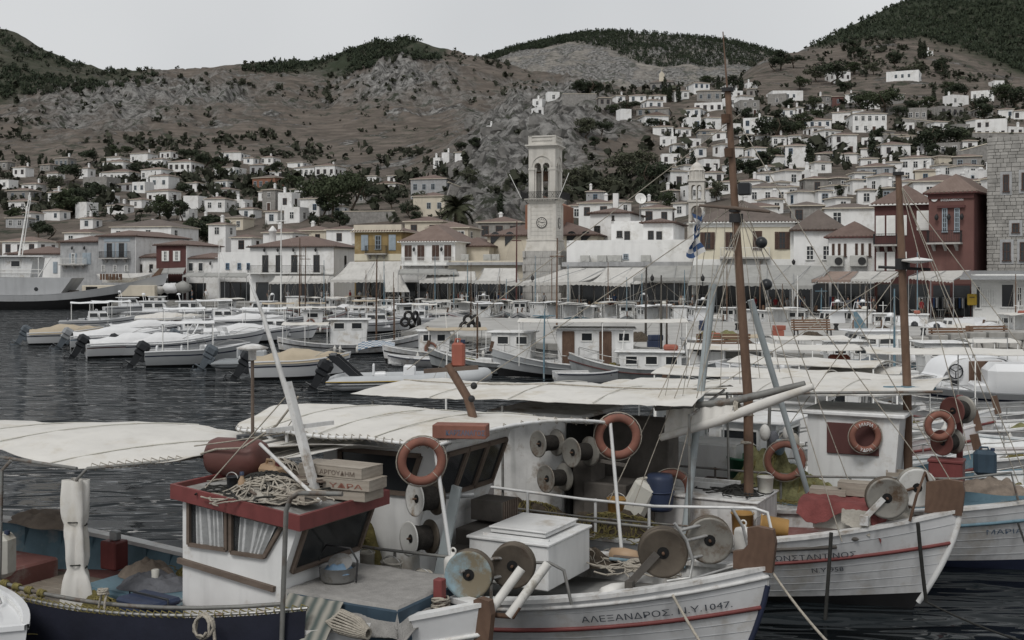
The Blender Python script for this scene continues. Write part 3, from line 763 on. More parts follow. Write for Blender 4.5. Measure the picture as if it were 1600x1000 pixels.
stuff_cloud('scrub', 'dark green scrub scattered over the dry hillsides', 'scrub', pts, 'leaf_scrub', 0.46, 14, 300)
# loose rock on the spur behind the tower
rg = np.random.default_rng(9); co, fs = [], []; base = 0
mbr = MB()
for k in range(110):
    x, y = rnd.gauss(815, 75), rnd.gauss(255, 55)
    if rocky(x, y) < .35: continue
    p = hit(x, y)
    if p is None or p.y > 520: continue
    s = rnd.uniform(.7, 2.2) * p.y / 350
    mbr.T = Matrix.Translation(p) @ Euler((rnd.uniform(-.3, .3), rnd.uniform(-.3, .3), rnd.uniform(0, 6))).to_matrix().to_4x4()
    mbr.ball((0, 0, -s * .1), (s * rnd.uniform(.7, 1.5), s * rnd.uniform(.6, 1.2), s * rnd.uniform(.7, 1.5)), 6, 4, .8, k)
mbr.sm = [False] * len(mbr.sm)
mat('crag', (0.155, 0.15, 0.142), 0.97, 0.4, 0.25, bump=0.8, bscale=.8)
tag(mbr.build('crag_rocks', 'crag'), 'grey limestone crags on the spur behind the clock tower', 'rocks', kind='stuff')
# ------------------------------------------------------------------ houses on the hillside
def window_data(wd, ht, frame, shut=None, bars=1, pane='pane_dark', deep=0.1):
    mb = MB(); f = 0.09
    mb.box((0, -deep / 2, ht / 2 - f / 2), (wd, deep, f)); mb.box((0, -deep / 2 - .02, -ht / 2 + f / 2), (wd + .12, deep + .04, f))
    for s in (-1, 1): mb.box((s * (wd / 2 - f / 2), -deep / 2, 0), (f, deep, ht - 2 * f))
    if bars:
        mb.box((0, -deep * .35, 0), (.06, deep * .5, ht - 2 * f))
        for q in range(bars): mb.box((0, -deep * .35, -ht / 2 + ht * (q + 1) / (bars + 1)), (wd - 2 * f, deep * .45, .05))
    if shut:
        mb.mi = 1
        for s in (-1, 1): mb.box((s * wd * .77, -.06, 0), (wd * .5, .05, ht))
    p = MB(); p.box((0, -.015, 0), (wd - .12, .03, ht - .12))
    return mb.data('window', [frame] + ([shut] if shut else [])), p.data('pane', pane)
def far_window(wd, ht, frame, pane='pane_dark'):
    mb = MB(); mb.box((0, -.03, 0), (wd + .22, .06, ht + .22)); mb.mi = 1; mb.box((0, -.045, 0), (wd, .09, ht)); mb.mi = 0; mb.box((0, -.055, 0), (.07, .11, ht)); mb.box((0, -.055, ht * .12), (wd, .11, .06))
    return mb.data('window', [frame, pane])
FW = {'w': far_window(.95, 1.45, 'trim_white'), 'b': far_window(.95, 1.45, 'trim_blue'), 'g': far_window(.95, 1.45, 'trim_bluegrey'), 'd': far_window(.95, 1.45, 'trim_brown'), 's': far_window(.7, .8, 'trim_white')}
dm = MB(); dm.box((0, -.04, 0), (1.25, .08, 2.3)); dm.mi = 1; dm.box((0, -.06, -.05), (1.0, .1, 2.1)); FDOOR = dm.data('door', ['trim_white', 'trim_brown'])
cm = MB(); cm.box((0, 0, 0), (.55, .55, 1.5)); cm.box((0, 0, .8), (.72, .72, .14)); cm.box((0, 0, .98), (.4, .4, .25)); FCHIM = cm.data('chimney', 'wall_white')
am = MB(); am.prism([(-.8, -1.1)] + [(.8 * math.cos(math.pi * k / 8), .5 + .8 * math.sin(math.pi * k / 8)) for k in range(9)] + [(-.8, -1.1)][:0], -.07, 0); FARCH = am.data('arch', 'pane_dark')
def hip_roof(mb, w, d, z, ov=.35, hgt=None, gable=False, x0=0, y0=0):
    hgt = hgt or min(w, d) * .15; a, b, c, e = x0 - ov, x0 + w + ov, y0 - ov, y0 + d + ov
    W, D = b - a, e - c
    if W >= D: r = (D / 2 if not gable else .001); A, B = (a + r, (c + e) / 2), (b - r, (c + e) / 2)
    else: r = (W / 2 if not gable else .001); A, B = ((a + b) / 2, c + r), ((a + b) / 2, e - r)
    vs = [(a, c, z), (b, c, z), (b, e, z), (a, e, z), (*A, z + hgt), (*B, z + hgt)]
    vs += [(x, y, q - .14) for x, y, q in vs[:4]]
    f = [(0, 1, 5, 4), (1, 2, 5), (2, 3, 4, 5), (3, 0, 4)] if W >= D else [(0, 1, 4), (1, 2, 5, 4), (2, 3, 5), (3, 0, 4, 5)]
    mb.add(vs, f); mb.add(vs, [(0, 6, 7, 1), (1, 7, 8, 2), (2, 8, 9, 3), (3, 9, 6, 0), (6, 9, 8, 7)], mi=min(1, mb.mi + 1))
    return A, B, hgt
def region(x, y):
    if x < 200: r = 'above the moored grey ship'
    elif x < 330: r = 'above the red-fronted harbour house'
    elif x < 555: r = 'above the white balcony house'
    elif x < 640: r = 'above the ochre house'
    elif x < 830: r = 'above the palm tree'
    elif x < 1000: r = 'on the rocky spur'
    elif x < 1085: r = 'above the small belfry'
    elif x < 1135: r = 'left of the tall wooden mast'
    elif x < 1240: r = 'right of the tall mast'
    elif x < 1400: r = 'left of the rusty mast'
    elif x < 1500: r = 'above the red corner house'
    else: r = 'above the big stone house'
    b = ('high up ' if y < 160 else 'halfway up ' if y < 235 else 'low down ') if x > 830 else ('high up ' if y < 262 else 'halfway up ' if y < 305 else 'low down ')
    return b + r
WALLN = {'wall_white': 'white', 'wall_cream': 'cream', 'wall_stone': 'stone', 'wall_grey': 'grey', 'wall_terracotta': 'terracotta', 'wall_yellow': 'pale yellow', 'wall_red_light': 'reddish'}
HOUSE_POS = []
hr = random.Random(21)
def house(x0, x1, ye, yb, wall='wall_white', roof='hip', turn=None, win=None, arches=0, Y=None, chim=None, tile=None):
    xc = (x0 + x1) / 2
    if Y is None:
        p = hit(xc, yb); Y = p.y if p else 450
    sc = Y / F; w = (x1 - x0) * sc; h = max(2.6, (yb - ye) * sc)
    th = R(turn if turn is not None else (hr.uniform(-28, -8) if x0 < 830 else hr.choice([hr.uniform(-30, -10), hr.uniform(-12, 12), hr.uniform(8, 22)])))
    view = math.atan2(xc - 800, F)          # sight direction: the side seen depends on it
    rel = th + view
    side = 1 if rel < 0 else -1
    fr = max(.62, 1 - abs(math.sin(rel)) * .9)
    wf = w * fr / math.cos(rel); d = min(max(w * (1 - fr) / max(abs(math.sin(rel)), .08), 4.5), 11)
    z0 = CH - (yb - HY) * sc
    pc = Vector(((xc - 800) * sc, Y, z0)); off = rotm(0, 0, th) @ Vector((-wf / 2, 0, 0))
    st = max(1, round(h / 3.4)); rl = {'hip': 'tiled-roof', 'flat': 'flat-roofed', 'gable': 'gabled'}[roof]
    t = thing('hill_house', f"{WALLN[wall]} {'' if st < 2 else 'two-storey ' if st == 2 else 'tall '}{rl} house {region(xc, yb)}", 'house', pc + off, th, 'houses on the hillside', xc)
    HOUSE_POS.append((xc, ye, yb, x1 - x0))
    mb = MB(); mb.box((wf / 2, d / 2, h / 2 - 2), (wf, d, h + 4))
    if roof == 'flat':
        for a, b_, c, e in ((wf / 2, .1, wf + .1, .2), (wf / 2, d - .1, wf + .1, .2), (.1, d / 2, .2, d), (wf - .1, d / 2, .2, d)): mb.box((a, b_, h + .2), (c + .004, e + .004, .4))
    mb.build('wall', wall, t)
    if roof != 'flat':
        mb = MB(); hip_roof(mb, wf, d, h + .14, .32, None, roof == 'gable'); mb.build('roof', [tile or hr.choice(['roof_tile', 'roof_tile', 'roof_tile_old', 'roof_tile_dark']), 'wall_cream'], t)
    wt = win or hr.choice(['w', 'w', 'd', 'd', 'b', 'g', 'w'])
    for fl in range(st):
        zc = (fl + .55) * h / st
        nc = max(1, int(wf / hr.uniform(2.0, 2.7)))
        for c in range(nc):
            if hr.random() < .14: continue
            if fl == 0 and c == nc // 2 and st > 1 and hr.random() < .5: put('door', FDOOR, t, (wf * (c + .5) / nc, -.01, 1.15)); continue
            o = put('window', FW[wt], t, (wf * (c + .5) / nc, -.005, zc)); k = hr.uniform(.85, 1.1) * min(1, h / st / 3.0); o.scale = (k, 1, k)
        ns = max(1, int(d / 3.0))
        for c in range(ns):
            if hr.random() < .35: continue
            o = put('window', FW[wt], t, (wf + .005 if side > 0 else -.005, d * (c + .5) / ns, zc), R(90 if side > 0 else -90)); k = min(1, h / st / 3.0); o.scale = (k, 1, k)
    for q in range(arches): put('arch', FARCH, t, (wf * (q + .5) / arches, -.03, 1.2))
    if chim if chim is not None else hr.random() < .4: put('chimney', FCHIM, t, (wf * hr.uniform(.15, .85), d * hr.uniform(.3, .7), h + (1.0 if roof == 'flat' else .9)))
    return t
S, G, C_, T_ = 'wall_stone', 'wall_grey', 'wall_cream', 'wall_terracotta'
HL = [(80, 111, 247, 264, S), (58, 82, 258, 268, S), (3, 53, 298, 314, S), (71, 95, 301, 323), (6, 50, 315, 329), (113, 140, 318, 342, 0, 'flat'), (2, 45, 341, 357, G), (28, 52, 333, 349),
 (158, 195, 246, 262), (152, 201, 253, 270), (148, 212, 269, 284), (120, 176, 278, 301, S, 'flat'), (196, 238, 240, 256), (245, 271, 237, 250), (225, 260, 249, 262), (253, 308, 253, 270), (212, 260, 265, 283),
 (226, 271, 275, 297), (201, 232, 286, 302, 0, 'flat'), (220, 272, 299, 320), (175, 212, 288, 300, G), (198, 226, 312, 326), (335, 384, 238, 251), (376, 400, 247, 257), (325, 375, 263, 275, 0, 'flat'),
 (384, 440, 278, 298, T_), (325, 366, 296, 310), (280, 316, 308, 327, 0, 'flat'), (312, 359, 311, 332), (367, 402, 327, 343), (342, 388, 341, 361, C_), (400, 432, 246, 257), (384, 418, 258, 275, G),
 (442, 480, 254, 264), (450, 500, 262, 277), (483, 532, 259, 279), (404, 436, 297, 329, S), (428, 462, 303, 329, 0, 'flat'), (441, 489, 296, 311), (460, 508, 311, 339), (498, 516, 320, 337, 0, 'flat'),
 (410, 438, 331, 351), (437, 475, 326, 349, 0, 'flat'), (567, 592, 277, 287), (602, 622, 279, 287), (582, 626, 288, 301, 0, 'gable'), (674, 691, 248, 262, 0, 'flat'), (688, 704, 240, 256, 0, 'flat'), (705, 735, 240, 251), (757, 771, 201, 210, 0, 'flat'),
 (829, 850, 156, 167, 0, 'flat'), (854, 876, 145, 159, 0, 'flat'), (835, 852, 173, 182, 0, 'flat'), (934, 957, 153, 179, S), (960, 980, 150, 160), (982, 1010, 150, 160), (1012, 1042, 150, 160), (1006, 1041, 157, 172),
 (992, 1047, 170, 182, S), (1001, 1051, 181, 198, 0, 'gable'), (966, 990, 172, 188, 0, 'flat'), (1052, 1079, 142, 156), (1078, 1115, 130, 150), (1089, 1127, 142, 161, S), (1130, 1156, 136, 143, 0, 'flat'), (1128, 1167, 143, 154, 0, 'flat'),
 (1166, 1186, 130, 139, 0, 'flat'), (1165, 1183, 139, 153, S), (1152, 1192, 158, 181, S, 'flat'), (1065, 1099, 170, 184), (1084, 1130, 162, 175, 0, 'flat'), (1070, 1098, 185, 204, 0, 'flat'), (1098, 1132, 184, 204), (1159, 1191, 186, 214, 0, 'flat'),
 (1054, 1081, 201, 214), (1090, 1127, 204, 218, S), (1120, 1152, 226, 244), (1142, 1165, 231, 247), (1170, 1202, 231, 251), (1297, 1336, 113, 128, 0, 'flat'), (1383, 1437, 112, 127, 0, 'flat'), (1444, 1461, 79, 89),
 (1201, 1261, 143, 158, 0, 'flat'), (1198, 1230, 148, 167, S, 'flat'), (1285, 1301, 150, 171, S), (1300, 1320, 151, 167, 'wall_red_light'), (1319, 1340, 147, 161), (1395, 1417, 146, 162, S), (1218, 1243, 174, 183), (1242, 1258, 168, 181),
 (1327, 1391, 178, 208), (1300, 1329, 176, 194), (1250, 1300, 188, 201), (1262, 1298, 199, 214), (1280, 1322, 204, 218), (1227, 1261, 228, 263), (1296, 1344, 211, 241), (1370, 1430, 226, 246), (1308, 1341, 243, 257), (1275, 1312, 243, 256, S),
 (1267, 1305, 258, 271), (1344, 1373, 253, 265), (1405, 1456, 247, 269), (1462, 1492, 247, 262, C_), (1490, 1532, 245, 267, S), (1525, 1572, 188, 216, 0, 'flat'), (1570, 1606, 200, 214, 0, 'flat'), (1482, 1520, 150, 166, 0, 'flat'), (1518, 1552, 143, 158, 0, 'flat'),
 (1416, 1450, 170, 191, S, 'flat'), (1440, 1455, 156, 166), (1550, 1573, 127, 137, 0, 'flat'), (1560, 1584, 171, 186), (1584, 1606, 173, 188), (1042, 1080, 268, 298), (1030, 1050, 276, 298, 0, 'flat'), (1094, 1130, 251, 271, 0, 'flat'), (1101, 1131, 271, 287),
 (1047, 1076, 318, 340), (1008, 1030, 320, 337), (1189, 1222, 264, 278), (1180, 1219, 277, 290), (1220, 1260, 267, 293), (1152, 1192, 285, 303), (1164, 1235, 293, 321), (1254, 1300, 280, 303, S), (1239, 1280, 307, 323), (1277, 1301, 302, 322), (1197, 1230, 320, 336),
 (1338, 1396, 265, 279, G), (1331, 1369, 279, 291), (1367, 1425, 275, 305), (1303, 1332, 285, 300, S), (1340, 1368, 305, 322), (1230, 1252, 212, 226), (1135, 1165, 258, 272), (1205, 1228, 246, 260), (1430, 1462, 272, 288, C_), (1375, 1402, 205, 220, S), (1465, 1500, 225, 243, S, 'flat'),
 (884, 918, 322, 345), (915, 945, 302, 318, G), (945, 990, 318, 335), (548, 580, 305, 318, S), (300, 330, 345, 360, C_), (120, 150, 345, 358), (1345, 1366, 235, 248), (1430, 1460, 215, 228), (1180, 1205, 212, 226), (1238, 1262, 238, 252), (1210, 1240, 292, 306), (1140, 1168, 305, 322), (1300, 1335, 318, 335), (1405, 1440, 292, 308), (1380, 1410, 258, 272), (1330, 1352, 290, 304), (1120, 1150, 290, 304), (1100, 1128, 300, 316), (1225, 1250, 300, 314), (1500, 1540, 262, 280), (1465, 1495, 262, 278), (1160, 1182, 250, 262), (1400, 1425, 215, 228), (1110, 1135, 208, 220), (240, 275, 322, 338), (160, 200, 322, 336), (60, 100, 330, 345), (330, 365, 262, 276), (285, 312, 286, 300), (415, 450, 268, 282)]
for r_ in HL:
    k = dict(zip(('wall', 'roof'), r_[4:])); 
    if k.get('wall', 0) == 0: k['wall'] = 'wall_white'
    house(*r_[:4], **k)
house(1461, 1515, 168, 182, S, 'flat', arches=4, chim=False)
k = 0
for _ in range(900):        # the smaller houses that fill the gaps of the town
    if hr.random() < .84: x, y = hr.uniform(1030, 1560), hr.uniform(165, 335)
    else: x, y = hr.uniform(0, 545), hr.uniform(262, 345)
    if k < 66 and all(abs(x - a) > (b + 22) * .5 or abs(y - e) > 13 for a, d, e, b in HOUSE_POS): w = hr.uniform(20, 34); house(x - w / 2, x + w / 2, y - hr.uniform(11, 17), y, hr.choice(['wall_white'] * 5 + [S]), hr.choice(['hip', 'hip', 'flat'])); k += 1

# the two-part stone school below the spur and the small church on the ridge
house(631, 708, 280, 306, G, turn=-14, win='g', tile='roof_tile', chim=False); house(636, 704, 307, 339, 'wall_cream', turn=-14, win='g', tile='roof_tile', chim=False)
p = hit(1034, 142); sc = p.y / F
t = thing('hill_church', 'brown-roofed church with pale bell gable among cypresses on the ridge', 'church', p, R(-12)); w = 36 * sc
mb = MB(); mb.box((0, 4, 0), (w, 8, 6)); mb.build('wall', 'wall_stone', t)
mb = MB(); hip_roof(mb, w, 8, 3.1, .4, 2.0, x0=-w / 2); mb.build('roof', ['roof_tile_dark', 'wall_stone'], t)
mb = MB(); mb.box((0, 0, 0), (2.2, .8, 3)); mb.prism([(-1.1, 1.5), (1.1, 1.5), (0, 2.8)], -.4, .4); mb.box((0, 0, 3.2), (.15, .15, 1.0)); mb.box((0, 0, 3.35), (.6, .15, .15)); mb.build('bell_gable', 'wall_cream', t, (0, .5, 5))
for q in range(3): put('arch', FARCH, t, (-w / 3 + q * w / 3, -.03, 1.0))
# retaining walls of rough stone between the terraces
for (xa, ya, xb, yb, hp) in [(534, 347, 617, 346, 16), (879, 157, 932, 157, 10), (1380, 222, 1470, 226, 12), (1090, 219, 1130, 219, 8), (1500, 258, 1545, 246, 22), (60, 298, 118, 303, 7), (700, 290, 724, 300, 5), (1410, 195, 1460, 200, 10), (1236, 271, 1266, 271, 8), (1340, 268, 1402, 270, 7), (300, 283, 330, 283, 5), (1520, 222, 1600, 222, 14)]:
    a, b_ = hit(xa, ya), hit(xb, yb)
    Y = min(a.y, b_.y); a, b_ = P(xa, ya, Y), P(xb, yb, Y + 2); h = hp * Y / F
    t = tag(put('terrace_wall', None, None, (a + b_) / 2), f'rough stone terrace wall {region((xa + xb) / 2, ya)}', 'wall', 'terrace walls on the hillside', auto=(xa + xb) / 2)
    m_ = (a + b_) / 2; mb = MB(); d = b_ - a; mb.beam(a - m_ + Vector((0, 0, h / 2 - 2)), b_ - m_ + Vector((0, 0, h / 2 - 2)), .7, h + 4); mb.build('masonry', S, t)
    mb = MB(); mb.beam(a - m_ + Vector((0, 0, h + .08)), b_ - m_ + Vector((0, 0, h + .08)), .9, .16); mb.build('coping', 'wall_cream', t)
# ------------------------------------------------------------------ trees among the houses
def ptree(kind, x, yt, yb, var=0, wide=1.0, label=None, Y=None):
    if Y is None:
        p = hit(x, yb); p = p if p else P(x, yb, 450)
    else: p = P(x, yb, Y)
    h = (yb - yt) * p.y / F
    nm = {'broad': ['bushy dark green tree', 'spreading dark green tree', 'mid green leafy tree', 'wide mid green tree', 'grey-green olive tree'][var % 5], 'cypress': 'slim dark cypress', 'conifer': 'dark conifer'}[kind]
    return tree(kind, var, p, h, wide, label=label or f'{nm} {region(x, yb)}', auto=x)
for a in [(150, 284, 318, 0, 1.3), (128, 290, 322, 1, 1.2), (100, 296, 340, 2, 1.2), (112, 310, 338, 3, 1), (250, 305, 345, 2, 1.1), (285, 312, 345, 0, 1), (322, 335, 392, 0, 1.1), (345, 340, 385, 3, 1), (300, 340, 372, 2, .9),
          (285, 285, 310, 1, 1.1), (208, 254, 272, 0, 1.2), (228, 252, 264, 1, 1), (345, 245, 272, 0, 1.2), (320, 240, 262, 1, 1.4), (295, 232, 252, 1, 1.5), (370, 250, 268, 0, 1), (342, 258, 276, 2, 1), (140, 234, 255, 1, 1.5), (175, 228, 248, 2, 1.5), (200, 228, 243, 3, 1.4),
          (110, 255, 285, 1, 1.4), (85, 275, 300, 4, 1.4), (430, 252, 278, 0, 1.1), (455, 272, 300, 2, 1.2), (490, 278, 330, 3, 1.0), (520, 275, 340, 2, .95), (550, 268, 332, 3, .9), (505, 305, 340, 0, 1.1), (470, 325, 340, 1, 1.2), (530, 330, 357, 0, 1.2), (500, 335, 360, 1, 1.2), (540, 335, 358, 0, 1),
          (575, 290, 318, 1, 1.1), (612, 302, 325, 0, 1.2), (585, 308, 328, 2, 1.2), (640, 268, 285, 0, 1.4), (655, 300, 335, 4, 1.0), (695, 260, 275, 1, 1.4), (735, 270, 295, 4, 1.2), (640, 320, 340, 1, 1.3), (650, 330, 350, 0, 1),
          (720, 222, 240, 1, 1.4), (740, 215, 235, 0, 1.3), (920, 124, 150, 1, 1.5), (905, 130, 150, 1, 1.2), (935, 130, 150, 0, 1.1), (985, 160, 178, 1, 1.5), (960, 163, 180, 2, 1.4), (1025, 185, 205, 1, 1.5), (1040, 188, 208, 0, 1.2), (915, 185, 215, 4, 1.3), (940, 190, 212, 1, 1.4), (930, 215, 235, 0, 1.1),
          (1000, 235, 275, 4, 1.2), (975, 240, 285, 4, 1.2), (1020, 250, 300, 1, 1), (1010, 285, 330, 0, 1), (950, 280, 310, 4, 1.3), (900, 265, 300, 4, 1.2), (880, 290, 320, 4, 1.1), (1045, 300, 330, 2, 1), (1150, 245, 285, 0, 1.1), (1170, 250, 282, 0, 1.2), (1140, 275, 300, 2, 1), (1120, 285, 315, 4, 1), (1195, 236, 265, 0, 1.3), (1215, 232, 256, 2, 1.2),
          (1165, 168, 190, 0, 1.2), (1150, 198, 215, 1, 1.2), (1210, 180, 225, 1, 1.2), (1235, 190, 220, 3, 1.2), (1255, 175, 200, 2, 1.3), (1280, 172, 190, 3, 1.3), (1215, 170, 188, 0, 1.3), (1230, 155, 172, 0, 1.4), (1270, 150, 172, 2, 1.1), (1310, 196, 210, 4, 1.2),
          (1355, 145, 178, 2, 1.2), (1380, 140, 180, 3, 1.2), (1345, 142, 168, 1, 1.2), (1425, 155, 180, 0, 1.3), (1405, 165, 185, 1, 1.1), (1450, 150, 172, 2, 1.4), (1500, 130, 155, 1, 1.5), (1480, 128, 145, 2, 1.3), (1540, 160, 190, 0, 1.3), (1530, 150, 175, 1, 1.2), (1570, 130, 165, 2, 1.2), (1590, 135, 170, 0, 1.2),
          (1470, 195, 235, 1, 1.4), (1445, 205, 240, 0, 1.3), (1490, 200, 232, 3, 1.3), (1455, 225, 250, 0, 1.2), (1372, 200, 220, 0, 1.2), (1390, 250, 268, 1, 1.2), (1345, 75, 95, 0, 1.2), (1335, 62, 92, 0, .9), (1300, 95, 130, 1, 1.3), (1335, 96, 115, 2, 1.4), (1365, 100, 118, 4, 1.3), (1275, 105, 128, 4, 1.4),
          (1400, 80, 105, 0, 1.2), (1430, 100, 120, 4, 1.4), (1220, 80, 110, 0, 1.1), (1240, 85, 106, 1, 1.2), (1210, 88, 112, 1, 1), (1470, 90, 115, 0, 1.2), (1320, 128, 148, 0, 1.5), (1250, 120, 140, 2, 1.3), (1145, 118, 140, 0, 1.2), (1105, 118, 135, 2, 1.4), (1180, 270, 290, 4, 1.1), (1310, 290, 312, 0, 1), (1420, 285, 305, 1, 1.1), (20, 325, 350, 2, 1.3), (60, 345, 370, 0, 1.2), (75, 350, 375, 1, 1.2)]:
    ptree('broad', a[0], a[1], a[2] + 2, a[3], a[4])
for a in [(1038, 118, 158), (1047, 128, 160), (1122, 116, 142), (1158, 115, 145), (1060, 240, 268), (1068, 238, 270), (1082, 232, 272), (1234, 235, 265), (1265, 214, 266), (1362, 200, 248), (1318, 240, 262), (1375, 288, 318), (35, 240, 262), (45, 242, 262), (62, 240, 262), (72, 243, 264), (5, 242, 264), (782, 300, 340), (590, 255, 280), (575, 262, 278), (918, 318, 362), (1459, 132, 158), (1478, 140, 160), (1438, 58, 92), (1445, 62, 92), (1060, 126, 160)]:
    ptree('cypress', a[0], a[1], a[2] + 1, a[0] % 2, 1.25)
for a in [(145, 312, 352, 0), (270, 300, 330, 1), (375, 262, 282, 0), (1470, 85, 118, 1), (1476, 95, 122, 0), (415, 342, 360, 1), (437, 346, 362, 0)]:
    ptree('conifer', a[0], a[1], a[2], a[3], 1.0)
# date palm behind the waterfront
p = P(712, 366, 205); t = thing('palm_tree', 'tall date palm with drooping fronds behind the harbour roofs', 'tree', p)
mb = MB(); mb.tube([(0, 0, -8), (0, 0, 0), (.1, 0, 3), (.15, 0, 4.6)], [.5, .42, .4, .5], 9); mb.build('trunk', 'bark', t)
mb = MB(); pr = random.Random(4)
for k in range(60):
    a = pr.uniform(0, 6.28); el = pr.uniform(-.5, 1.35); L = pr.uniform(3.4, 4.6); pts = []
    x = z = 0.0; e = el
    for i in range(8): pts.append(Vector((.15 + math.cos(a) * x, math.sin(a) * x, 4.6 + z))); x += math.cos(e) * L / 7; z += math.sin(e) * L / 7; e -= .2
    mb.tube(pts, [.09 * (1 - i / 9) for i in range(8)], 3, False)
    for i in range(1, 7):
        for s_ in (-1, 1):
            for q in (0, .5):
                b0 = pts[i].lerp(pts[i + 1], q); tip = b0 + Vector((-math.sin(a) * s_ * .8 + math.cos(a) * .25, math.cos(a) * s_ * .8 + math.sin(a) * .25, -.35)); d = (pts[i + 1] - pts[i]) * .3
                mb.add([b0 - d, b0 + d, tip], [(0, 1, 2)])
mb.build('crown', 'leaf_palm', t)
# ------------------------------------------------------------------ waterfront buildings
QZ = 1.2
def second(x0, x1, ye, yb, dy=32, **k): return house(x0, x1, ye, yb, Y=fac((x0 + x1) / 2) + dy, **k)
for a in [(-10, 72, 378, 400, 28, 'wall_white', 'roof_tile_old'), (148, 292, 355, 378, 46, 'wall_white', 'roof_tile_dark'), (90, 152, 365, 385, 40, 'wall_white', 'roof_tile'), (352, 402, 372, 395, 30, 'wall_white', 'roof_tile'), (398, 470, 366, 388, 28, 'wall_white', 'roof_tile'),
          (445, 522, 364, 384, 40, 'wall_cream', 'roof_tile_old'), (500, 560, 362, 384, 30, 'wall_white', 'roof_tile'), (622, 700, 350, 372, 34, 'wall_cream', 'roof_tile'), (655, 742, 364, 384, 22, 'wall_cream', 'roof_tile_old'), (738, 822, 348, 376, 48, 'wall_stone', 'roof_tile'),
          (900, 960, 318, 345, 60, 'wall_white', 'roof_tile'), (1288, 1367, 326, 358, 34, 'wall_white', 'roof_tile_dark'), (1424, 1530, 284, 315, 42, 'wall_white', 'roof_tile'), (1150, 1215, 330, 352, 46, 'wall_white', 'roof_tile'), (1236, 1286, 322, 352, 46, 'wall_stone', 'roof_tile_dark'), (1000, 1052, 332, 352, 52, 'wall_white', 'roof_tile'), (318, 360, 352, 372, 50, 'wall_white', 'roof_tile')]:
    second(a[0], a[1], a[2], a[3], a[4], wall=a[5], tile=a[6], turn=-13)
def railing(mb, x0, x1, y, z, h=1.0, step=.14, r=.012):
    mb.beam((x0, y, z + h), (x1, y, z + h), .05, .04); mb.beam((x0, y, z + .08), (x1, y, z + .08), .04, .03)
    k = max(2, int((x1 - x0) / step))
    for i in range(k + 1): x = x0 + (x1 - x0) * i / k; mb.box((x, y, z + h / 2), (r * 2, r * 2, h))
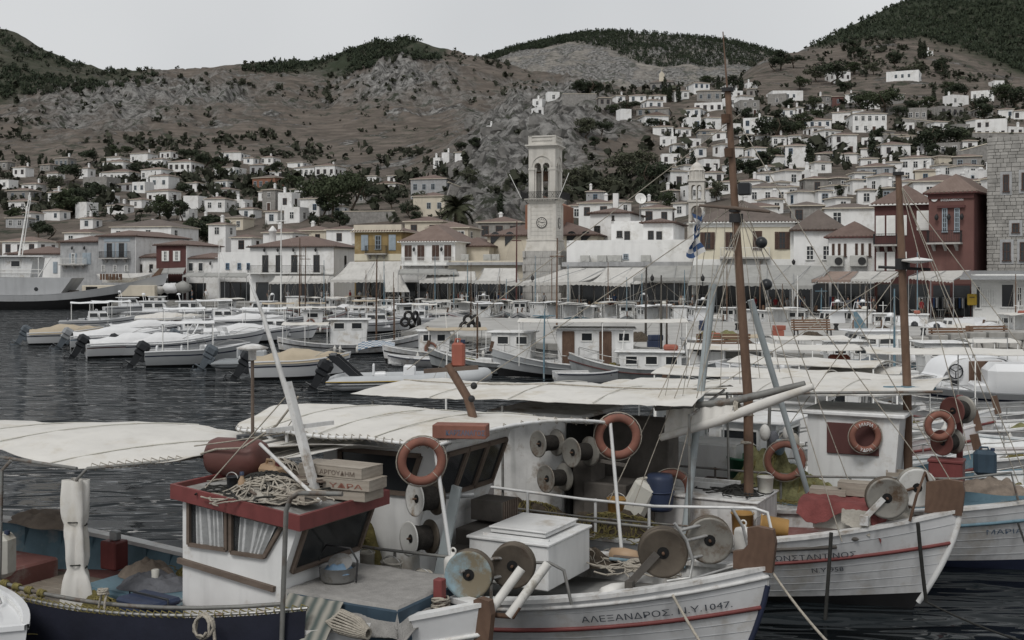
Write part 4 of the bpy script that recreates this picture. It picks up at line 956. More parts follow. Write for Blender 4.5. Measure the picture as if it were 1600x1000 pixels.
class FB:
    def __init__(s, name, label, x0, x1, ye, wall, dy=0, turn=-14, d=9, roof='hip', tile='roof_tile', rh=None, fascia='trim_brown', yb=None, ov=.45):
        xc = (x0 + x1) / 2; s.Y = fac(xc) + dy; s.sc = s.Y / F; s.x0, s.x1 = x0, x1
        th = R(turn); rel = th + math.atan2(xc - 800, F)
        s.w = (x1 - x0) * s.sc / math.cos(rel) * 0.995; s.h = CH + (HY - ye) * s.sc - QZ; s.d = d
        off = rotm(0, 0, th) @ Vector((-s.w / 2, 0, 0))
        s.t = thing(name, label, 'building', Vector(((xc - 800) * s.sc, s.Y, QZ)) + off, th)
        s.wall, s.ground = wall, None
        mb = MB(); mb.box((s.w / 2, d / 2, s.h / 2 - .5), (s.w, d, s.h + 1))
        if roof == 'flat':
            for a, b_, c, e in ((s.w / 2, .15, s.w, .3), (s.w / 2, d - .15, s.w, .3), (.15, d / 2, .3, d), (s.w - .15, d / 2, .3, d)): mb.box((a, b_, s.h + .15), (c + .01, e + .01, .3))
        s.body = mb.build('wall', wall, s.t)
        if roof != 'flat':
            mb = MB(); hip_roof(mb, s.w, d, s.h + .16, ov, rh); 
            # ridge and hip tiles and the scalloped eaves row
            mb.mi = 0; k = int(s.w / .32)
            for i in range(k): mb.tube([(-ov + .3 + i * (s.w + 2 * ov) / k, -ov - .03, s.h + .15), (-ov + .3 + i * (s.w + 2 * ov) / k, -ov + .35, s.h + .27)], .09, 5)
            s.roof = mb.build('roof', [tile, fascia], s.t)
    def loc(s, x, y): return (x - s.x0) / (s.x1 - s.x0) * s.w, CH + (HY - y) * s.sc - QZ
    def win(s, x, y, wp, hp, frame='trim_white', style='sash', shut=None, bars=2, name='window'):
        u, z = s.loc(x, y); w, h = wp * s.sc, hp * s.sc
        if style == 'shut':
            mb = MB(); mb.box((0, -.05, 0), (w + .2, .1, h + .2)); mb.mi = 1
            for q in (-1, 1):
                mb.box((q * w / 4, -.08, 0), (w / 2 - .03, .1, h))
                for i in range(int(h / .22)): mb.box((q * w / 4, -.135, -h / 2 + .15 + i * .22), (w / 2 - .16, .03, .1))
            return mb.build(name, [frame, shut or frame], s.t, (u, 0, z))
        a, p = window_data(w, h, frame, None, bars)
        o = put(name, a, s.t, (u, -.005, z)); put('pane', p, o, (0, 0, 0))
        if style == 'open':
            mb = MB()
            mb.box((0, 0, 0), (w * .5, .06, h))
            for i in range(int(h / .2)): mb.box((0, -.04, -h / 2 + .14 + i * .2), (w * .38, .03, .09))
            me = mb.data('shutter', shut or frame)
            for q in (-1, 1): put('shutter', me, o, (q * w * .78, -.06, 0))
        return o
    def band(s, y, hh, mt='trim_white', proud=.1, name='cornice', x0=None, x1=None):
        z = s.loc(0, y)[1]; mb = MB(); a = s.loc(x0, y)[0] if x0 else -.05; b_ = s.loc(x1, y)[0] if x1 else s.w + .05
        mb.box(((a + b_) / 2, .2 - proud, z), (b_ - a, .4 + proud, hh)); return mb.build(name, mt, s.t)
    def balcony(s, xa, xb, y, depth=1.0, rail='iron', h=1.0, brackets=True, slab='marble_low'):
        a, z = s.loc(xa, y); b_ = s.loc(xb, y)[0]
        mb = MB(); mb.box(((a + b_) / 2, -depth / 2, z - .08), (b_ - a, depth, .16))
        if brackets:
            for q in range(3): u = a + (b_ - a) * (q + .5) / 3; mb.prism([(-depth * .9, z - .16), (0, z - .16), (0, z - .75), (-depth * .2, z - .6)], u - .12, u + .12, 'yz')
        o = mb.build('balcony', slab, s.t); mb = MB(); railing(mb, a + .05, b_ - .05, -depth + .06, z, h)
        for u in (a + .05, b_ - .05):
            mb.beam((u, -depth + .06, z + h), (u, 0, z + h), .04, .04)
            for i in range(6): mb.box((u, -depth + .06 + depth * i / 6, z + h / 2), (.025, .025, h))
        mb.build('railing', rail, o); return o
    def shop(s, xa, xb, hgt=2.9, n=3, frame='trim_dark'):
        a, b_ = s.loc(xa, 0)[0], s.loc(xb, 0)[0]; w = (b_ - a) / n
        for q in range(n):
            mb = MB(); mb.box((0, -.04, hgt / 2), (w * .97, .08, hgt)); o = mb.build('shop_opening', frame, s.t, (a + w * (q + .5), 0, 0))
            mb = MB(); mb.box((0, -.09, hgt / 2), (w * .86, .04, hgt - .25)); mb.build('pane', 'pane_dark', o)
    def sidewin(s, fy, y, wp, hp, frame='trim_dark', side=1, bars=1):
        z = s.loc(0, y)[1]; a, p = window_data(wp * s.sc, hp * s.sc, frame, None, bars)
        o = put('window', a, s.t, (s.w + .005 if side > 0 else -.005, s.d * fy, z), R(90 if side > 0 else -90)); put('pane', p, o)
def lamp_(s, x, y):
    u, z = s.loc(x, y); mb = MB(); mb.lathe([(.05, -.25), (.16, -.1), (.19, .1), (.05, .3)], 8, (u, -.4, z)); mb.tube([(u, 0, z + .3), (u, -.4, z + .35)], .025, 5); mb.build('wall_lamp', 'iron', s.t)

b = FB('waterfront_house', 'white low house with tiled roof behind the moored ship', 14, 92, 398, 'wall_white', 2, -8, 9)
for x in (28, 50, 84): b.win(x, 418, 5, 16, 'trim_bluegrey', 'shut')
b = FB('waterfront_house', 'pale grey stone house with blue-grey shutters and white balcony', 96, 153, 379, 'wall_grey', 0, -10, 9)
b.win(115, 404, 6, 16, 'trim_white', 'open', 'trim_bluegrey'); b.win(135, 404, 12, 16, 'trim_bluegrey', 'shut'); b.balcony(98, 136, 413, 1.0, 'trim_white'); lamp_(b, 115, 388); lamp_(b, 133, 388)
b = FB('waterfront_house', 'dark grey stone house with tall shuttered balcony doors', 155, 210, 370, 'wall_grey', 0, -15, 16)
mb = MB(); mb.box((b.w + .02, b.d / 2, b.h / 2), (.06, b.d + .02, b.h)); mb.build('side_wall', 'wall_white', b.t)
for x in (172, 190): b.win(x, 391, 9, 22, 'trim_dark', 'open', 'trim_bluegrey', 3)
b.balcony(160, 203, 403, .9); b.band(375, .5, 'trim_bluegrey', .05, 'sign_board', 164, 202)
for x in (163, 180, 197): b.win(x, 419, 6, 10)
b = FB('waterfront_house', 'small white house between grey and red houses', 210, 246, 403, 'wall_white', 2, -14, 8)
for x in (220, 236): b.win(x, 419, 6, 12, 'trim_dark')
b = FB('waterfront_house', 'narrow dark red house with two white shuttered windows', 245, 290, 384, 'wall_red', -1, -14, 11)
mb = MB(); mb.box((b.w + .02, b.d / 2, b.h / 2), (.06, b.d + .02, b.h)); mb.build('side_wall', 'wall_white', b.t)
for x in (259, 276): b.win(x, 400, 6, 16, 'trim_white', 'open', 'trim_white')
b.shop(248, 288)
b = FB('waterfront_house', 'white two-storey house with two dark upper openings', 289, 342, 405, 'wall_white', 1, -14, 9)
for x in (299, 314): b.win(x, 417, 9, 14, 'trim_white', bars=0)
b.shop(292, 322, 2.6, 2); lamp_(b, 330, 412)
b = FB('waterfront_house', 'white flat-roofed house with three small blue windows', 341, 398, 397, 'wall_white', 0, -14, 9, 'flat')
for x in (356, 374, 388): b.win(x, 416, 6, 10, 'trim_blue', bars=1)
b.shop(345, 392, 2.8, 3)
b = FB('waterfront_house', 'long white house with four tall dark doors on one balcony', 391, 520, 387, 'wall_white', -2, -13, 11, fascia='trim_dark')
for x in (415, 436, 460, 494):
    b.win(x, 412, 10, 27, 'trim_dark', bars=2, name='balcony_door'); lamp_(b, x, 391)
b.balcony(392, 506, 426, 1.3, 'iron', slab='trim_white'); b.band(427.5, .25, 'trim_white', .15); b.shop(400, 515, 2.8, 5); b.sidewin(.4, 409, 7, 20); b.sidewin(.8, 407, 6, 12)
mb = MB(); mb.lathe([(.5, 0), (.5, 1.5), (.62, 1.6), (.62, 1.75), (.1, 2.4)], 10); mb.build('chimney', 'wall_white', b.t, (b.w * .13, 4, b.h + .9)); mb.build('chimney', 'wall_white', b.t, (b.w * 1.04, 7, b.h + .7))
b = FB('waterfront_house', 'ochre house with white cornice and three grey-blue windows', 554, 627, 363, 'wall_ochre', -3, -13, 10, fascia='wall_cream')
for x in (570, 591, 613): b.win(x, 379, 9, 22, 'trim_bluegrey', 'shut', 'trim_bluegrey') if x != 591 else b.win(x, 379, 10, 22, 'trim_bluegrey')
b.band(357, 1.0, 'wall_cream', .15); b.band(402, .9, 'wall_yellow', .03, 'plinth_band'); b.balcony(573, 606, 396, .9); b.shop(556, 626, 3.0, 3)
b = FB('waterfront_house', 'white house with four brown shuttered doors and white railing', 627, 711, 379, 'wall_white', -5, -13, 12, fascia='trim_white', rh=2.3, tile='roof_tile_old')
for x in (638, 658, 681, 700): b.win(x, 395, 12, 24, 'trim_white', 'shut', 'trim_brown')
b.balcony(629, 709, 413, 1.0, 'trim_white', .9, slab='trim_white'); b.band(380.5, .25, 'trim_white', .1); b.shop(632, 706, 2.9, 4)
for x in (648, 691): lamp_(b, x, 390)
b = FB('waterfront_house', 'cream annex with small tiled roof beside white balcony house', 712, 764, 386, 'wall_cream', 4, -13, 8, rh=1.2)
b.win(730, 402, 6, 8, 'trim_brown'); b.shop(716, 760, 2.8, 3)
b = FB('market_building', 'long low grey flat-roofed market hall left of clock tower', 700, 826, 411, 'wall_cream', -2, -13, 7, 'flat')
b.shop(704, 824, 2.9, 8); b.band(412, .35, 'wall_grey', .5)
for x, y in ((722, 405), (758, 404), (771, 405)):
    u, z = b.loc(x, y); mb = MB(); mb.box((u, 1.2, b.h + .7), (1.0, .45, .8), b=.04); mb.lathe([(.3, 0), (.3, .04)], 12, (u - .15, .96, b.h + .7), rotm(R(90))); mb.build('air_conditioner', ['ac_white'], b.t)
b = FB('monastery_wall', 'long blank white monastery wall right of clock tower', 884, 1086, 379, 'wall_white', 3, -15, 10, 'flat')
b.win(978, 401, 8, 9, 'trim_bluegrey'); b.band(413, .5, 'wall_grey', 1.6, 'ledge')
for x in (915, 942, 958, 965, 1010): 
    u, z = b.loc(x, 404); mb = MB(); mb.box((u, -.5, z), (1.1, .5, .8), b=.04); mb.lathe([(.3, 0), (.3, .05)], 12, (u - .15, -.74, z), rotm(R(90))); mb.build('air_conditioner', ['ac_white'], b.t)
b.shop(890, 1080, 2.9, 10)
b = FB('church', 'cream church with arched windows and tiled roofs behind clock tower', 760, 932, 369, 'wall_cream', 12, -14, 14, tile='roof_tile', rh=2.6, fascia='trim_brown')
for x in (773, 796, 893, 915):
    u, z = b.loc(x, 374); put('arched_window', FARCH, b.t, (u, -.01, z)).scale = (.8, 1, .8)
mb = MB(); mb.prism([(0, 0), (5, 0), (5, 4.2), (2.5, 5.4), (0, 4.2)], 2, 10); mb.build('nave', 'wall_terracotta', b.t, (b.w * .32, 0, b.h))
b = FB('waterfront_house', 'white house with tiled roof above the monastery wall', 922, 985, 334, 'wall_white', 22, -16, 11, tile='roof_tile')
b.win(933, 359, 10, 13, 'trim_dark'); b.win(958, 341, 4, 8, 'trim_dark'); mb = MB(); mb.box((0, 0, 0), (.7, .7, 2)); mb.build('chimney', 'wall_white', b.t, (b.w * .5, 4, b.h + 2))
b = FB('waterfront_house', 'white flat-roofed house with two dark windows by the dish', 955, 1030, 349, 'wall_white', 12, -14, 10, 'flat')
b.win(968, 366, 9, 11, 'trim_dark'); b.win(980, 369, 9, 16, 'trim_dark')
b = FB('waterfront_house', 'white house with tiled roof left of yellow house', 1005, 1052, 349, 'wall_white', 10, -16, 10, tile='roof_tile')
b.win(1017, 368, 9, 15, 'trim_dark'); b.win(1030, 369, 9, 15, 'trim_dark')
b = FB('waterfront_house', 'pale yellow house with red-brown shuttered windows', 1084, 1240, 349, 'wall_yellow', -2, -9, 11, tile='roof_tile_dark', rh=2.6, fascia='trim_white')
for x in (1106, 1145, 1183, 1221): b.win(x, 376, 11, 27, 'trim_brown', 'open' if x != 1183 else 'shut', 'trim_brown', 2)
b.balcony(1125, 1202, 402, .9, 'trim_white'); b.band(351, .5, 'trim_white', .06); b.band(411, .8, 'trim_white', .05, 'plinth_band'); b.shop(1088, 1236, 3.0, 6)
for x in (1087, 1237):
    u = b.loc(x, 0)[0]; mb = MB(); mb.box((u, -.03, b.h / 2), (.5, .1, b.h - .1)); mb.build('corner_strip', 'trim_white', b.t)
b = FB('waterfront_house', 'white house with dark hipped roof right of yellow house', 1241, 1318, 361, 'wall_white', 1, -14, 9, tile='roof_tile_dark', rh=2.2, fascia='trim_brown')
for x in (1266, 1291): b.win(x, 395, 12, 23, 'trim_white', bars=2)
lamp_(b, 1241, 410); b.shop(1245, 1312, 3.0, 3)
b = FB('waterfront_house', 'narrow white house with thin windows and two air conditioners', 1296, 1367, 372, 'wall_white', -1, -22, 10, tile='roof_tile', rh=1.6, fascia='trim_red' if 'trim_red' in MATS else 'wall_red')
for x in (1303, 1312, 1321, 1338, 1347, 1358): b.win(x, 391, 4, 21, 'trim_brown', bars=2)
for x in (1307, 1342):
    u, z = b.loc(x, 408); mb = MB(); mb.box((u, -.5, z), (1.6, .8, 1.1), b=.05); o = mb.build('air_conditioner', 'ac_white', b.t); mb = MB(); mb.lathe([(.38, 0), (.38, .05)], 14, (u + .35, -.92, z), rotm(R(90))); mb.build('fan', 'iron', o)
b.shop(1300, 1365, 3.0, 3)
b = FB('waterfront_house', 'dark red house with white shutters and small white balcony', 1368, 1452, 321, 'wall_red', -1, -26, 12, tile='roof_tile', rh=2.0, fascia='trim_white')
b.win(1377, 352, 10, 28, 'trim_white', 'shut'); b.win(1393, 352, 10, 28, 'trim_white', 'shut'); b.win(1442, 345, 18, 27, 'trim_white', 'shut')
b.win(1377, 408, 9, 26, 'trim_white', 'shut'); b.win(1393, 408, 9, 26, 'trim_white', 'shut'); b.win(1412, 352, 6, 28, 'trim_white', 'shut'); b.win(1412, 408, 6, 26, 'trim_white', 'shut'); b.balcony(1368, 1404, 382, 1.1, 'iron', 1.0); b.shop(1372, 1450, 3.0, 4)
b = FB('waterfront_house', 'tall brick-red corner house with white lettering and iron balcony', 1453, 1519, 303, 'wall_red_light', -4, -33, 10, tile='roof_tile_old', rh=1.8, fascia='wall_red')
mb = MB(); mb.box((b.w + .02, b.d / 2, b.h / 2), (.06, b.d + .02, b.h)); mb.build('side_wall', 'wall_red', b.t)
for x in (1477, 1495): b.win(x, 344, 8, 38, 'trim_bluegrey', bars=4, name='balcony_door')
b.balcony(1453, 1503, 379, 1.0, 'iron', 1.05); b.band(323, .22, 'wall_red', .18, 'window_hood', 1466, 1507); b.band(306, .5, 'wall_red', .12)
for x in (1466, 1484, 1503): lamp_(b, x, 340)
b.shop(1458, 1516, 3.0, 2, 'wall_red')
vs, fs = text_geo('INTERAMERICAN', 1.0, .01); k = max(v[0] for v in vs); wl_ = (1504 - 1471) / (1519 - 1453) * b.w; u, z = b.loc(1471, 314)
mb = MB(); mb.add([(u + v[0] / k * wl_, -.09, z + v[1] * wl_ / k * 1.15) for v in vs], fs); mb.lathe([(.3, 0), (.3, .05)], 16, (u - .55, -.05, z + .28), rotm(R(90))); mb.build('lettering', 'letter_white', b.t)

# big stone mansion at the right edge: every course is laid stone by stone
b = FB('stone_mansion', 'tall rough stone mansion with plastered window surrounds at right edge', 1550, 1690, 213, 'wall_stone', -2, -30, 12, 'flat')
sr = random.Random(8); mbs = MB(); z = 0.0; row = 0
sm_ = [MB(), MB()]
while z < b.h:
    hh = sr.uniform(.26, .42); x = -.05
    while x < b.w:
        ww = sr.uniform(.35, .85)
        if x + ww / 2 < 9.5: sm_[sr.random() < .35].box((x + ww / 2, -.02 - sr.uniform(0, .05), z + hh / 2), (ww - .025, .22, hh - .025), b=.02)
        x += ww
    y = -.05
    while y < b.d: ww = sr.uniform(.35, .85); sm_[0].box((-.02 - sr.uniform(0, .04), y + ww / 2, z + hh / 2), (.2, ww - .05, hh - .05)); y += ww
    z += hh
mat('stone_a', (0.34, 0.33, 0.31), 0.95, 0.3, 1.1, bump=0.5, bscale=6); mat('stone_b', (0.28, 0.272, 0.255), 0.95, 0.3, 1.1, bump=0.5, bscale=6)
for m_, mt in zip(sm_, ('stone_a', 'stone_b')): tag(m_.build('wall_stones', mt, b.t), kind='stuff')
for x, y, w_, h_ in ((1576, 285, 9, 28), (1603, 283, 9, 28), (1590, 356, 11, 16), (1577, 393, 12, 30), (1602, 393, 12, 30)):
    u, z = b.loc(x, y); mb = MB(); mb.box((u, -.1, z), (w_ * b.sc + .45, .2, h_ * b.sc + .5)); mb.build('plaster_surround', 'wall_grey', b.t); o = b.win(x, y, w_, h_, 'trim_brown', bars=1); o.location.y = -.2
b = FB('harbour_kiosk', 'white wooden kiosk with glazed door and grey flat canopy', 1522, 1640, 434, 'trim_white', -9, -24, 5, 'flat')
b.win(1532, 465, 8, 36, 'trim_white', bars=0, name='door')
for x in (1540, 1547, 1554): b.win(x, 465, 5, 26, 'trim_white', bars=1)
b.win(1575, 462, 20, 38, 'trim_white', bars=0); b.win(1592, 464, 8, 32, 'trim_white')
mb = MB(); mb.prism([(-2.2, b.h - .15), (5, b.h + .5), (5, b.h + .62), (-2.2, b.h)], -.8, b.w, 'yz'); mb.build('canopy', 'metal_grey', b.t)
p = P(1519, 470, fac(1519) - 10); t = thing('post_box', 'yellow metal post box beside the white kiosk', 'post box', p, R(-24)); mb = MB(); mb.box((0, 0, .1), (.75, .5, .95), b=.06); mb.build('body', 'post_yellow', t); mb = MB(); mb.box((0, 0, -1.0), (.12, .12, 1.3)); mb.build('post', 'iron', t); mb = MB(); mb.box((0, -.255, .3), (.4, .03, .06)); mb.build('slot', 'iron', t)

# ------------------------------------------------------------------ clock tower
TY = 139.0; ts = TY / F
def tz(y): return CH + (HY - y) * ts - QZ
t = thing('clock_tower', 'tall pale marble clock tower with belfry and iron balcony', 'tower', (P(853, 0, TY).x, TY + 1.7, QZ), R(-17))
W = 3.45
def ringbox(mb, w, z0, z1, w2=None):
    w2 = w2 or w; vs = [(x * w / 2, y * w / 2, z0) for x, y in ((-1, -1), (1, -1), (1, 1), (-1, 1))] + [(x * w2 / 2, y * w2 / 2, z1) for x, y in ((-1, -1), (1, -1), (1, 1), (-1, 1))]
    mb.add(vs, [(0, 1, 5, 4), (1, 2, 6, 5), (2, 3, 7, 6), (3, 0, 4, 7), (4, 5, 6, 7), (3, 2, 1, 0)])
mb = MB(); ringbox(mb, W + 1.0, -.5, tz(392) - .02, W + .86); o = mb.build('base', 'marble_joint', t)
bm_ = MB(); bm_.box((0, 0, 0), (1, 1, 1), b=.03); bme = bm_.data('ashlar_block', 'marble_low'); sr = random.Random(2)
k = 8; H_ = tz(392)
for c in range(k):
    w = W + 1.06 - .14 * c / k; n_ = 4; 
    for f_ in range(4):
        for i in range(n_):
            x = -w / 2 + w * (i + .5 + (.25 if c % 2 else -.0)) / n_
            if x > w / 2 - .2: x = w / 2 - .25
            q = put('ashlar_block', bme, o); rz = f_ * math.pi / 2; v = rotm(0, 0, rz) @ Vector((x, -w / 2 + .14, (c + .5) * H_ / k)); q.location = v; q.rotation_euler = (0, 0, rz); q.scale = (w / n_ - .03, .3 + sr.uniform(0, .03), H_ / k - .03)
mb = MB(); ringbox(mb, W + .7, tz(392), tz(387), W + .55); ringbox(mb, W + .5, tz(387), tz(376), W + .22); ringbox(mb, W + .38, tz(376), tz(374)); mb.build('plinth', 'marble', t)
mb = MB(); ringbox(mb, W + .05, tz(374), tz(317), W - .12)
for s_ in (-1, 1):
    for q in (-1, 1): mb.box((s_ * (W / 2 - .16), q * (W / 2 - .16), (tz(372) + tz(319)) / 2), (.42, .42, tz(319) - tz(372)))
shaft = mb.build('shaft', 'marble', t)
mb = MB()
for q in range(1, 9):
    zq = tz(374) + (tz(317) - tz(374)) * q / 9; ringbox(mb, W + .062 - .17 * q / 9, zq - .012, zq + .012)
mb.build('joints', 'marble_joint', shaft)
mb = MB(); ringbox(mb, W + .1, tz(317), tz(315)); ringbox(mb, W + .3, tz(315), tz(313.5)); ringbox(mb, W + .75, tz(311.8), tz(310))
for f_ in range(4):
    for i in range(11): v = rotm(0, 0, f_ * math.pi / 2) @ Vector((-W / 2 + W * (i + .5) / 11, -W / 2 - .2, (tz(313.5) + tz(311.8)) / 2)); mb.box(v, (.2, .2, .15), rotm(0, 0, f_ * math.pi / 2))
mb.build('cornice', 'marble', t)
mb = MB(); br = W / 2 + .72
for f_ in range(4):
    mb.T = Euler((0, 0, f_ * math.pi / 2)).to_matrix().to_4x4(); railing(mb, -br, br, -br, tz(310), .78, .12, .018)
    for i in range(8): x = -br + 2 * br * (i + .5) / 8; mb.tube([(x - .2, -br, tz(310) + .1), (x + .2, -br, tz(310) + .7)], .015, 4); mb.tube([(x + .2, -br, tz(310) + .1), (x - .2, -br, tz(310) + .7)], .015, 4)
mb.T = None; mb.build('balcony_railing', 'iron', t)
zb, zi, zt = tz(310), tz(264), tz(231)      # belfry floor, impost, top
Wb = W - .12
mb = MB()
for s_ in (-1, 1):
    for q in (-1, 1): mb.box((s_ * (Wb / 2 - .36), q * (Wb / 2 - .36), (zb + zi) / 2), (.72, .72, zi - zb), b=.03); mb.box((s_ * (Wb / 2 - .36), q * (Wb / 2 - .36), zi + .0), (.84, .84, .22))
mb.build('pier', 'marble', t)
ow = (Wb - 1.44) / 2 - .12; rr = ow / 2
for f_ in range(4):
    mb = MB(); cxs = (-ow / 2 - .11, ow / 2 + .11); out = [(-Wb / 2, zi + .11)]
    for c in cxs: out += [(c - rr, zi + .11)] + [(c - rr * math.cos(math.pi * k / 10), zi + .35 + rr * math.sin(math.pi * k / 10)) for k in range(11)] + [(c + rr, zi + .11)]
    out += [(Wb / 2, zi + .11), (Wb / 2, zt), (-Wb / 2, zt)]
    e = .001 * f_; mb.prism([(a * (1 - e), b_) for a, b_ in out], -Wb / 2 + e, -Wb / 2 + .35); 
    pts = [(1.25 * math.cos(math.pi * k / 16), zi + .35 + 1.25 * math.sin(math.pi * k / 16)) for k in range(17)]
    for (a, c), (a2, c2) in zip(pts, pts[1:]): mb.beam((a, -Wb / 2 - .02, c), (a2, -Wb / 2 - .02, c2), .12, .16, (0, 1, 0))
    mb.build('arch_panel', 'marble', t, rz=f_ * math.pi / 2)
    mb = MB()
    for x in (0, -Wb / 2 + .82, Wb / 2 - .82): mb.lathe([(.16, 0), (.16, .12), (.11, .2), (.1, zi - zb - .3), (.17, zi - zb - .12), (.19, zi - zb), (.19, zi - zb + .12)], 10, (x, -Wb / 2 + .22, zb))
    mb.build('colonnette', 'marble', t, rz=f_ * math.pi / 2)
mb = MB(); ringbox(mb, Wb - .6, zi + 1.6, zt); ringbox(mb, Wb - .1, zb - .02, zb + .06); mb.build('belfry_floor', 'marble_low', t)
mb = MB(); mb.lathe([(.05, 1.0), (.25, .95), (.32, .6), (.42, .2), (.6, 0), (.55, 0)], 14, (0, 0, zb + 2.2)); mb.beam((-1.4, 0, zb + 3.3), (1.4, 0, zb + 3.3), .16, .2); mb.build('bell', 'rust', t)
mb = MB(); ringbox(mb, Wb + .1, zt, zt + .12); ringbox(mb, Wb + .35, zt + .12, zt + .26); ringbox(mb, Wb + .72, zt + .26, zt + .42); mb.build('top_cornice', 'marble', t)
mb = MB()
for f_ in range(4):
    mb.T = Euler((0, 0, f_ * math.pi / 2)).to_matrix().to_4x4(); y = -Wb / 2 + .05; z0 = zt + .42
    mb.box((0, y, z0 + .1), (Wb - .1, .22, .2)); mb.box((0, y, z0 + 1.0), (Wb - .1, .24, .16))
    for s_ in (-1,): mb.box((s_ * (Wb / 2 - .2), y + .1, z0 + .54), (.44, .44, 1.1))
    mb.box((0, y + .04, z0 + .55), (Wb - .3, .08, .75))
    for i in range(9): mb.lathe([(.13, -.05), (.13, .05)], 8, (-Wb / 2 + .55 + (Wb - 1.1) * i / 8, y - .03, z0 + .55), rotm(R(90)))
mb.T = None; mb.build('parapet', 'marble', t)
for f_ in (0, 1, 3):
    c = (0, -W / 2 + .02, tz(348)); mb = MB(); mb.lathe([(.72, 0), (.72, .05)], 32, c, rotm(R(90))); mb.mi = 1; mb.lathe([(.67, .03), (.67, .09)], 32, c, rotm(R(90))); mb.mi = 0; mb.lathe([(.57, .07), (.57, .1)], 32, c, rotm(R(90)))
    o = mb.build('clock_face', ['marble', 'iron'], t, rz=f_ * math.pi / 2)
    mb = MB()
    for q in range(12):
        a = q * math.pi / 6
        for k in (-1, 0, 1): mb.box((c[0] + math.sin(a) * .42 + k * .03 * math.cos(a), c[1] - .105, c[2] + math.cos(a) * .42 - k * .03 * math.sin(a)), (.02, .01, .15), rotm(0, a, 0))
    mb.build('numeral', 'iron', o)
    mb = MB()
    for a, L, w in ((R(294), .5, .06), (R(84), .32, .08)): mb.box((c[0] + math.sin(a) * L * .42, c[1] - .125, c[2] + math.cos(a) * L * .42), (w, .012, L), rotm(0, a, 0))
    mb.build('hand', 'iron', o)
for s_, nm in ((-1, 'left'), (1, 'right')):
    mb = MB(); mb.tube([(s_ * (br - .1), -br, zb), (s_ * (br + 1.25), -br - .5, zb + 2.9)], .04, 6); mb.build('flag_pole', 'trim_white', t)
# small belfry of the inner church
BY = 176.0; bs_ = BY / F
t = thing('bell_tower', 'slender pale stone belfry with small dome above the roofs', 'tower', P(1089, 372, BY), R(-14))
q_ = lambda y: (372 - y) * bs_; w = 2.35
mb = MB(); ringbox(mb, w + .3, -6, q_(352)); ringbox(mb, w + .5, q_(352), q_(349)); mb.build('base', 'marble', t)
for (y0, y1, n_) in ((349, 316, 1), (313, 284, 2)):
    for f_ in range(4):
        mb = MB(); z0, z1 = q_(y0), q_(y1); ow = (w - .7) / n_ - (.14 if n_ > 1 else 0); rr = ow / 2; e = .002 * f_
        cxs = [0] if n_ == 1 else [-ow / 2 - .08, ow / 2 + .08]; out = [(-w / 2, z0), (-w / 2, z0)][:1]
        for c in cxs: out += [(c - rr, z0)] + [(c - rr * math.cos(math.pi * k / 8), z1 - .55 - rr + rr * math.sin(math.pi * k / 8)) for k in range(9)] + [(c + rr, z0)]
        out += [(w / 2, z0), (w / 2, z1), (-w / 2, z1)]; mb.prism([(a * (1 - e), b_) for a, b_ in out], -w / 2 + e, -w / 2 + .3); mb.build('arch_panel', 'marble', t, rz=f_ * math.pi / 2)
    mb = MB(); ringbox(mb, w + .35, q_(y1), q_(y1 - 3)); mb.build('cornice', 'marble', t)
mb = MB(); mb.lathe([(1.15, q_(281)), (1.15, q_(268)), (1.3, q_(267)), (1.05, q_(264)), (.9, q_(260)), (.55, q_(256)), (.12, q_(253)), (.1, q_(250))], 8, smooth=False)
for k in range(8): a = (k + .5) * math.pi / 4; mb.box((1.15 * math.cos(a), 1.15 * math.sin(a), q_(274)), (.16, .16, q_(268) - q_(281)), rotm(0, 0, a))
mb.build('dome', 'marble', t)
mb = MB(); mb.box((0, 0, q_(247)), (.1, .1, .9)); mb.box((0, 0, q_(246)), (.5, .1, .1)); mb.build('cross', 'marble', t)
# satellite dish
p = P(1000, 322, 150); t = thing('satellite_dish', 'round white satellite dish on a pole above the roofs', 'dish', p)
mb = MB(); mb.lathe([(.02, 0), (.35, .06), (.62, .2), (.75, .33), (.72, .35), (.6, .23), (.02, .04)], 20, (0, -.2, .85), rotm(R(70), 0, R(10))); mb.build('reflector', 'trim_white', t); mb = MB(); mb.tube([(0, 0, -3), (0, 0, .8)], .06, 6); mb.tube([(0, -.2, .6), (0, -1.0, 1.0)], .03, 4); mb.build('mount', 'metal_grey', t)

# ------------------------------------------------------------------ awnings over the quay
def awning(label, bl, br_, fr, fl, mt='awning_white', sag=.25, val=.35, posts=3, auto=None):
    A, B, C, D = (P(*q) for q in (bl, br_, fr, fl)); c0 = (C + D) / 2; c0.z = QZ
    t = thing('awning', label, 'awning', c0)
    def fn(u, v):
        p = A.lerp(B, u).lerp(D.lerp(C, u), v) - c0; p.z -= sag * math.sin(math.pi * v) + .06 * abs(math.sin(u * 3.14 * 6)) * math.sin(3.14 * v); return p
    mb = MB(); mb.grid(fn, 24, 8, .03); mb.build('canvas', mt, t)
    if val:
        mb = MB(); mb.grid(lambda u, v: D.lerp(C, u) - c0 - Vector((0, .02 + .03 * math.sin(u * 60), (val + .05 * math.cos(u * 3.14 * 26)) * v)), 52, 1); mb.build('valance', mt, t)
    for k in range(posts):
        p = D.lerp(C, k / max(1, posts - 1)) - c0; mb = MB(); mb.tube([(p.x, p.y + .05, 0), (p.x, p.y + .05, p.z)], .035, 6); mb.build('post', 'metal_grey', t)
        q = A.lerp(B, k / max(1, posts - 1)) - c0; mb = MB(); mb.tube([q, p], .03, 5); mb.build('rafter', 'metal_grey', t)
    return t
f0 = fac
awning('wide pale canvas awning in front of ochre house', (546, 409, f0(590) - 4), (627, 408, f0(590) - 6), (622, 437, f0(570) - 11), (516, 437, f0(570) - 9), 'awning_white', .3)
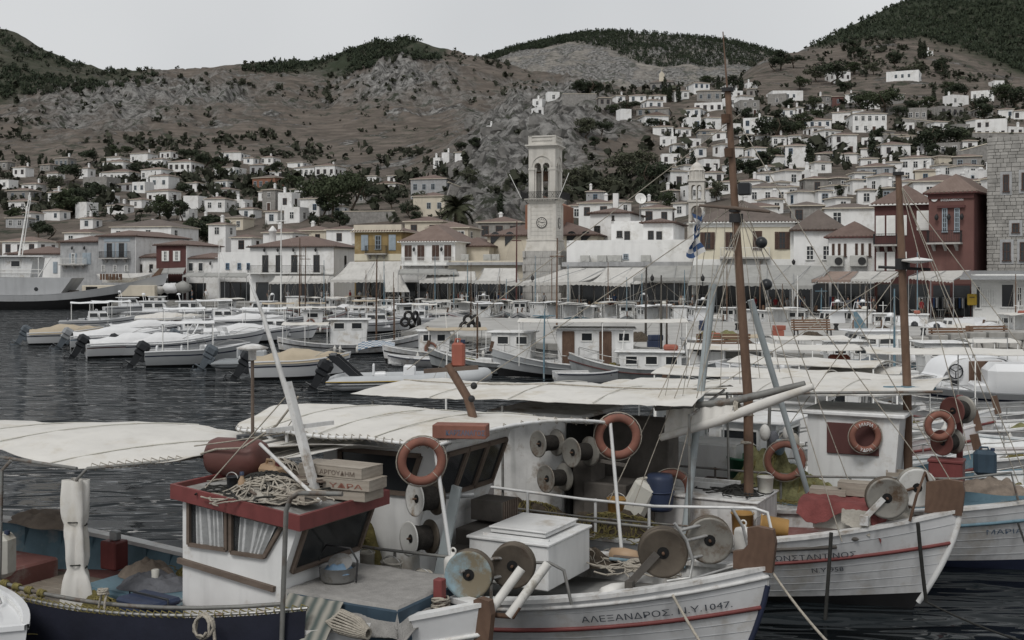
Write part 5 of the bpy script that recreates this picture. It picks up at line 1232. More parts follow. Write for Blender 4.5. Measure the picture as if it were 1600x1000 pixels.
awning('steep pale canvas side flap beside ochre house awning', (600, 424, f0(600) - 9), (622, 422, f0(620) - 9), (640, 456, f0(620) - 12), (602, 456, f0(600) - 12), 'awning_white', .1, 0, 2)
awning('narrow grey metal awning under white railing house', (625, 420, f0(660) - 6), (712, 420, f0(690) - 6), (716, 427, f0(690) - 9), (622, 427, f0(660) - 9), 'awning_grey', .05, .2, 4)
awning('pale sagging awning left of rust-red mast', (670, 424, f0(700) - 5), (742, 424, f0(740) - 5), (745, 438, f0(740) - 11), (655, 438, f0(690) - 11), 'awning_white', .5)
awning('bright white canvas awning just right of rust-red mast', (756, 419, f0(780) - 5), (806, 419, f0(800) - 5), (812, 439, f0(800) - 11), (742, 439, f0(780) - 11), 'awning_white', .4)
awning('broad white canvas awning at the clock tower foot', (884, 419, f0(850) - 5), (950, 419, f0(930) - 5), (905, 440, f0(900) - 11), (790, 442, f0(830) - 11), 'awning_white', .35)
awning('broad white canvas awning sagging right of clock tower', (948, 418, f0(950) - 5), (1030, 418, f0(1010) - 5), (985, 443, f0(970) - 11), (905, 440, f0(920) - 11), 'awning_white', .7)
awning('ribbed grey awning with scalloped edge left of yellow house', (1015, 415, f0(1020) - 4), (1100, 415, f0(1080) - 4), (1120, 433, f0(1080) - 10), (990, 434, f0(1000) - 10), 'awning_grey', .15)
awning('long grey awning below yellow house', (1084, 414, f0(1100) - 4), (1240, 414, f0(1220) - 4), (1240, 443, f0(1220) - 11), (1075, 441, f0(1080) - 11), 'awning_grey', .3, .3, 5)
awning('grey awning below house with dark hipped roof', (1236, 414, f0(1260) - 4), (1298, 416, f0(1280) - 4), (1270, 446, f0(1250) - 11), (1200, 446, f0(1210) - 11), 'awning_grey', .3)
awning('brown awning below air conditioners', (1296, 424, f0(1310) - 3), (1368, 424, f0(1350) - 3), (1352, 437, f0(1330) - 8), (1268, 437, f0(1280) - 8), 'awning_brown', .1, .25)
awning('pale awning below dark red house', (1342, 424, f0(1370) - 3), (1412, 424, f0(1400) - 3), (1392, 437, f0(1380) - 8), (1330, 436, f0(1330) - 8), 'awning_white', .1, .25)
awning('pale flat awning below brick-red corner house', (1440, 424, f0(1450) - 6), (1517, 422, f0(1500) - 6), (1490, 438, f0(1480) - 11), (1420, 432, f0(1430) - 11), 'awning_white', .1, .2)
awning('pale long awning behind the ship', (150, 428, f0(180) - 3), (250, 426, f0(220) - 3), (250, 436, f0(220) - 8), (160, 438, f0(180) - 8), 'awning_white', .2)
awning('grey flat awning below narrow red house', (236, 420, f0(250) - 2), (290, 418, f0(280) - 2), (286, 426, f0(280) - 6), (238, 426, f0(250) - 6), 'awning_grey', .05, .2)
awning('grey flat awning on white houses left of balcony house', (292, 426, f0(310) - 2), (392, 426, f0(380) - 2), (385, 432, f0(370) - 6), (285, 431, f0(300) - 6), 'awning_grey', .05, .2, 4)
awning('pale awning under the long white balcony', (430, 431, f0(460) - 4), (515, 431, f0(500) - 4), (512, 440, f0(500) - 9), (420, 441, f0(440) - 9), 'awning_white', .2, .25, 4)

# ------------------------------------------------------------------ people on the quay
def person_mesh(pose):
    me = bpy.data.meshes.new('person'); 
    J = {'hip': (0, 0, .95), 'waist': (0, 0, 1.12), 'chest': (0, .0, 1.36), 'neck': (0, .0, 1.5), 'chin': (0, -.02, 1.56), 'head': (0, -.02, 1.67), 'crown': (0, 0, 1.75)}
    rad = {'hip': .15, 'waist': .13, 'chest': .155, 'neck': .06, 'chin': .08, 'head': .1, 'crown': .06}
    E_ = [('hip', 'waist'), ('waist', 'chest'), ('chest', 'neck'), ('neck', 'chin'), ('chin', 'head'), ('head', 'crown')]
    st = {'stand': (.02, .0), 'walk': (.22, -.22), 'lean': (.05, -.03)}[pose]; ar = {'stand': (.02, -.02), 'walk': (-.18, .18), 'lean': (-.3, -.28)}[pose]
    for s, i in ((-1, 0), (1, 1)):
        n_ = 'LR'[i]; f = st[i]; a = ar[i]
        J.update({n_ + 'th': (s * .1, 0, .88), n_ + 'kn': (s * .11, -f * .6, .5), n_ + 'an': (s * .11, -f + .04, .1), n_ + 'to': (s * .12, -f - .14, .04), n_ + 'sh': (s * .19, 0, 1.42), n_ + 'el': (s * .25, a * .5 + .02, 1.14), n_ + 'wr': (s * .24, a * 1.1 - .04, .9), n_ + 'ha': (s * .24, a * 1.3 - .07, .8)})
        rad.update({n_ + 'th': .095, n_ + 'kn': .062, n_ + 'an': .045, n_ + 'to': .04, n_ + 'sh': .065, n_ + 'el': .045, n_ + 'wr': .033, n_ + 'ha': .035})
        E_ += [('hip', n_ + 'th'), (n_ + 'th', n_ + 'kn'), (n_ + 'kn', n_ + 'an'), (n_ + 'an', n_ + 'to'), ('chest', n_ + 'sh'), (n_ + 'sh', n_ + 'el'), (n_ + 'el', n_ + 'wr'), (n_ + 'wr', n_ + 'ha')]
    ks = list(J); me.from_pydata([J[k] for k in ks], [(ks.index(a), ks.index(b_)) for a, b_ in E_], [])
    o = bpy.data.objects.new('person', me); COL.objects.link(o)
    m1 = o.modifiers.new('s', 'SKIN'); 
    if not me.skin_vertices: me.attributes.new if False else None
    bpy.context.view_layer.objects.active = o
    sv = me.skin_vertices[0].data if me.skin_vertices else None
    if sv:
        for k, v in zip(ks, sv): v.radius = (rad[k], rad[k] * .85); v.use_root = (k == 'hip')
    m2 = o.modifiers.new('u', 'SUBSURF'); m2.levels = 1
    dg = bpy.context.evaluated_depsgraph_get(); out = bpy.data.meshes.new_from_object(o.evaluated_get(dg)); bpy.data.objects.remove(o)
    out.materials.clear()
    for m_ in ('paint_blue_dark', 'flag_white', 'skin', 'hair_dark'): out.materials.append(MATS[m_])
    for p in out.polygons:
        z, x = p.center.z, abs(p.center.x); y = p.center.y
        p.material_index = 3 if z > 1.66 or (z > 1.56 and y > .02) else 2 if z > 1.49 or (x > .2 and z < 1.2) else 1 if z > .93 else 2 if z < .42 and pose == 'stand' else 0
        p.use_smooth = True
    return out
PEOPLE = {k: person_mesh(k) for k in ('stand', 'walk', 'lean')}
SHIRT = {'white': 'flag_white', 'red': 'flag_red', 'dark': 'trim_dark', 'blue': 'flag_blue', 'beige': 'cloth_beige', 'grey': 'cloth_grey', 'black': 'engine_black'}; TROU = ['paint_blue_dark', 'cloth_beige', 'trim_dark', 'cloth_brown']
pr = random.Random(17)
for x, y, sh, pose in [(1082, 466, 'white', 'stand'), (1135, 470, 'beige', 'walk'), (1204, 466, 'white', 'walk'), (1212, 467, 'red', 'stand'), (1230, 465, 'white', 'walk'), (1243, 467, 'beige', 'stand'), (1250, 466, 'blue', 'walk'), (1257, 465, 'white', 'stand'), (1064, 467, 'beige', 'stand'),
                       (705, 447, 'dark', 'walk'), (716, 448, 'red', 'stand'), (722, 449, 'white', 'stand'), (733, 450, 'dark', 'lean'), (742, 452, 'black', 'stand'), (779, 452, 'blue', 'walk'), (792, 455, 'red', 'stand'), (503, 445, 'white', 'walk'), (512, 446, 'dark', 'stand'), (547, 446, 'red', 'stand'), (562, 447, 'white', 'stand'), (575, 447, 'grey', 'lean'), (652, 449, 'dark', 'walk'), (668, 449, 'white', 'stand'),
                       (815, 456, 'grey', 'stand'), (850, 458, 'white', 'walk'), (905, 459, 'dark', 'stand'), (960, 461, 'blue', 'walk'), (1010, 463, 'white', 'stand'), (1303, 470, 'white', 'stand'), (1325, 472, 'grey', 'walk'), (1340, 468, 'white', 'lean'), (1440, 478, 'red', 'stand'), (1480, 480, 'white', 'walk'), (1365, 474, 'dark', 'stand'), (1160, 468, 'dark', 'stand'), (1180, 468, 'red', 'walk'), (420, 443, 'dark', 'walk'), (450, 444, 'white', 'stand'), (300, 440, 'grey', 'stand'), (322, 441, 'white', 'walk')]:
    Y = f0(x) - pr.uniform(5, 10); o = put('person', PEOPLE[pose], None, ((x - 800) / F * Y, Y, QZ), pr.uniform(-2.2, 2.2)); k = pr.uniform(.92, 1.05); o.scale = (k, k, k)
    for i, m_ in ((0, pr.choice(TROU)), (1, SHIRT[sh])): o.material_slots[i].link = 'OBJECT'; o.material_slots[i].material = MATS[m_]
    where = 'by the grey ship quay' if x < 350 else 'under the white balcony house' if x < 560 else 'by the ochre house awnings' if x < 690 else 'left of the clock tower' if x < 820 else 'at the clock tower foot' if x < 920 else 'under the long grey awnings' if x < 1120 else 'below the yellow house' if x < 1280 else 'by the red houses'
    tag(o, f"{'walking' if pose == 'walk' else 'standing' if pose == 'stand' else 'leaning'} person in {sh} top on the quay {where}", 'person', 'people on the quay', auto=x)
# café chairs and tables, racks and goods under the awnings
tb = MB(); tb.lathe([(.4, .72), (.4, .75)], 12); tb.lathe([(.03, .03), (.03, .72)], 6); tb.lathe([(.22, 0), (.22, .03)], 10); TB = tb.data('cafe_table', 'trim_white')
c1 = MB(); c1.box((0, 0, .45), (.42, .42, .05)); c1d = c1.data('seat', 'bench_wood'); c2 = MB(); c2.box((0, .2, .72), (.42, .04, .4)); c2d = c2.data('backrest', 'bench_wood'); c3 = MB(); c3.box((0, 0, .22), (.04, .04, .44)); c3d = c3.data('leg', 'iron')
for x in list(range(520, 690, 24)) + list(range(700, 1000, 26)) + list(range(1010, 1300, 28)) + [1325, 1430, 1470]:
    Y = f0(x) - pr.uniform(6, 10); wh = region_q = 'under the ochre house awnings' if x < 690 else 'left of the clock tower' if x < 830 else 'right of the clock tower' if x < 1000 else 'below the yellow house' if x < 1300 else 'by the red houses'
    X = (x - 800) / F * Y; tag(put('cafe_table', TB, None, (X, Y, QZ)), f'small round café table {wh}', 'table', 'café tables on the quay', auto=x)
    for s in (-1, 1):
        t = thing('cafe_chair', f'small wooden café chair {wh}', 'chair', (X + s * .7, Y + pr.uniform(-.2, .2), QZ), s * R(-90) + pr.uniform(-.4, .4), 'café chairs on the quay', x + s)
        put('seat', c1d, t); put('backrest', c2d, t)
        for q in ((-.18, -.18), (.18, -.18), (-.18, .18), (.18, .18)): put('leg', c3d, t, (*q, 0))
for x in (728, 748, 783, 1095, 1310, 1352, 1450, 1490):
    Y = f0(x) - 5; t = thing('clothes_rack', f"rack of hanging clothes {'left of the clock tower' if x < 800 else 'right of the tall mast' if x < 1200 else 'by the red houses'}", 'rack', ((x - 800) / F * Y, Y, QZ), R(-15), 'clothes racks outside the shops', x)
    mb = MB(); mb.tube([(-.9, 0, 0), (-.9, 0, 1.8), (.9, 0, 1.8), (.9, 0, 0)], .03, 5); mb.build('frame', 'metal_grey', t)
    for k in range(7): mb = MB(); mb.box((-.75 + k * .25, 0, 1.3), (.16, .4, .9), b=.05); mb.build('garment', pr.choice(['flag_white', 'flag_red', 'cloth_grey', 'flag_blue', 'cloth_beige', 'trim_dark']), t)
# street lamps on the quay edge
for x in (832, 1019, 1098):
    Y = f0(x) - 12; t = thing('street_lamp', f"old iron street lamp on the quay {'below the clock tower' if x < 900 else 'left of the long grey awning' if x < 1050 else 'beside the white pillar'}", 'lamp', ((x - 800) / F * Y, Y, QZ))
    mb = MB(); mb.lathe([(.14, 0), (.12, .4), (.05, .5), (.045, 3.1), (.08, 3.15)], 8); mb.tube([(-.35, 0, 3.05), (.35, 0, 3.05)], .025, 5); mb.build('post', 'iron', t); mb = MB(); mb.lathe([(.08, 3.2), (.17, 3.3), (.2, 3.6), (.06, 3.8), (.02, 3.95)], 8); mb.build('lantern', 'iron', t)
# ------------------------------------------------------------------ boats: hull kit (local x forward, bow at x = 0, waterline z = 0)
class Hull:
    def __init__(s, L, B, zs, zm, zb, rb=.7, rs=.3, zk=-.45, sm=.48, pb=2.3, ps=2.6, tr=0.0, k=.38, ke=.85):
        s.__dict__.update(L=L, B=B, zs=zs, zm=zm, zb=zb, rb=rb, rs=rs, zk=zk, sm=sm, pb=pb, ps=ps, tr=tr, k=k, ke=ke)
    def sheer(s, q):
        a = (q - s.sm) / (1 - s.sm) if q >= s.sm else (s.sm - q) / s.sm
        return s.zm + ((s.zb if q >= s.sm else s.zs) - s.zm) * a ** 2
    def half(s, q):
        if q >= s.sm: a = (q - s.sm) / (1 - s.sm); return s.B / 2 * (1 - a ** s.pb)
        a = (s.sm - q) / s.sm; return s.B / 2 * (1 - (1 - s.tr) * a ** s.ps)
    def ke_(s, q):
        a = (q - s.sm) / (1 - s.sm) if q >= s.sm else ((s.sm - q) / s.sm) * (1 - s.tr)
        return s.k + (s.ke - s.k) * a ** 2
    def pt(s, q, t, side=-1):
        y = s.half(q) * max(t, 0) ** s.ke_(q) if t > 0 else 0.0
        e = max(0, 1 - t) ** 1.5; xa, xb = -s.L + s.rs * e, -s.rb * e
        return Vector((xa + (xb - xa) * q, side * y, s.zk + (s.sheer(q) - s.zk) * t))
    def at(s, x, z, side=-1):
        q = 1 + x / s.L
        for _ in range(6):
            t = (z - s.zk) / (s.sheer(q) - s.zk); e = max(0, 1 - t) ** 1.5; xa, xb = -s.L + s.rs * e, -s.rb * e; q = min(max((x - xa) / (xb - xa), 0), 1)
        return s.pt(q, (z - s.zk) / (s.sheer(q) - s.zk), side)
    def q_of(s, x): return min(max(1 + x / s.L, 0), 1)
    def inner(s, x, z, th=.08):
        q = s.q_of(x); t = max(0.02, min(1, (z - s.zk) / (s.sheer(q) - s.zk))); return max(0, s.half(q) * t ** s.ke_(q) - th)
QS = lambda n: [.5 - .5 * math.cos(math.pi * i / n) for i in range(n + 1)]
def make_hull(par, h, rows, mats, deck=None, deck_mat='deck_grey', nq=26, gun='paint_white', gw=.13, th=.08, inner_mat=None, depth=.3, stripe=None):
    ts = [0.0] + [r[0] for r in rows]; qs = QS(nq); mb = MB()
    for si, side in enumerate((-1, 1)):
        for r, (t1, mi) in enumerate(rows):
            sub = max(1, int((t1 - ts[r]) / .12)); tt = [ts[r] + (t1 - ts[r]) * k / sub for k in range(sub + 1)]
            vs = [h.pt(q, t, side) for q in qs for t in tt]; n = sub + 1
            fs = [(i * n + j, (i + 1) * n + j, (i + 1) * n + j + 1, i * n + j + 1) for i in range(nq) for j in range(sub)]
            mb.mi = mi; mb.add(vs, fs if side < 0 else [f[::-1] for f in fs], True)
    if h.tr > 0:
        tt = [k / 6 for k in range(7)]; vs = [h.pt(0, t, -1) for t in tt] + [h.pt(0, t, 1) for t in tt]
        mb.mi = rows[-1][1]; mb.add(vs, [(j, j + 1, j + 8, j + 7) for j in range(6)])
    dk = deck or (lambda q: h.sheer(q) - depth)
    mb.mi = len(mats); sd = []
    for side in (-1, 1):
        vs = []
        for q in qs:
            p = h.pt(q, 1, side); y = max(0, abs(p.y) - th) * side; z = dk(q); t = (z - h.zk) / (h.sheer(q) - h.zk); yd = max(0, h.half(q) * max(t, .01) ** h.ke_(q) - th) * side
            vs += [Vector((p.x, y, p.z)), Vector((p.x, yd, z))]
        fs = [(2 * i, 2 * i + 1, 2 * i + 3, 2 * i + 2) for i in range(nq)]
        mb.add(vs, fs if side < 0 else [f[::-1] for f in fs], True)
        ov = [h.pt(q, 1, side) for q in qs]; vv = [p for a, b in zip(ov, vs[::2]) for p in (a, b)]
        mb.add(vv, [(2 * i, 2 * i + 2, 2 * i + 3, 2 * i + 1) for i in range(nq)]); sd.append(vs[1::2])
    hull = mb.build('hull', list(mats) + [inner_mat or 'paint_white'], par)
    mb = MB(); n = len(qs); mb.add(sd[0] + sd[1], [(i, i + 1, i + 1 + n, i + n) for i in range(n - 1)])
    if h.tr > 0: p = h.pt(0, 1, -1); mb.add([sd[0][0], sd[1][0], (p.x + .05, sd[1][0].y, h.sheer(0) - .02), (p.x + .05, sd[0][0].y, h.sheer(0) - .02)], [(0, 1, 2, 3)])
    mb.build('deck', deck_mat, par)
    mb = MB()
    for side in (-1, 1):
        o = [h.pt(q, 1, side) for q in qs]; pr_ = []
        for i, p in enumerate(o):
            a = max(abs(p.y) + .025, .03); bq = max(abs(p.y) - gw, 0.0); pr_ += [(p.x, side * a, p.z), (p.x, side * a, p.z + .05), (p.x, side * bq, p.z + .055), (p.x, side * bq, p.z)]
        fs = []
        for i in range(nq):
            for k in range(4): f = (4 * i + k, 4 * i + (k + 1) % 4, 4 * i + 4 + (k + 1) % 4, 4 * i + 4 + k); fs.append(f if side > 0 else f[::-1])
        mb.add(pr_, fs)
    mb.build('gunwale', gun, par)
    for (t, r, m_) in (stripe or []):
        mb = MB()
        for side in (-1, 1): mb.tube([h.pt(q, t, side) + Vector((0, side * r * .3, 0)) for q in qs[1:-1]] + [h.pt(1, t, side)], r, 5, False)
        mb.build('rubbing_strake', m_, par)
    return hull
def hull_text(par, h, body, x0, z0, size, mt, rise=0.0, side=-1, width=None, bold=.0, follow=True):
    vs, fs = text_geo(body, 1.0, bold / size); k = (width / max(v[0] for v in vs)) if width else size
    # finer triangles are not needed: letters are small against the curvature
    out = []
    for u, v in vs:
        x = x0 + u * k; dz = (h.sheer(h.q_of(x)) - h.sheer(h.q_of(x0))) * rise
        p = h.at(x, z0 + dz + v * size, side); out.append((p.x, p.y + side * .022, p.z))
    mb = MB(); mb.add(out, fs if side < 0 else [f[::-1] for f in fs]); return mb.build('lettering', mt, par)
def cab_box(mb, x0, x1, y, z0, z1, rake=0.0, taper=.0):
    yt = y - taper
    vs = [(x0, -y, z0), (x1, -y, z0), (x1, y, z0), (x0, y, z0), (x0, -yt, z1), (x1 + rake, -yt, z1), (x1 + rake, yt, z1), (x0, yt, z1)]
    mb.add(vs, [(0, 1, 5, 4), (1, 2, 6, 5), (2, 3, 7, 6), (3, 0, 4, 7), (4, 5, 6, 7), (3, 2, 1, 0)])
def pane_quad(par, pts, name='window', frame='trim_white', pane='pane_dark', proud=.02, fr=.06):
    p = [Vector(q) for q in pts]; n = (p[1] - p[0]).cross(p[2] - p[1]).normalized(); c = sum(p, Vector()) / 4
    mb = MB()
    for a, b in zip(p, p[1:] + p[:1]): mb.beam(a + n * proud, b + n * proud, fr, proud * 2.2, n)
    o = mb.build(name, frame, par)
    mb = MB(); f = [q + (c - q) * .02 for q in p]; mb.add([q + n * proud * .6 for q in f] + [q - n * .0 for q in f], [(0, 1, 2, 3), (0, 4, 5, 1), (1, 5, 6, 2), (2, 6, 7, 3), (3, 7, 4, 0)]); mb.build('pane', pane, o); return o
def both(par, pts, *a, **k):
    pane_quad(par, pts, *a, **k); pane_quad(par, [(x, -y, z) for x, y, z in pts][::-1], *a, **k)
def ring_mesh(R0=.36, r=.065, mt='ring_orange', band='rope', n=26):
    mb = MB(); pts = [(R0 * math.cos(2 * math.pi * i / n), 0, R0 * math.sin(2 * math.pi * i / n)) for i in range(n)]
    mb.tube(pts, r, 10, closed=True)
    mb.mi = 1
    for k in range(4): a = math.pi / 4 + k * math.pi / 2; mb.tube([(R0 * math.cos(a + d), 0, R0 * math.sin(a + d)) for d in (-.02, 0, .02)], r * 1.02, 10)
    o_ = [((R0 + r * 1.25) * math.cos(2 * math.pi * i / n), 0, (R0 + r * 1.25) * math.sin(2 * math.pi * i / n)) for i in range(n)]; mb.tube(o_, .009, 4, closed=True)
    return mb.data('life_ring', [mt, band])
def canopy(par, x0, x1, y, z, mt='canvas', crown=.12, droop=.05, posts=True, zd=.6, thick=.02, frame='trim_white', name='canopy', nseg=2, slope=0.0):
    def fn(u, v):
        a = -y + 2 * y * v; X = x0 + (x1 - x0) * u
        return (X, a, z + slope * u + crown * (1 - (2 * v - 1) ** 2) - droop * abs(math.sin(u * math.pi * nseg)) * (.4 + .6 * math.sin(math.pi * v)) + .02 * N3(X * 1.7, a * 1.7, z))
    mb = MB(); mb.grid(fn, 10 * nseg, 10, thick); o = mb.build(name, mt, par)
    if posts:
        for X in [x0 + .08 + (x1 - x0 - .16) * k / nseg for k in range(nseg + 1)]:
            mb = MB(); mb.tube([(X, -y + .06, zd), (X, -y + .05, z - .06), (X, -y * .5, z + crown * .7 - .06), (X, y * .5, z + crown * .7 - .06), (X, y - .05, z - .06), (X, y - .06, zd)], .022, 5); mb.build('canopy_frame', frame, par)
    return o
def outboard(par, x, z, mt='engine_black', tilt=.45, s=1.0, y=0):
    T = Matrix.Translation((x - .1, y, z)) @ Euler((0, tilt * .75, 0)).to_matrix().to_4x4() @ Matrix.Scale(s * 1.02, 4)
    mb = MB(); mb.T = T; mb.box((-.2, 0, .42), (.62, .4, .5), b=.13); mb.box((-.2, 0, .12), (.5, .34, .2), b=.05)
    o = mb.build('outboard_motor', mt, par)
    mb = MB(); mb.T = T; mb.prism([(-.38, .1), (.0, .1), (-.06, -.55), (-.32, -.55)], -.09, .09); mb.box((-.25, 0, -.5), (.6, .3, .03)); mb.prism([(-.36, -.5), (-.08, -.5), (-.14, -1.0), (-.34, -1.0)], -.06, .06); mb.lathe([(.02, -.28), (.09, -.15), (.09, .2), (.03, .3)], 8, (-.26, 0, -.78), rotm(0, R(90))); mb.box((.06, 0, .0), (.22, .28, .4), b=.03)
    for k in range(3): a = k * 2.09; mb.box((-.56, math.cos(a) * .12, -.78 + math.sin(a) * .12), (.03, .18, .1), rotm(a + .5, 0, 0))
    mb.build('leg', 'engine_grey' if mt != 'engine_black' else 'engine_black', o); return o
BOATS = []
def at_px(x, y, head): 
    Y = wl_depth(y); return (((x - 800) / F * Y), Y, 0), R(head)
def boat_root(name, label, x, y, head, L, group='small boats moored in the harbour', cat='boat', auto=True):
    (X, Y, _), a = at_px(x, y, head)
    return thing(name, label, cat, (X + math.cos(a) * L / 2, Y + math.sin(a) * L / 2, 0), a, group, x if auto else None)
br_ = random.Random(31)
def mast_part(par, x, h, r=.06, mt='wood_mast', y=0, zb=.4, cross=0, rake=0, stays=True, L=4, bw=.8):
    mb = MB(); mb.tube([(x, y, zb), (x + rake * .5, y, h * .5), (x + rake, y, h)], [r, r * .85, r * .5], 8)
    if cross: mb.tube([(x + rake * .8, y - .45, h * cross), (x + rake * .8, y + .45, h * cross)], r * .4, 5)
    o = mb.build('mast', mt, par)
    if stays:
        mb = MB()
        for e in ((-.3, 0, .9), (x - L * .45, 0, .9), (x + .1, -bw, .8), (x + .1, bw, .8)): mb.tube([(x + rake * .9, y, h * .93), e], .008, 3, False)
        mb.build('stay', 'rope', par)
def caique(label, x, y, head, L=8, cab=(-5.6, -3.6), cabh=1.3, hullm='hull_white', strake='paint_red', mast=None, can=None, canm='canvas', cabm='paint_white', door=None, boot='boot_black', deckm='deck_grey', name='fishing_boat', extras=True, seed=0, stern_can=True):
    t = boat_root(name, label, x, y, head, L); B = L * .33
    h = Hull(L, B, .85 + L * .02, .52 + L * .01, 1.05 + L * .03, .55, .35, ps=3.0)
    make_hull(t, h, [(.45, 0), (.5, 0), (1, 1)], [boot, hullm], None, deckm, 18, 'paint_white', stripe=[(.8, .035, strake)])
    rr = random.Random(seed)
    mb = MB(); mb.box((-.02, 0, h.zb + .12), (.16, .12, .5), rotm(0, R(-14), 0)); mb.build('stem_post', 'wood_stem', t)
    if cab:
        z0 = .25; z1 = .6 + cabh; yb = B * .3; mb = MB(); cab_box(mb, cab[0], cab[1], yb, z0, z1, .12); mb.build('cabin', cabm, t)
        mb = MB(); mb.box(((cab[0] + cab[1]) / 2 + .08, 0, z1 + .04), (cab[1] - cab[0] + .5, yb * 2 + .3, .08), b=.03); mb.build('cabin_roof', 'paint_white', t)
        n = max(1, int((cab[1] - cab[0]) / .8)); w = (cab[1] - cab[0]) / n
        for k in range(n):
            a = cab[0] + w * (k + .2); b = cab[0] + w * (k + .8); zz = (z1 - .55, z1 - .15)
            if door and k in door: both(t, [(a, -yb, z0 + .3), (b, -yb, z0 + .3), (b, -yb, z1 - .1), (a, -yb, z1 - .1)], 'cabin_door', 'wood_stem', 'wood_stem', .015)
            else: both(t, [(a, -yb, zz[0]), (b, -yb, zz[0]), (b, -yb, zz[1]), (a, -yb, zz[1])], fr=.05)
        for s in (-1, 1):
            a, b = (-yb * .88, -yb * .08) if s < 0 else (yb * .08, yb * .88); f = lambda z: cab[1] + .12 * (z - z0) / (z1 - z0)
            pane_quad(t, [(f(z1 - .55), a, z1 - .55), (f(z1 - .55), b, z1 - .55), (f(z1 - .15), b, z1 - .15), (f(z1 - .15), a, z1 - .15)], fr=.05)
    if mast: mast_part(t, mast[0], mast[1], mast[2] if len(mast) > 2 else .07, mast[3] if len(mast) > 3 else 'wood_mast', zb=.3, L=L, bw=B * .4)
    if can: canopy(t, can[0], can[1], B * .46, can[2], canm, zd=.6)
    if cab and seed % 3 == 0: mb = MB(); mb.box((cab[0] + .5, 0, .6 + cabh + .22), (.7, .5, .28), b=.08); mb.build('raft_case', 'orange' if seed % 2 else 'plastic_white', t)
    if cab and seed % 4 == 1: o = put('life_ring', ring_mesh(.3, .06), t, (cab[0] + .6, -B * .3 - .08, .25 + cabh * .5)); mb = MB(); mb.tube([(cab[1], 0, .6 + cabh), (cab[1] - .1, 0, 1.6 + cabh)], .03, 5); mb.tube([(cab[1] - .05, -.3, 1.3 + cabh), (cab[1] - .05, .3, 1.3 + cabh)], .02, 5); mb.build('light_mast', 'trim_white', t)
    if extras:
        mb = MB()
        for s in (-1, 1):
            pts = [h.pt(q, 1, s) + Vector((0, -s * .06, .42)) for q in (.55, .65, .75, .85, .93)]; mb.tube(pts, .018, 5)
            for q in (.55, .68, .8, .93): p = h.pt(q, 1, s) + Vector((0, -s * .06, 0)); mb.tube([p, p + Vector((0, 0, .42))], .015, 4)
        mb.build('rail', 'steel', t)
        mb = MB(); heap(mb, (-2.2, .1, h.sheer(.7) - .3), .6, .4, .35, seed); mb.build('net_heap', rr.choice(['net_yellow', 'net_brown', 'net_green']), t)
        mb = MB(); mb.box((-3.0, -.1, h.sheer(.6) - .1), (.8, .7, .45), b=.02); mb.build('hatch', cabm, t)
        for k in range(3):
            q = rr.uniform(.25, .85); p = h.pt(q, .95, -1); mb = MB(); mb.lathe([(.02, -.45), (.09, -.38), (.1, -.1), (.03, 0), (.02, .08)], 8, (p.x, p.y - .1, p.z)); mb.build('fender', 'fender', t)
    return t
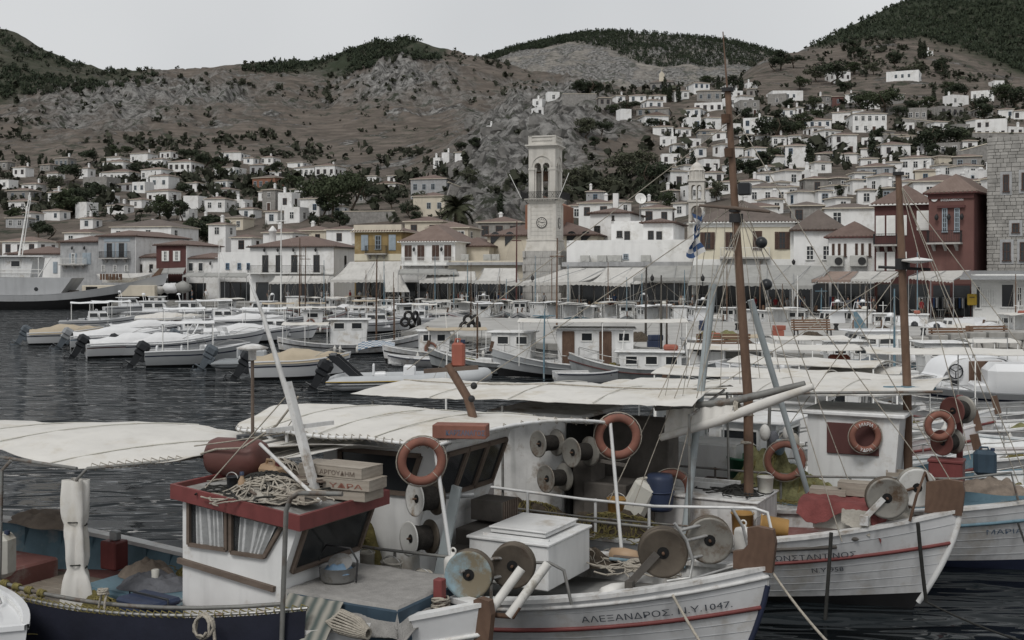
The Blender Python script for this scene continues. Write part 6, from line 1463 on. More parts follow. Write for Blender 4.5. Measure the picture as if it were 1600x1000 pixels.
def speedboat(label, x, y, head, L=5.5, cover=None, motor='engine_black', hullm='gel_white', strake='boot_blue', bimini=None, screen=True, name='motor_boat', cab=False, seed=0, tilt=.75, arch=False):
    t = boat_root(name, label, x, y, head, L); B = L * .37; rr = random.Random(seed)
    h = Hull(L, B, .85, .9, 1.25, .9, .12, -.35, .35, 2.6, 2.0, .86, .5, 1.0)
    make_hull(t, h, [(.4, 0), (.78, 1), (.84, 2), (1, 1)], ['boot_black', hullm, strake], lambda q: h.sheer(q) - (.45 if q < .62 else .06), 'deck_grey', 18, 'gel_white', .1, .07)
    if cover:
        def fn(u, v):
            q = .03 + .95 * u; p = h.pt(q, 1, -1); a = (v * 2 - 1) * (abs(p.y) + .03); k = 1 - (v * 2 - 1) ** 2
            z = p.z + .03 + k ** .7 * (.26 + .32 * math.exp(-((u - .45) / .2) ** 2)) * min(1, (1 - u) * 5) - .06 * abs(math.sin(u * 16)) * k + .05 * N3(p.x * 2, a * 3, seed)
            return (p.x, a, z if abs(v * 2 - 1) < .99 else p.z - .1)
        mb = MB(); mb.grid(fn, 22, 14); mb.build('cover', cover, t)
    else:
        for xs in (-L * .62, -L * .85): mb = MB(); mb.box((xs, 0, .6), (.5, B * .7, .4), b=.06); mb.box((xs - .22, 0, .95), (.12, B * .7, .4), b=.04); mb.build('seat', 'gel_white' if rr.random() < .6 else 'cloth_grey', t)
        mb = MB(); mb.box((-L * .45, 0, .8), (.45, B * .5, .8), b=.08); mb.build('console', 'gel_white', t)
        if screen:
            mb = MB(); mb.grid(lambda u, v: (-L * .4 - .25 * v - .5 * (2 * u - 1) ** 2, (u * 2 - 1) * B * .42, .98 + .5 * v), 10, 2); mb.build('windscreen', 'glass_dirty', t)
    if cab:
        mb = MB(); cab_box(mb, -L * .62, -L * .3, B * .36, .5, 1.75, -.55, .1); mb.build('cabin', 'gel_white', t)
        yb = B * .36; 
        for k in range(2): a = -L * .6 + k * L * .13; both(t, [(a, -yb + .045, 1.2), (a + L * .11, -yb + .045, 1.2), (a + L * .1, -yb + .08, 1.58), (a, -yb + .08, 1.58)], fr=.04)
    if bimini: canopy(t, -L * .85, -L * .35, B * .45, bimini[0], bimini[1], zd=.65, nseg=2, thick=.03)
    if arch: mb = MB(); mb.tube([(-L * .9, -B * .42, .6), (-L * .8, -B * .4, 1.5), (-L * .78, -B * .3, 1.75), (-L * .78, B * .3, 1.75), (-L * .8, B * .4, 1.5), (-L * .9, B * .42, .6)], .05, 6); mb.build('arch', 'gel_white', t)
    mb = MB()
    for s in (-1, 1): mb.tube([h.pt(q, 1, s) + Vector((0, -s * .08, .05 + .3 * math.sin(math.pi * (q - .6) / .38))) for q in (.6, .7, .8, .9, .98)], .014, 5)
    mb.build('bow_rail', 'steel', t)
    if motor: outboard(t, -L - .05, .55, motor, tilt, 1.0 + L * .03)
    return t
def rib(label, x, y, head, L=6, tube='rib_grey', motor='engine_black', name='inflatable_boat', stripes=None, arch=None, seed=0, seat='rib_light', tilt=.7):
    t = boat_root(name, label, x, y, head, L); B = L * .36; r = .05 * L * .9
    mb = MB(); pts = []
    for s in (-1, 1):
        side = [(-L, s * (B / 2 - r), .32), (-L * .8, s * (B / 2 - r), .32), (-L * .55, s * (B / 2 - r), .34), (-L * .35, s * (B / 2 - r) * .97, .38), (-L * .2, s * (B / 2 - r) * .82, .45), (-L * .09, s * (B / 2 - r) * .5, .53), (-r * .8, s * .12, .58)]
        pts = pts + (side if s < 0 else side[::-1])
    P_ = [Vector(p) for p in pts]; out = []
    for i in range(len(P_) - 1):
        for k in range(4): out.append(P_[i].lerp(P_[i + 1], k / 4))
    out.append(P_[-1]); rad = [r] * len(out); rad[0] = rad[-1] = r * .35; rad[1] = rad[-2] = r * .8
    mb.tube(out, rad, 12); o = mb.build('tube', tube, t)
    for dz, m_ in (stripes or [(0, 'boot_black')]):
        mb = MB(); pq = []
        for i, p in enumerate(out):
            c = Vector((p.x - -L * .5, p.y, 0)); c = Vector((0 if p.x < -L * .35 else (p.x + L * .35) * .8, p.y, 0)).normalized(); pq.append(p + c * r * math.sqrt(max(0, 1 - (dz / r) ** 2)) + Vector((0, 0, dz)))
        mb.tube(pq, .022, 4); mb.build('stripe', m_, o)
    h = Hull(L * .97, B * .72, .42, .42, .6, .8, .1, -.35, .35, 2.6, 2, .9, .55, 1.0)
    make_hull(t, h, [(.5, 0), (1, 0)], ['gel_white'], lambda q: .22 if q < .8 else .4, 'deck_grey', 14, 'gel_white', .08, .05)
    mb = MB(); mb.box((-L * .5, 0, .62), (.55, .6, .85), b=.08); mb.build('console', seat, t)
    mb = MB(); mb.box((-L * .68, 0, .5), (.6, .8, .5), b=.08); mb.box((-L * .68 - .28, 0, .85), (.1, .8, .5), b=.04); mb.build('seat', seat, t)
    mb = MB(); mb.grid(lambda u, v: (-L * .46 - .12 * v - .18 * (2 * u - 1) ** 2, (u * 2 - 1) * .36, 1.02 + .35 * v), 8, 2); mb.build('windscreen', 'glass_dirty', t)
    mb = MB(); a_ = [(.2 * math.cos(k * .4488), .2 * math.sin(k * .4488)) for k in range(14)]; mb.tube([(-L * .5 - .33, y_, .95 + z_) for y_, z_ in a_], .018, 5, closed=True); mb.build('steering_wheel', 'engine_black', t)
    if arch:
        mb = MB()
        for s in (-1, 1): mb.prism([(-L * .84, .5), (-L * .78, .5), (-L * .93, 1.5), (-L * 1.0, 1.5)], s * B * .3 - .06, s * B * .3 + .06)
        mb.box((-L * .965, 0, 1.5), (.3, B * .6 + .12, .1), b=.03); mb.build('arch', arch, t)
    if motor: outboard(t, -L - .02, .5, motor, tilt, 1.1)
    return t
def cruiser(label, x, y, head, L=8, name='cabin_cruiser', fly=True, seed=0, hullm='gel_white', strake='boot_blue'):
    t = boat_root(name, label, x, y, head, L); B = L * .34
    h = Hull(L, B, .85, .95, 1.35, 1.1, .1, -.4, .35, 2.5, 2, .9, .5, 1.0)
    make_hull(t, h, [(.35, 0), (.82, 1), (.88, 2), (1, 1)], ['boot_black', hullm, strake], lambda q: h.sheer(q) - (.5 if q < .3 else .06), 'deck_grey', 18, 'gel_white', .1)
    z0 = .9; mb = MB(); cab_box(mb, -L * .72, -L * .36, B * .38, z0, z0 + 1.15, -.7, .12); mb.build('cabin', 'gel_white', t); yb = B * .38
    mb = MB(); cab_box(mb, -L * .36, -L * .14, B * .26, z0, z0 + .45, -.5, .1); mb.build('forecabin', 'gel_white', t)
    mb = MB(); mb.box((-L * .58, 0, z0 + 1.19), (L * .38, B * .8, .1), b=.04); mb.build('cabin_roof', 'gel_white', t)
    for k in range(2): a = -L * .7 + k * L * .14; both(t, [(a, -yb + .05, z0 + .5), (a + L * .12, -yb + .05, z0 + .5), (a + L * .11, -yb + .1, z0 + 1.0), (a, -yb + .1, z0 + 1.0)], fr=.05)
    f = lambda z: -L * .36 - .7 * (z - z0) / 1.15 + .005
    for k in range(3): a = -yb * .85 + k * yb * .58; pane_quad(t, [(f(z0 + .5), a, z0 + .5), (f(z0 + .5), a + yb * .5, z0 + .5), (f(z0 + 1), a + yb * .5, z0 + 1), (f(z0 + 1), a, z0 + 1)], fr=.04)
    mb = MB()
    for s in (-1, 1):
        mb.tube([h.pt(q, 1, s) + Vector((0, -s * .08, .5)) for q in (.5, .65, .8, .92, .99)], .018, 5)
        for q in (.5, .65, .8, .92): p = h.pt(q, 1, s) + Vector((0, -s * .08, 0)); mb.tube([p, p + Vector((0, 0, .5))], .014, 4)
    mb.build('rail', 'steel', t)
    if fly: mb = MB(); mb.tube([(-L * .7, -yb * .8, z0 + 1.2), (-L * .72, -yb * .7, z0 + 1.9), (-L * .72, yb * .7, z0 + 1.9), (-L * .7, yb * .8, z0 + 1.2)], .03, 5); mb.lathe([(.2, 0), (.22, .1), (.1, .2)], 10, (-L * .72, 0, z0 + 1.92)); mb.build('radar_arch', 'gel_white', t)
    return t
def dinghy(label, x, y, head, L=3.4, hullm='gel_white', name='dinghy', motor=None):
    t = boat_root(name, label, x, y, head, L); B = L * .4
    h = Hull(L, B, .45, .42, .62, .4, .08, -.2, .4, 2.3, 2, .8, .45, .9)
    make_hull(t, h, [(.3, 0), (1, 1)], ['boot_black', hullm], lambda q: .12, 'deck_grey', 14, 'gel_white', .07, .04, stripe=[(.93, .025, 'boot_blue')])
    for xx in (-L * .3, -L * .55, -L * .82): mb = MB(); mb.box((xx, 0, .33), (.26, h.inner(xx, .33, .04) * 2, .04)); mb.build('thwart', 'bench_wood', t)
    if motor: outboard(t, -L, .4, motor, .6, .8)
    return t

# ---- left cluster: sterns to the camera
speedboat('white motor boat with beige cover, outermost on the left', 104, 538, 18, 5.2, 'canvas_tan', 'engine_grey', seed=1)
speedboat('white motor boat with grey outboard beside the beige-covered boat', 186, 543, 24, 6.4, 'canvas_cover', 'engine_silver', seed=2, strake='trim_blue')
speedboat('white covered speedboat with red stripe and pointed stern platform', 214, 557, 26, 6.0, 'canvas_cover', 'engine_black', strake='wall_red', seed=3)
speedboat('white open motor boat with white bimini and flag', 310, 572, 16, 5.6, None, 'engine_black', bimini=(2.4, 'canvas_cover'), seed=4, hullm='rib_light')
speedboat('white covered boat with smooth pale cover behind the bimini boat', 262, 556, 22, 6.0, 'canvas_cover', 'engine_black', seed=5)
rib('dark grey inflatable boat with covered console left of the caique', 408, 577, 6, 5.0, 'rib_grey', 'engine_grey', seed=6)
speedboat('white motor boat with hardtop and orange ring far left', 185, 512, 25, 7, None, None, bimini=(2.5, 'gel_white'), seed=7, arch=True)
speedboat('cream pointed speedboat behind the covered boats', 262, 512, 8, 8, 'canvas', None, seed=8, strake='wall_red')
cruiser('white cabin boat in front of the grey ship', 206, 490, 30, 7, seed=9)
caique('white workboat with long red rolled tarp', 262, 486, 12, 9, (-7, -5), 1.4, 'hull_white', 'wall_red', None, None, seed=10)
speedboat('white motor boat with white bimini behind the grey inflatable', 345, 512, 20, 6.5, None, None, bimini=(2.6, 'canvas_cover'), seed=11, cab=True)
speedboat('grey-windowed cabin boat under the tall white mast', 392, 514, 10, 7, 'canvas_cover', None, seed=12)
speedboat('white open boat behind the small caique with tan tarp', 445, 512, 12, 6, None, None, bimini=(2.3, 'canvas_tan'), seed=13)
caique('white fishing boat with cabin and orange roof by the balcony house', 466, 492, 80, 8, (-6, -3.8), 1.7, 'hull_white', 'orange', (-3, 8.5, .08, 'rust'), None, seed=14)
caique('small white cabin boat moored below the white balcony house', 418, 484, 75, 7, (-5, -3), 1.5, 'hull_white', 'boot_blue', None, None, seed=15)
caique('white-cabined caique with tall square wheelhouse beside checked cloth', 552, 552, 6, 9.6, (-6.2, -4.0), 1.55, 'hull_white', 'boot_black', (-2.2, 4.2, .06, 'rust'), (-9.2, -6.3, 1.9), 'canvas', deckm='deck_grey', seed=16)
speedboat('small boat under beige tarpaulin beside the grey inflatable', 470, 592, 8, 4.8, 'canvas_tan', 'engine_black', seed=17)
rib('light grey inflatable boat with yellow stripe and black roll bar', 640, 607, 6, 7.2, 'rib_light', 'engine_black', stripes=[(.05, 'engine_black'), (.1, 'post_yellow'), (-.05, 'engine_black')], arch='engine_black', seed=18, seat='gel_white')
caique('dark-hulled fishing boat with small white cabin left of mid harbour', 788, 584, 170, 8, (-5.5, -3.6), 1.5, 'hull_grey', 'boot_black', (-2.6, 3.6, .05, 'rust'), None, seed=19, deckm='deck_dark')
caique('grey-white fishing boat with brown cabin doors and flat white roof', 925, 588, 176, 10, (-7.0, -3.4), 1.75, 'rib_light', 'hull_grey', (-8.4, 5.0, .07, 'trim_dark'), (-9.6, -1.4, 2.75), 'canvas', door=(1, 3), seed=20)
caique('dark low caique heaped with nets beside white cabin top', 1010, 594, 172, 7.5, (-5.4, -2.6), .75, 'hull_grey', 'wall_red', None, None, seed=21)
dinghy('small white dinghy behind the big pale awning', 925, 596, 10, 3.6)
speedboat('white boat under crumpled white cover right of the blue-grey pole', 1172, 578, 178, 7.5, 'canvas_cover', None, seed=22, strake='paint_blue')
caique('pale blue fishing boat with white cabin below the blue sail bundle', 1300, 596, 174, 8, (-5.6, -3.8), 1.3, 'paint_blue', 'paint_white', None, (-7.4, -5.4, 2.1), 'canvas', seed=23)
cruiser('white cabin cruiser moored at the mole left of the rusty mast', 1345, 578, 186, 7.5, seed=26); caique('white fishing boat with tan canopy left of the blue-grey pole', 1085, 588, 174, 7.5, (-5.2, -3.4), 1.2, 'hull_white', 'boot_blue', (-2.4, 3.8, .05, 'rust'), (-7, -5, 2.0), 'canvas_tan', seed=27)
speedboat('white half-decked boat with pale bimini right of the tall mast', 1235, 612, 182, 6.5, None, 'engine_grey', bimini=(2.3, 'canvas'), seed=28, strake='paint_blue'); caique('white fishing boat with short cream canopy behind the rusty mast', 1455, 606, 176, 8, (-5.4, -3.6), 1.4, 'hull_white', 'paint_blue', (-2.4, 4.4, .06, 'paint_blue'), (-7.4, -5.3, 2.1), 'canvas', seed=29); speedboat('white covered boat at the stone culvert', 1590, 600, 172, 6.5, 'canvas_cover', 'engine_black', seed=30)
speedboat('white covered boat right of the blue sail bundle', 1390, 592, 168, 6.5, 'canvas_cover', None, seed=24)
caique('low fishing boat with dark clutter left of rust-red mast', 700, 566, 8, 7.5, (-5.4, -3.8), 1.2, 'hull_white', 'boot_black', None, (-5, -1.6, 1.9), 'canvas_tan', seed=25)
dinghy('small white rowing boat behind the light grey inflatable', 665, 572, 176, 4.2, 'hull_white')
for i, (x, y, hd, L, k, lab) in enumerate([(152, 516, 20, 6.5, 1, 'white hardtop motor boat behind the beige-covered boat'), (232, 528, 30, 6.5, 0, 'white covered boat squeezed among the left boats'), (300, 534, 20, 6, 1, 'white bimini boat right of the smooth pale cover'), (345, 545, 28, 6, 2, 'white open boat with grey motor by the inflatable'), (385, 536, 15, 6.5, 0, 'white covered boat above the dark inflatable'), (305, 500, 15, 8, 3, 'white cabin cruiser left of the white mast'), (360, 496, 60, 7, 4, 'white fishing boat with cream canopy by white houses'), (428, 534, 8, 6.5, 1, 'white bimini boat left of the square wheelhouse'), (250, 500, 10, 8, 3, 'white cabin cruiser behind the cream speedboat'), (500, 520, 10, 7, 4, 'white fishing boat with cream canopy behind the wheelhouse'), (405, 500, 170, 7, 3, 'white cabin cruiser below the tall white mast')]):
    if k == 3: cruiser(lab, x, y, hd, L, seed=500 + i)
    elif k == 4: caique(lab, x, y, hd, L, (-L * .7, -L * .48), 1.3, 'hull_white', 'paint_red', None, (-L * .95, -L * .3, 2.2), 'canvas', seed=500 + i)
    else: speedboat(lab, x, y, hd, L, 'canvas_cover' if k == 0 else None, 'engine_grey' if k == 2 else None, bimini=(2.5, 'gel_white') if k == 1 else None, seed=500 + i, arch=k == 2, cab=k == 1)
# ---- boats between the mole and the town quay
rk = random.Random(77); tops = ['canvas', 'canvas_cover', 'awning_white', 'canvas_tan', 'awning_white']
TOPN = {'canvas': 'cream', 'canvas_cover': 'white', 'awning_white': 'pale', 'canvas_tan': 'tan', None: 'no'}
def where(x): return 'below the white balcony house' if x < 560 else 'below the ochre house' if x < 700 else 'left of the clock tower' if x < 830 else 'right of the clock tower' if x < 960 else 'below the long grey awnings' if x < 1100 else 'below the yellow house' if x < 1260 else 'below the air conditioners' if x < 1380 else 'below the red houses' if x < 1520 else 'below the stone mansion'
for i, x in enumerate(list(range(492, 1600, 27))):
    y = 430 + CH * F / (fac(x) - 17 - rk.uniform(0, 4)); kind = rk.choice(['c', 'c', 's', 's', 'k', 'c']); hd = rk.choice([70, 80, 95, 105, 250, 265]); L = rk.uniform(5.5, 8); tm = rk.choice(tops); x += rk.uniform(-8, 8)
    if kind == 'c':
        hm = rk.choice(['hull_white', 'hull_white', 'hull_grey', 'rib_light', 'paint_blue']); ms = (-L * .35, rk.uniform(4, 7.5), .06, rk.choice(['wood_mast', 'rust', 'trim_white', 'paint_blue'])) if rk.random() < .85 else None
        cn = (-L * .9, -L * .45, rk.uniform(1.9, 2.3)) if rk.random() < .65 else None; st_ = rk.choice(['paint_red', 'boot_blue', 'paint_blue'])
        caique(f"{ {'hull_white': 'white', 'hull_grey': 'grey', 'rib_light': 'pale grey', 'paint_blue': 'blue'}[hm]} fishing boat with {(TOPN[tm] + ' canopy') if cn else 'open deck'} {where(x)}", x, y, hd, L, (-L * .68, -L * .45), rk.uniform(1.2, 1.6), hm, st_, ms, cn, tm, seed=100 + i)
    elif kind == 's':
        cv = rk.choice(['canvas_cover', 'canvas', None]); bm = None if cv else (2.2, tm)
        speedboat(f"white motor boat with {TOPN[cv] + ' cover' if cv else TOPN[tm] + ' bimini'} {where(x)}", x, y, hd, L * .85, cv, rk.choice(['engine_black', 'engine_grey', None]), bimini=bm, seed=200 + i, cab=rk.random() < .3)
    else: cruiser(f"white cabin cruiser {where(x)}", x, y, hd, L, fly=rk.random() < .6, seed=300 + i)
def where2(x): return 'below the ochre house' if x < 700 else 'left of the clock tower' if x < 830 else 'below the clock tower' if x < 960 else 'left of the blue-grey pole' if x < 1100 else 'right of the tall mast' if x < 1260 else 'left of the rusty mast' if x < 1400 else 'right of the rusty mast'
for i, (x, y) in enumerate([(q, 488 + (q * 7) % 9) for q in range(520, 1590, 33)] + [(500, 503), (560, 502), (625, 505), (585, 520), (655, 512), (690, 503), (745, 504), (790, 502), (840, 503), (870, 505), (905, 500), (940, 503), (985, 500), (1030, 502), (1062, 503), (1100, 501), (1140, 503), (1180, 500), (1215, 502), (1260, 501), (1300, 503), (1345, 501), (1380, 503), (1430, 500), (1470, 503), (1515, 500), (1560, 502), (1595, 503)]):
    kind = 'k' if x in (985,) else rk.choice(['c', 's', 's', 'c', 's']); hd = rk.choice([10, 170, 185, 20, 150, 200, -10]); L = rk.uniform(5.5, 8.0); tm = rk.choice(tops)
    if kind == 'k': cruiser('white cabin cruiser with three front windows behind the mole', x, y, 205, 8, seed=400)
    elif kind == 'c': caique(f"white fishing boat with {TOPN[tm]} awning {where2(x)}", x, y, hd, L, (-L * .7, -L * .48), 1.3, rk.choice(['hull_white', 'hull_white', 'rib_light']), rk.choice(['paint_red', 'boot_blue', 'paint_blue']), (-L * .4, rk.uniform(4, 6.5), .05, rk.choice(['rust', 'wood_mast', 'trim_white'])) if rk.random() < .8 else None, (-L * .92, -L * .4, 2.0), tm, seed=410 + i)
    else: speedboat(f"white motor boat with {TOPN[tm]} top {where2(x)}", x, y, hd, L * .85, rk.choice([None, None, tm]), None, bimini=(2.2, tm), seed=430 + i, cab=rk.random() < .4)
# ---- right middle: boats behind the foreground fleet
for i, (x, y, L, hm, dk, cn, lab) in enumerate([(1385, 800, 9, 'hull_white', 'paint_blue', None, 'white fishing boat with blue deck just behind the lettered right boat'), (1200, 772, 9, 'paint_blue', 'paint_blue', (-8.4, -5, 2.3), 'blue fishing boat with cream canopy behind the tall mast'), (1440, 748, 9, 'hull_white', 'deck_red', (-8.2, -4.6, 2.4), 'white fishing boat with red deck behind the rusty mast'), (1255, 728, 8.5, 'hull_white', 'deck_grey', (-8, -3.6, 2.4), 'white fishing boat with long cream canopy right of the tall mast'), (1590, 735, 9, 'hull_white', 'paint_blue', None, 'white fishing boat at the right edge behind the reels'), (1100, 742, 8, 'rib_light', 'deck_grey', None, 'pale grey open boat behind the blue-grey pole'), (1480, 700, 8.5, 'hull_white', 'deck_grey', (-8, -5.4, 2.2), 'white canopied boat left of the rounded white cabin'), (1330, 695, 8, 'hull_white', 'deck_red', (-7.4, -3, 2.4), 'white canopied boat between the two big masts')]):
    caique(lab, x, y, -26 - 5 * (i % 3), L, (-L * .62, -L * .46) if i % 2 else None, 1.1, hm, 'paint_red' if i % 2 else 'paint_blue', None, cn, 'canvas', deckm=dk, seed=601 + i)
caique('white fishing boat with red cabin panel and yellow nets behind the tall mast', 1230, 655, 172, 8.5, (-6.5, -4.6), 1.3, 'hull_white', 'paint_red', None, (-6.6, -.8, 2.5), 'canvas', seed=51)
caique('white-hulled boat with cream awning right of the rusty mast', 1500, 668, 170, 9, None, 1.2, 'hull_white', 'paint_red', None, (-8, -1.4, 2.5), 'canvas', seed=52)
t = speedboat('white fibreglass boat with brown cabin door and steering wheel', 1545, 650, 168, 7.5, None, None, seed=53, screen=False)
mb = MB(); mb.box((-4.4, 0, 1.25), (1.6, 1.7, 1.3), b=.25); mb.build('cabin', 'gel_white', t); 
# cabin back with door, wheel and dash faces the viewer
Y = 42.0; t = thing('cabin_boat', 'white rounded cabin with brown double door and black wheel', 'boat', P(1530, 612, Y) + Vector((0, .9, 0)), R(4)); t.location.z = 0
mb = MB(); mb.grid(lambda u, v: (-1.55 + 3.1 * u, .9 * (v * 2 - 1), .9 + 1.15 * (1 - abs(2 * u - 1) ** 5) * (1 - .05 * abs(2 * v - 1) ** 4)), 20, 8); mb.box((0, 0, .9), (3.1, 1.8, .9), b=.1); mb.build('cabin', 'gel_white', t)
mb = MB(); mb.box((0, -.02, .45), (3.4, 2.6, .9), b=.2); mb.build('hull', 'gel_white', t)
mb = MB(); mb.prism([(-1.4, 1.0)] + [(-1.4 + 2.8 * k / 10, 1.0 + .98 * (1 - abs(2 * k / 10 - 1) ** 5)) for k in range(11)] + [(1.4, 1.0)], -.93, -.9); mb.build('cabin_back', 'gel_white', t)
mb = MB(); mb.box((.15, -.96, 1.3), (1.25, .06, 1.15), b=.02); d_ = mb.build('cabin_door', 'wood_stem', t); mb = MB(); mb.box((.15, -1.0, 1.3), (.03, .02, 1.1)); mb.build('door_gap', 'dark_gap', d_)
mb = MB(); mb.tube([(-1.0 + .26 * math.cos(k * .449), -1.02, 1.5 + .26 * math.sin(k * .449)) for k in range(14)], .03, 6, closed=True)
for k in range(3): mb.tube([(-1.0, -1.02, 1.5), (-1.0 + .25 * math.cos(k * 2.1 + .5), -1.02, 1.5 + .25 * math.sin(k * 2.1 + .5))], .02, 5)
mb.build('steering_wheel', 'engine_black', t)
mb = MB(); mb.box((-1.0, -.95, 1.08), (.3, .05, .2), b=.02); mb.build('dash_panel', 'engine_black', t); mb = MB(); mb.tube([(1.0, -.9, 1.9), (1.0, -.9, 2.7), (-.3, -.9, 2.7), (-.3, -.9, 1.95)], .025, 5); mb.build('rail', 'steel', t)
# masts with crosses, booms and the blue furled sail, tied to poles on the boats
for (x, y0, y1, wy, mt, r, crs, lab) in [(807, 346, 486, 500, 'wall_red', .1, .35, 'thick rust-red mast standing left of the clock tower'), (588, 405, 505, 545, 'rust', .07, 0, 'dark thin mast standing behind the square wheelhouse'), (439, 318, 470, 500, 'trim_white', .09, .5, 'tall white mast below the white balcony house'), (468, 372, 475, 505, 'rust', .07, .3, 'dark mast left of its twin below the balcony house'), (477, 385, 460, 505, 'rust', .06, .45, 'thin dark mast right of its twin'), (870, 372, 495, 530, 'wood_mast', .08, .4, 'weathered grey-brown mast below the clock tower'), (1009, 415, 555, 560, 'trim_dark', .08, 0, 'black mast with a flat lamp rising from the mole'),
                                        (850, 482, 575, 592, 'paint_blue', .05, .65, 'light blue wooden pole with crosspiece in mid harbour'), (1283, 450, 512, 515, 'paint_blue', .06, .75, 'blue mast with cross below the brown awning'), (1263, 446, 490, 500, 'trim_white', .06, .75, 'white mast with cross below the brown awning'), (1308, 478, 485, 500, 'trim_white', .05, .7, 'short white cross mast below the air conditioners'), (1332, 500, 560, 575, 'wood_mast', .06, 0, 'short brown pole beside the light blue board'), (1355, 440, 530, 545, 'trim_dark', .06, 0, 'slim dark pole right of the light blue board'), (1450, 452, 500, 520, 'trim_white', .05, 0, 'slim white pole below the brick-red house'), (342, 380, 470, 490, 'trim_white', .06, .3, 'slim white mast left of the tall white mast'), (697, 545, 600, 640, 'trim_white', .04, 0, 'thin white aerial above the pale awning')]:
    Y = wl_depth(wy); z1 = CH - (y0 - HY) / F * Y; o = thing('mast', lab, 'mast', ((x - 800) / F * Y, Y, 0)); mb = MB(); mb.tube([(0, 0, -.4), (0, 0, z1 * .5), (.04, 0, z1)], [r, r * .85, r * .6], 8); mb.build('pole', mt, o)
    if crs: mb = MB(); mb.tube([(-.55, 0, z1 * (1 - (1 - crs) * .3)), (.55, 0, z1 * (1 - (1 - crs) * .3))], r * .6, 6); mb.build('crosspiece', mt, o)
    mb = MB()
    for s in (-1, 1): mb.tube([(0, 0, z1 * .96), (s * z1 * .28, .3, .8)], .01, 3, False)
    mb.build('stay', 'rope', o)
a, b = P(1248, 572, 47), P(1356, 568, 46); t = thing('furled_sail', 'dark blue canvas sail bundle lashed along a boom', 'sail', a)
mb = MB(); pts = [(b - a) * (k / 12) + Vector((0, 0, .12 * math.sin(k * .9) - .1 * math.sin(k / 12 * 3.14))) for k in range(13)]; mb.tube(pts, [.18 + .07 * math.sin(k * 1.9) + .03 * (k % 2) for k in range(13)], 9); mb.build('sail', 'paint_blue_dark', t); mb = MB(); mb.tube([(-.3, 0, -.2), (b - a) + Vector((1.2, 0, -.2))], .05, 6); mb.tube([(b - a) * .5 + Vector((0, 0, -.2)), (b - a) * .5 + Vector((0, 0, -1.9))], .05, 6); mb.build('boom', 'metal_grey', t)
a = P(1342, 545, 66); t = thing('leeboard', 'light blue wooden board leaning in the harbour', 'board', (a.x, a.y, 0)); mb = MB(); mb.grid(lambda u, v: ((-.4 + .8 * u) * math.sin(.3 + 2.6 * v) + 1.0 * (1 - v) - .2, .1 * math.sin(3 * v), .3 + 2.6 * v), 5, 10, .05); mb.build('board', 'paint_blue', t)
# blue-white checked cloth over the caique's side
a = P(560, 535, wl_depth(560)); t = tag(MB().grid(lambda u, v: (2.2 * u, -.05 - .2 * v, .12 * math.sin(u * 3.14) - .45 * v * (1 - .5 * u)), 11, 6, .02).build('checked_cloth', ['flag_white', 'trim_blue'], None, a), 'blue and white checked cloth hung on the caique rail', 'cloth')
for i, p in enumerate(t.data.polygons): p.material_index = ((i // 6) + (i % 6)) % 2
# benches, tyres and bollards on the mole
def bench(x, y, rz, lab):
    t = thing('park_bench', lab, 'bench', pz(x, y, 1.1), R(rz), 'wooden benches on the mole')
    for k in range(3): mb = MB(); mb.box((0, -.25 + .2 * k, .45), (2.6, .16, .05)); mb.build('seat_slat', 'bench_wood', t)
    for k in range(4): mb = MB(); mb.box((0, .3 + .03 * k, .58 + .15 * k), (2.6, .04, .11)); mb.build('back_slat', 'bench_wood', t)
    for s in (-1, 1): mb = MB(); mb.beam((s * 1.1, -.3, 0), (s * 1.1, -.25, .42), .07, .07); mb.beam((s * 1.1, .3, 0), (s * 1.1, .42, 1.1), .07, .07); mb.beam((s * 1.1, -.3, .4), (s * 1.1, .32, .4), .06, .05); mb.build('leg', 'iron', t)
bench(1270, 526, 8, 'wooden bench on the mole right of the tall mast'); bench(1492, 545, 10, 'wooden bench on the mole behind the rusty mast, left of its pair'); bench(1548, 540, 12, 'wooden bench on the mole, right of its pair'); bench(1128, 556, 180, 'dark bench on the mole behind the blue-grey pole')
tt = MB(); tt.tube([(.3 * math.cos(k * .5236), 0, .3 * math.sin(k * .5236)) for k in range(12)], .11, 8, closed=True); TT = tt.data('tyre', 'tyre')
for gx, gy, lab in ((645, 506, 'left'), (738, 514, 'right')):
    for k in range(5): p = pz(gx - 12 + k * 5.5, gy + 2, 1.1); o = put('tyre', TT, None, (p.x, p.y - .2, 1.35 + .5 * (k % 2)), R(20 * k)); tag(o, f'black tyre in the {lab} heap on the mole edge', 'tyre', 'tyres on the mole', auto=gx + k)
for k in range(16):
    x, y = rk.uniform(985, 1500), rk.uniform(512, 548); p = pz(x, y, 1.1)
    if k % 3 == 0: mb = MB(); heap(mb, (0, 0, 0), .9, .6, .5, k); tag(mb.build('net_pile', rk.choice(['net_yellow', 'net_brown', 'net_green']), None, p), 'fishing net heaped on the concrete mole', 'net', 'nets on the mole', auto=x)
    elif k % 3 == 1: tag(MB().box((0, 0, .2), (.7, .5, .4), b=.02).box((.1, .1, .56), (.7, .5, .3), rotm(0, 0, .3), b=.02).build('fish_boxes', rk.choice(['plastic_blue', 'orange', 'fender']), None, p), 'stacked fish boxes on the concrete mole', 'box', 'fish boxes on the mole', auto=x)
    else: tag(MB().lathe([(.2, 0), (.16, .08), (.12, .3), (.2, .4), (.18, .48), (.01, .5)], 10).build('bollard', 'iron', None, p), 'iron mooring bollard on the concrete mole', 'bollard', 'bollards on the mole', auto=x)
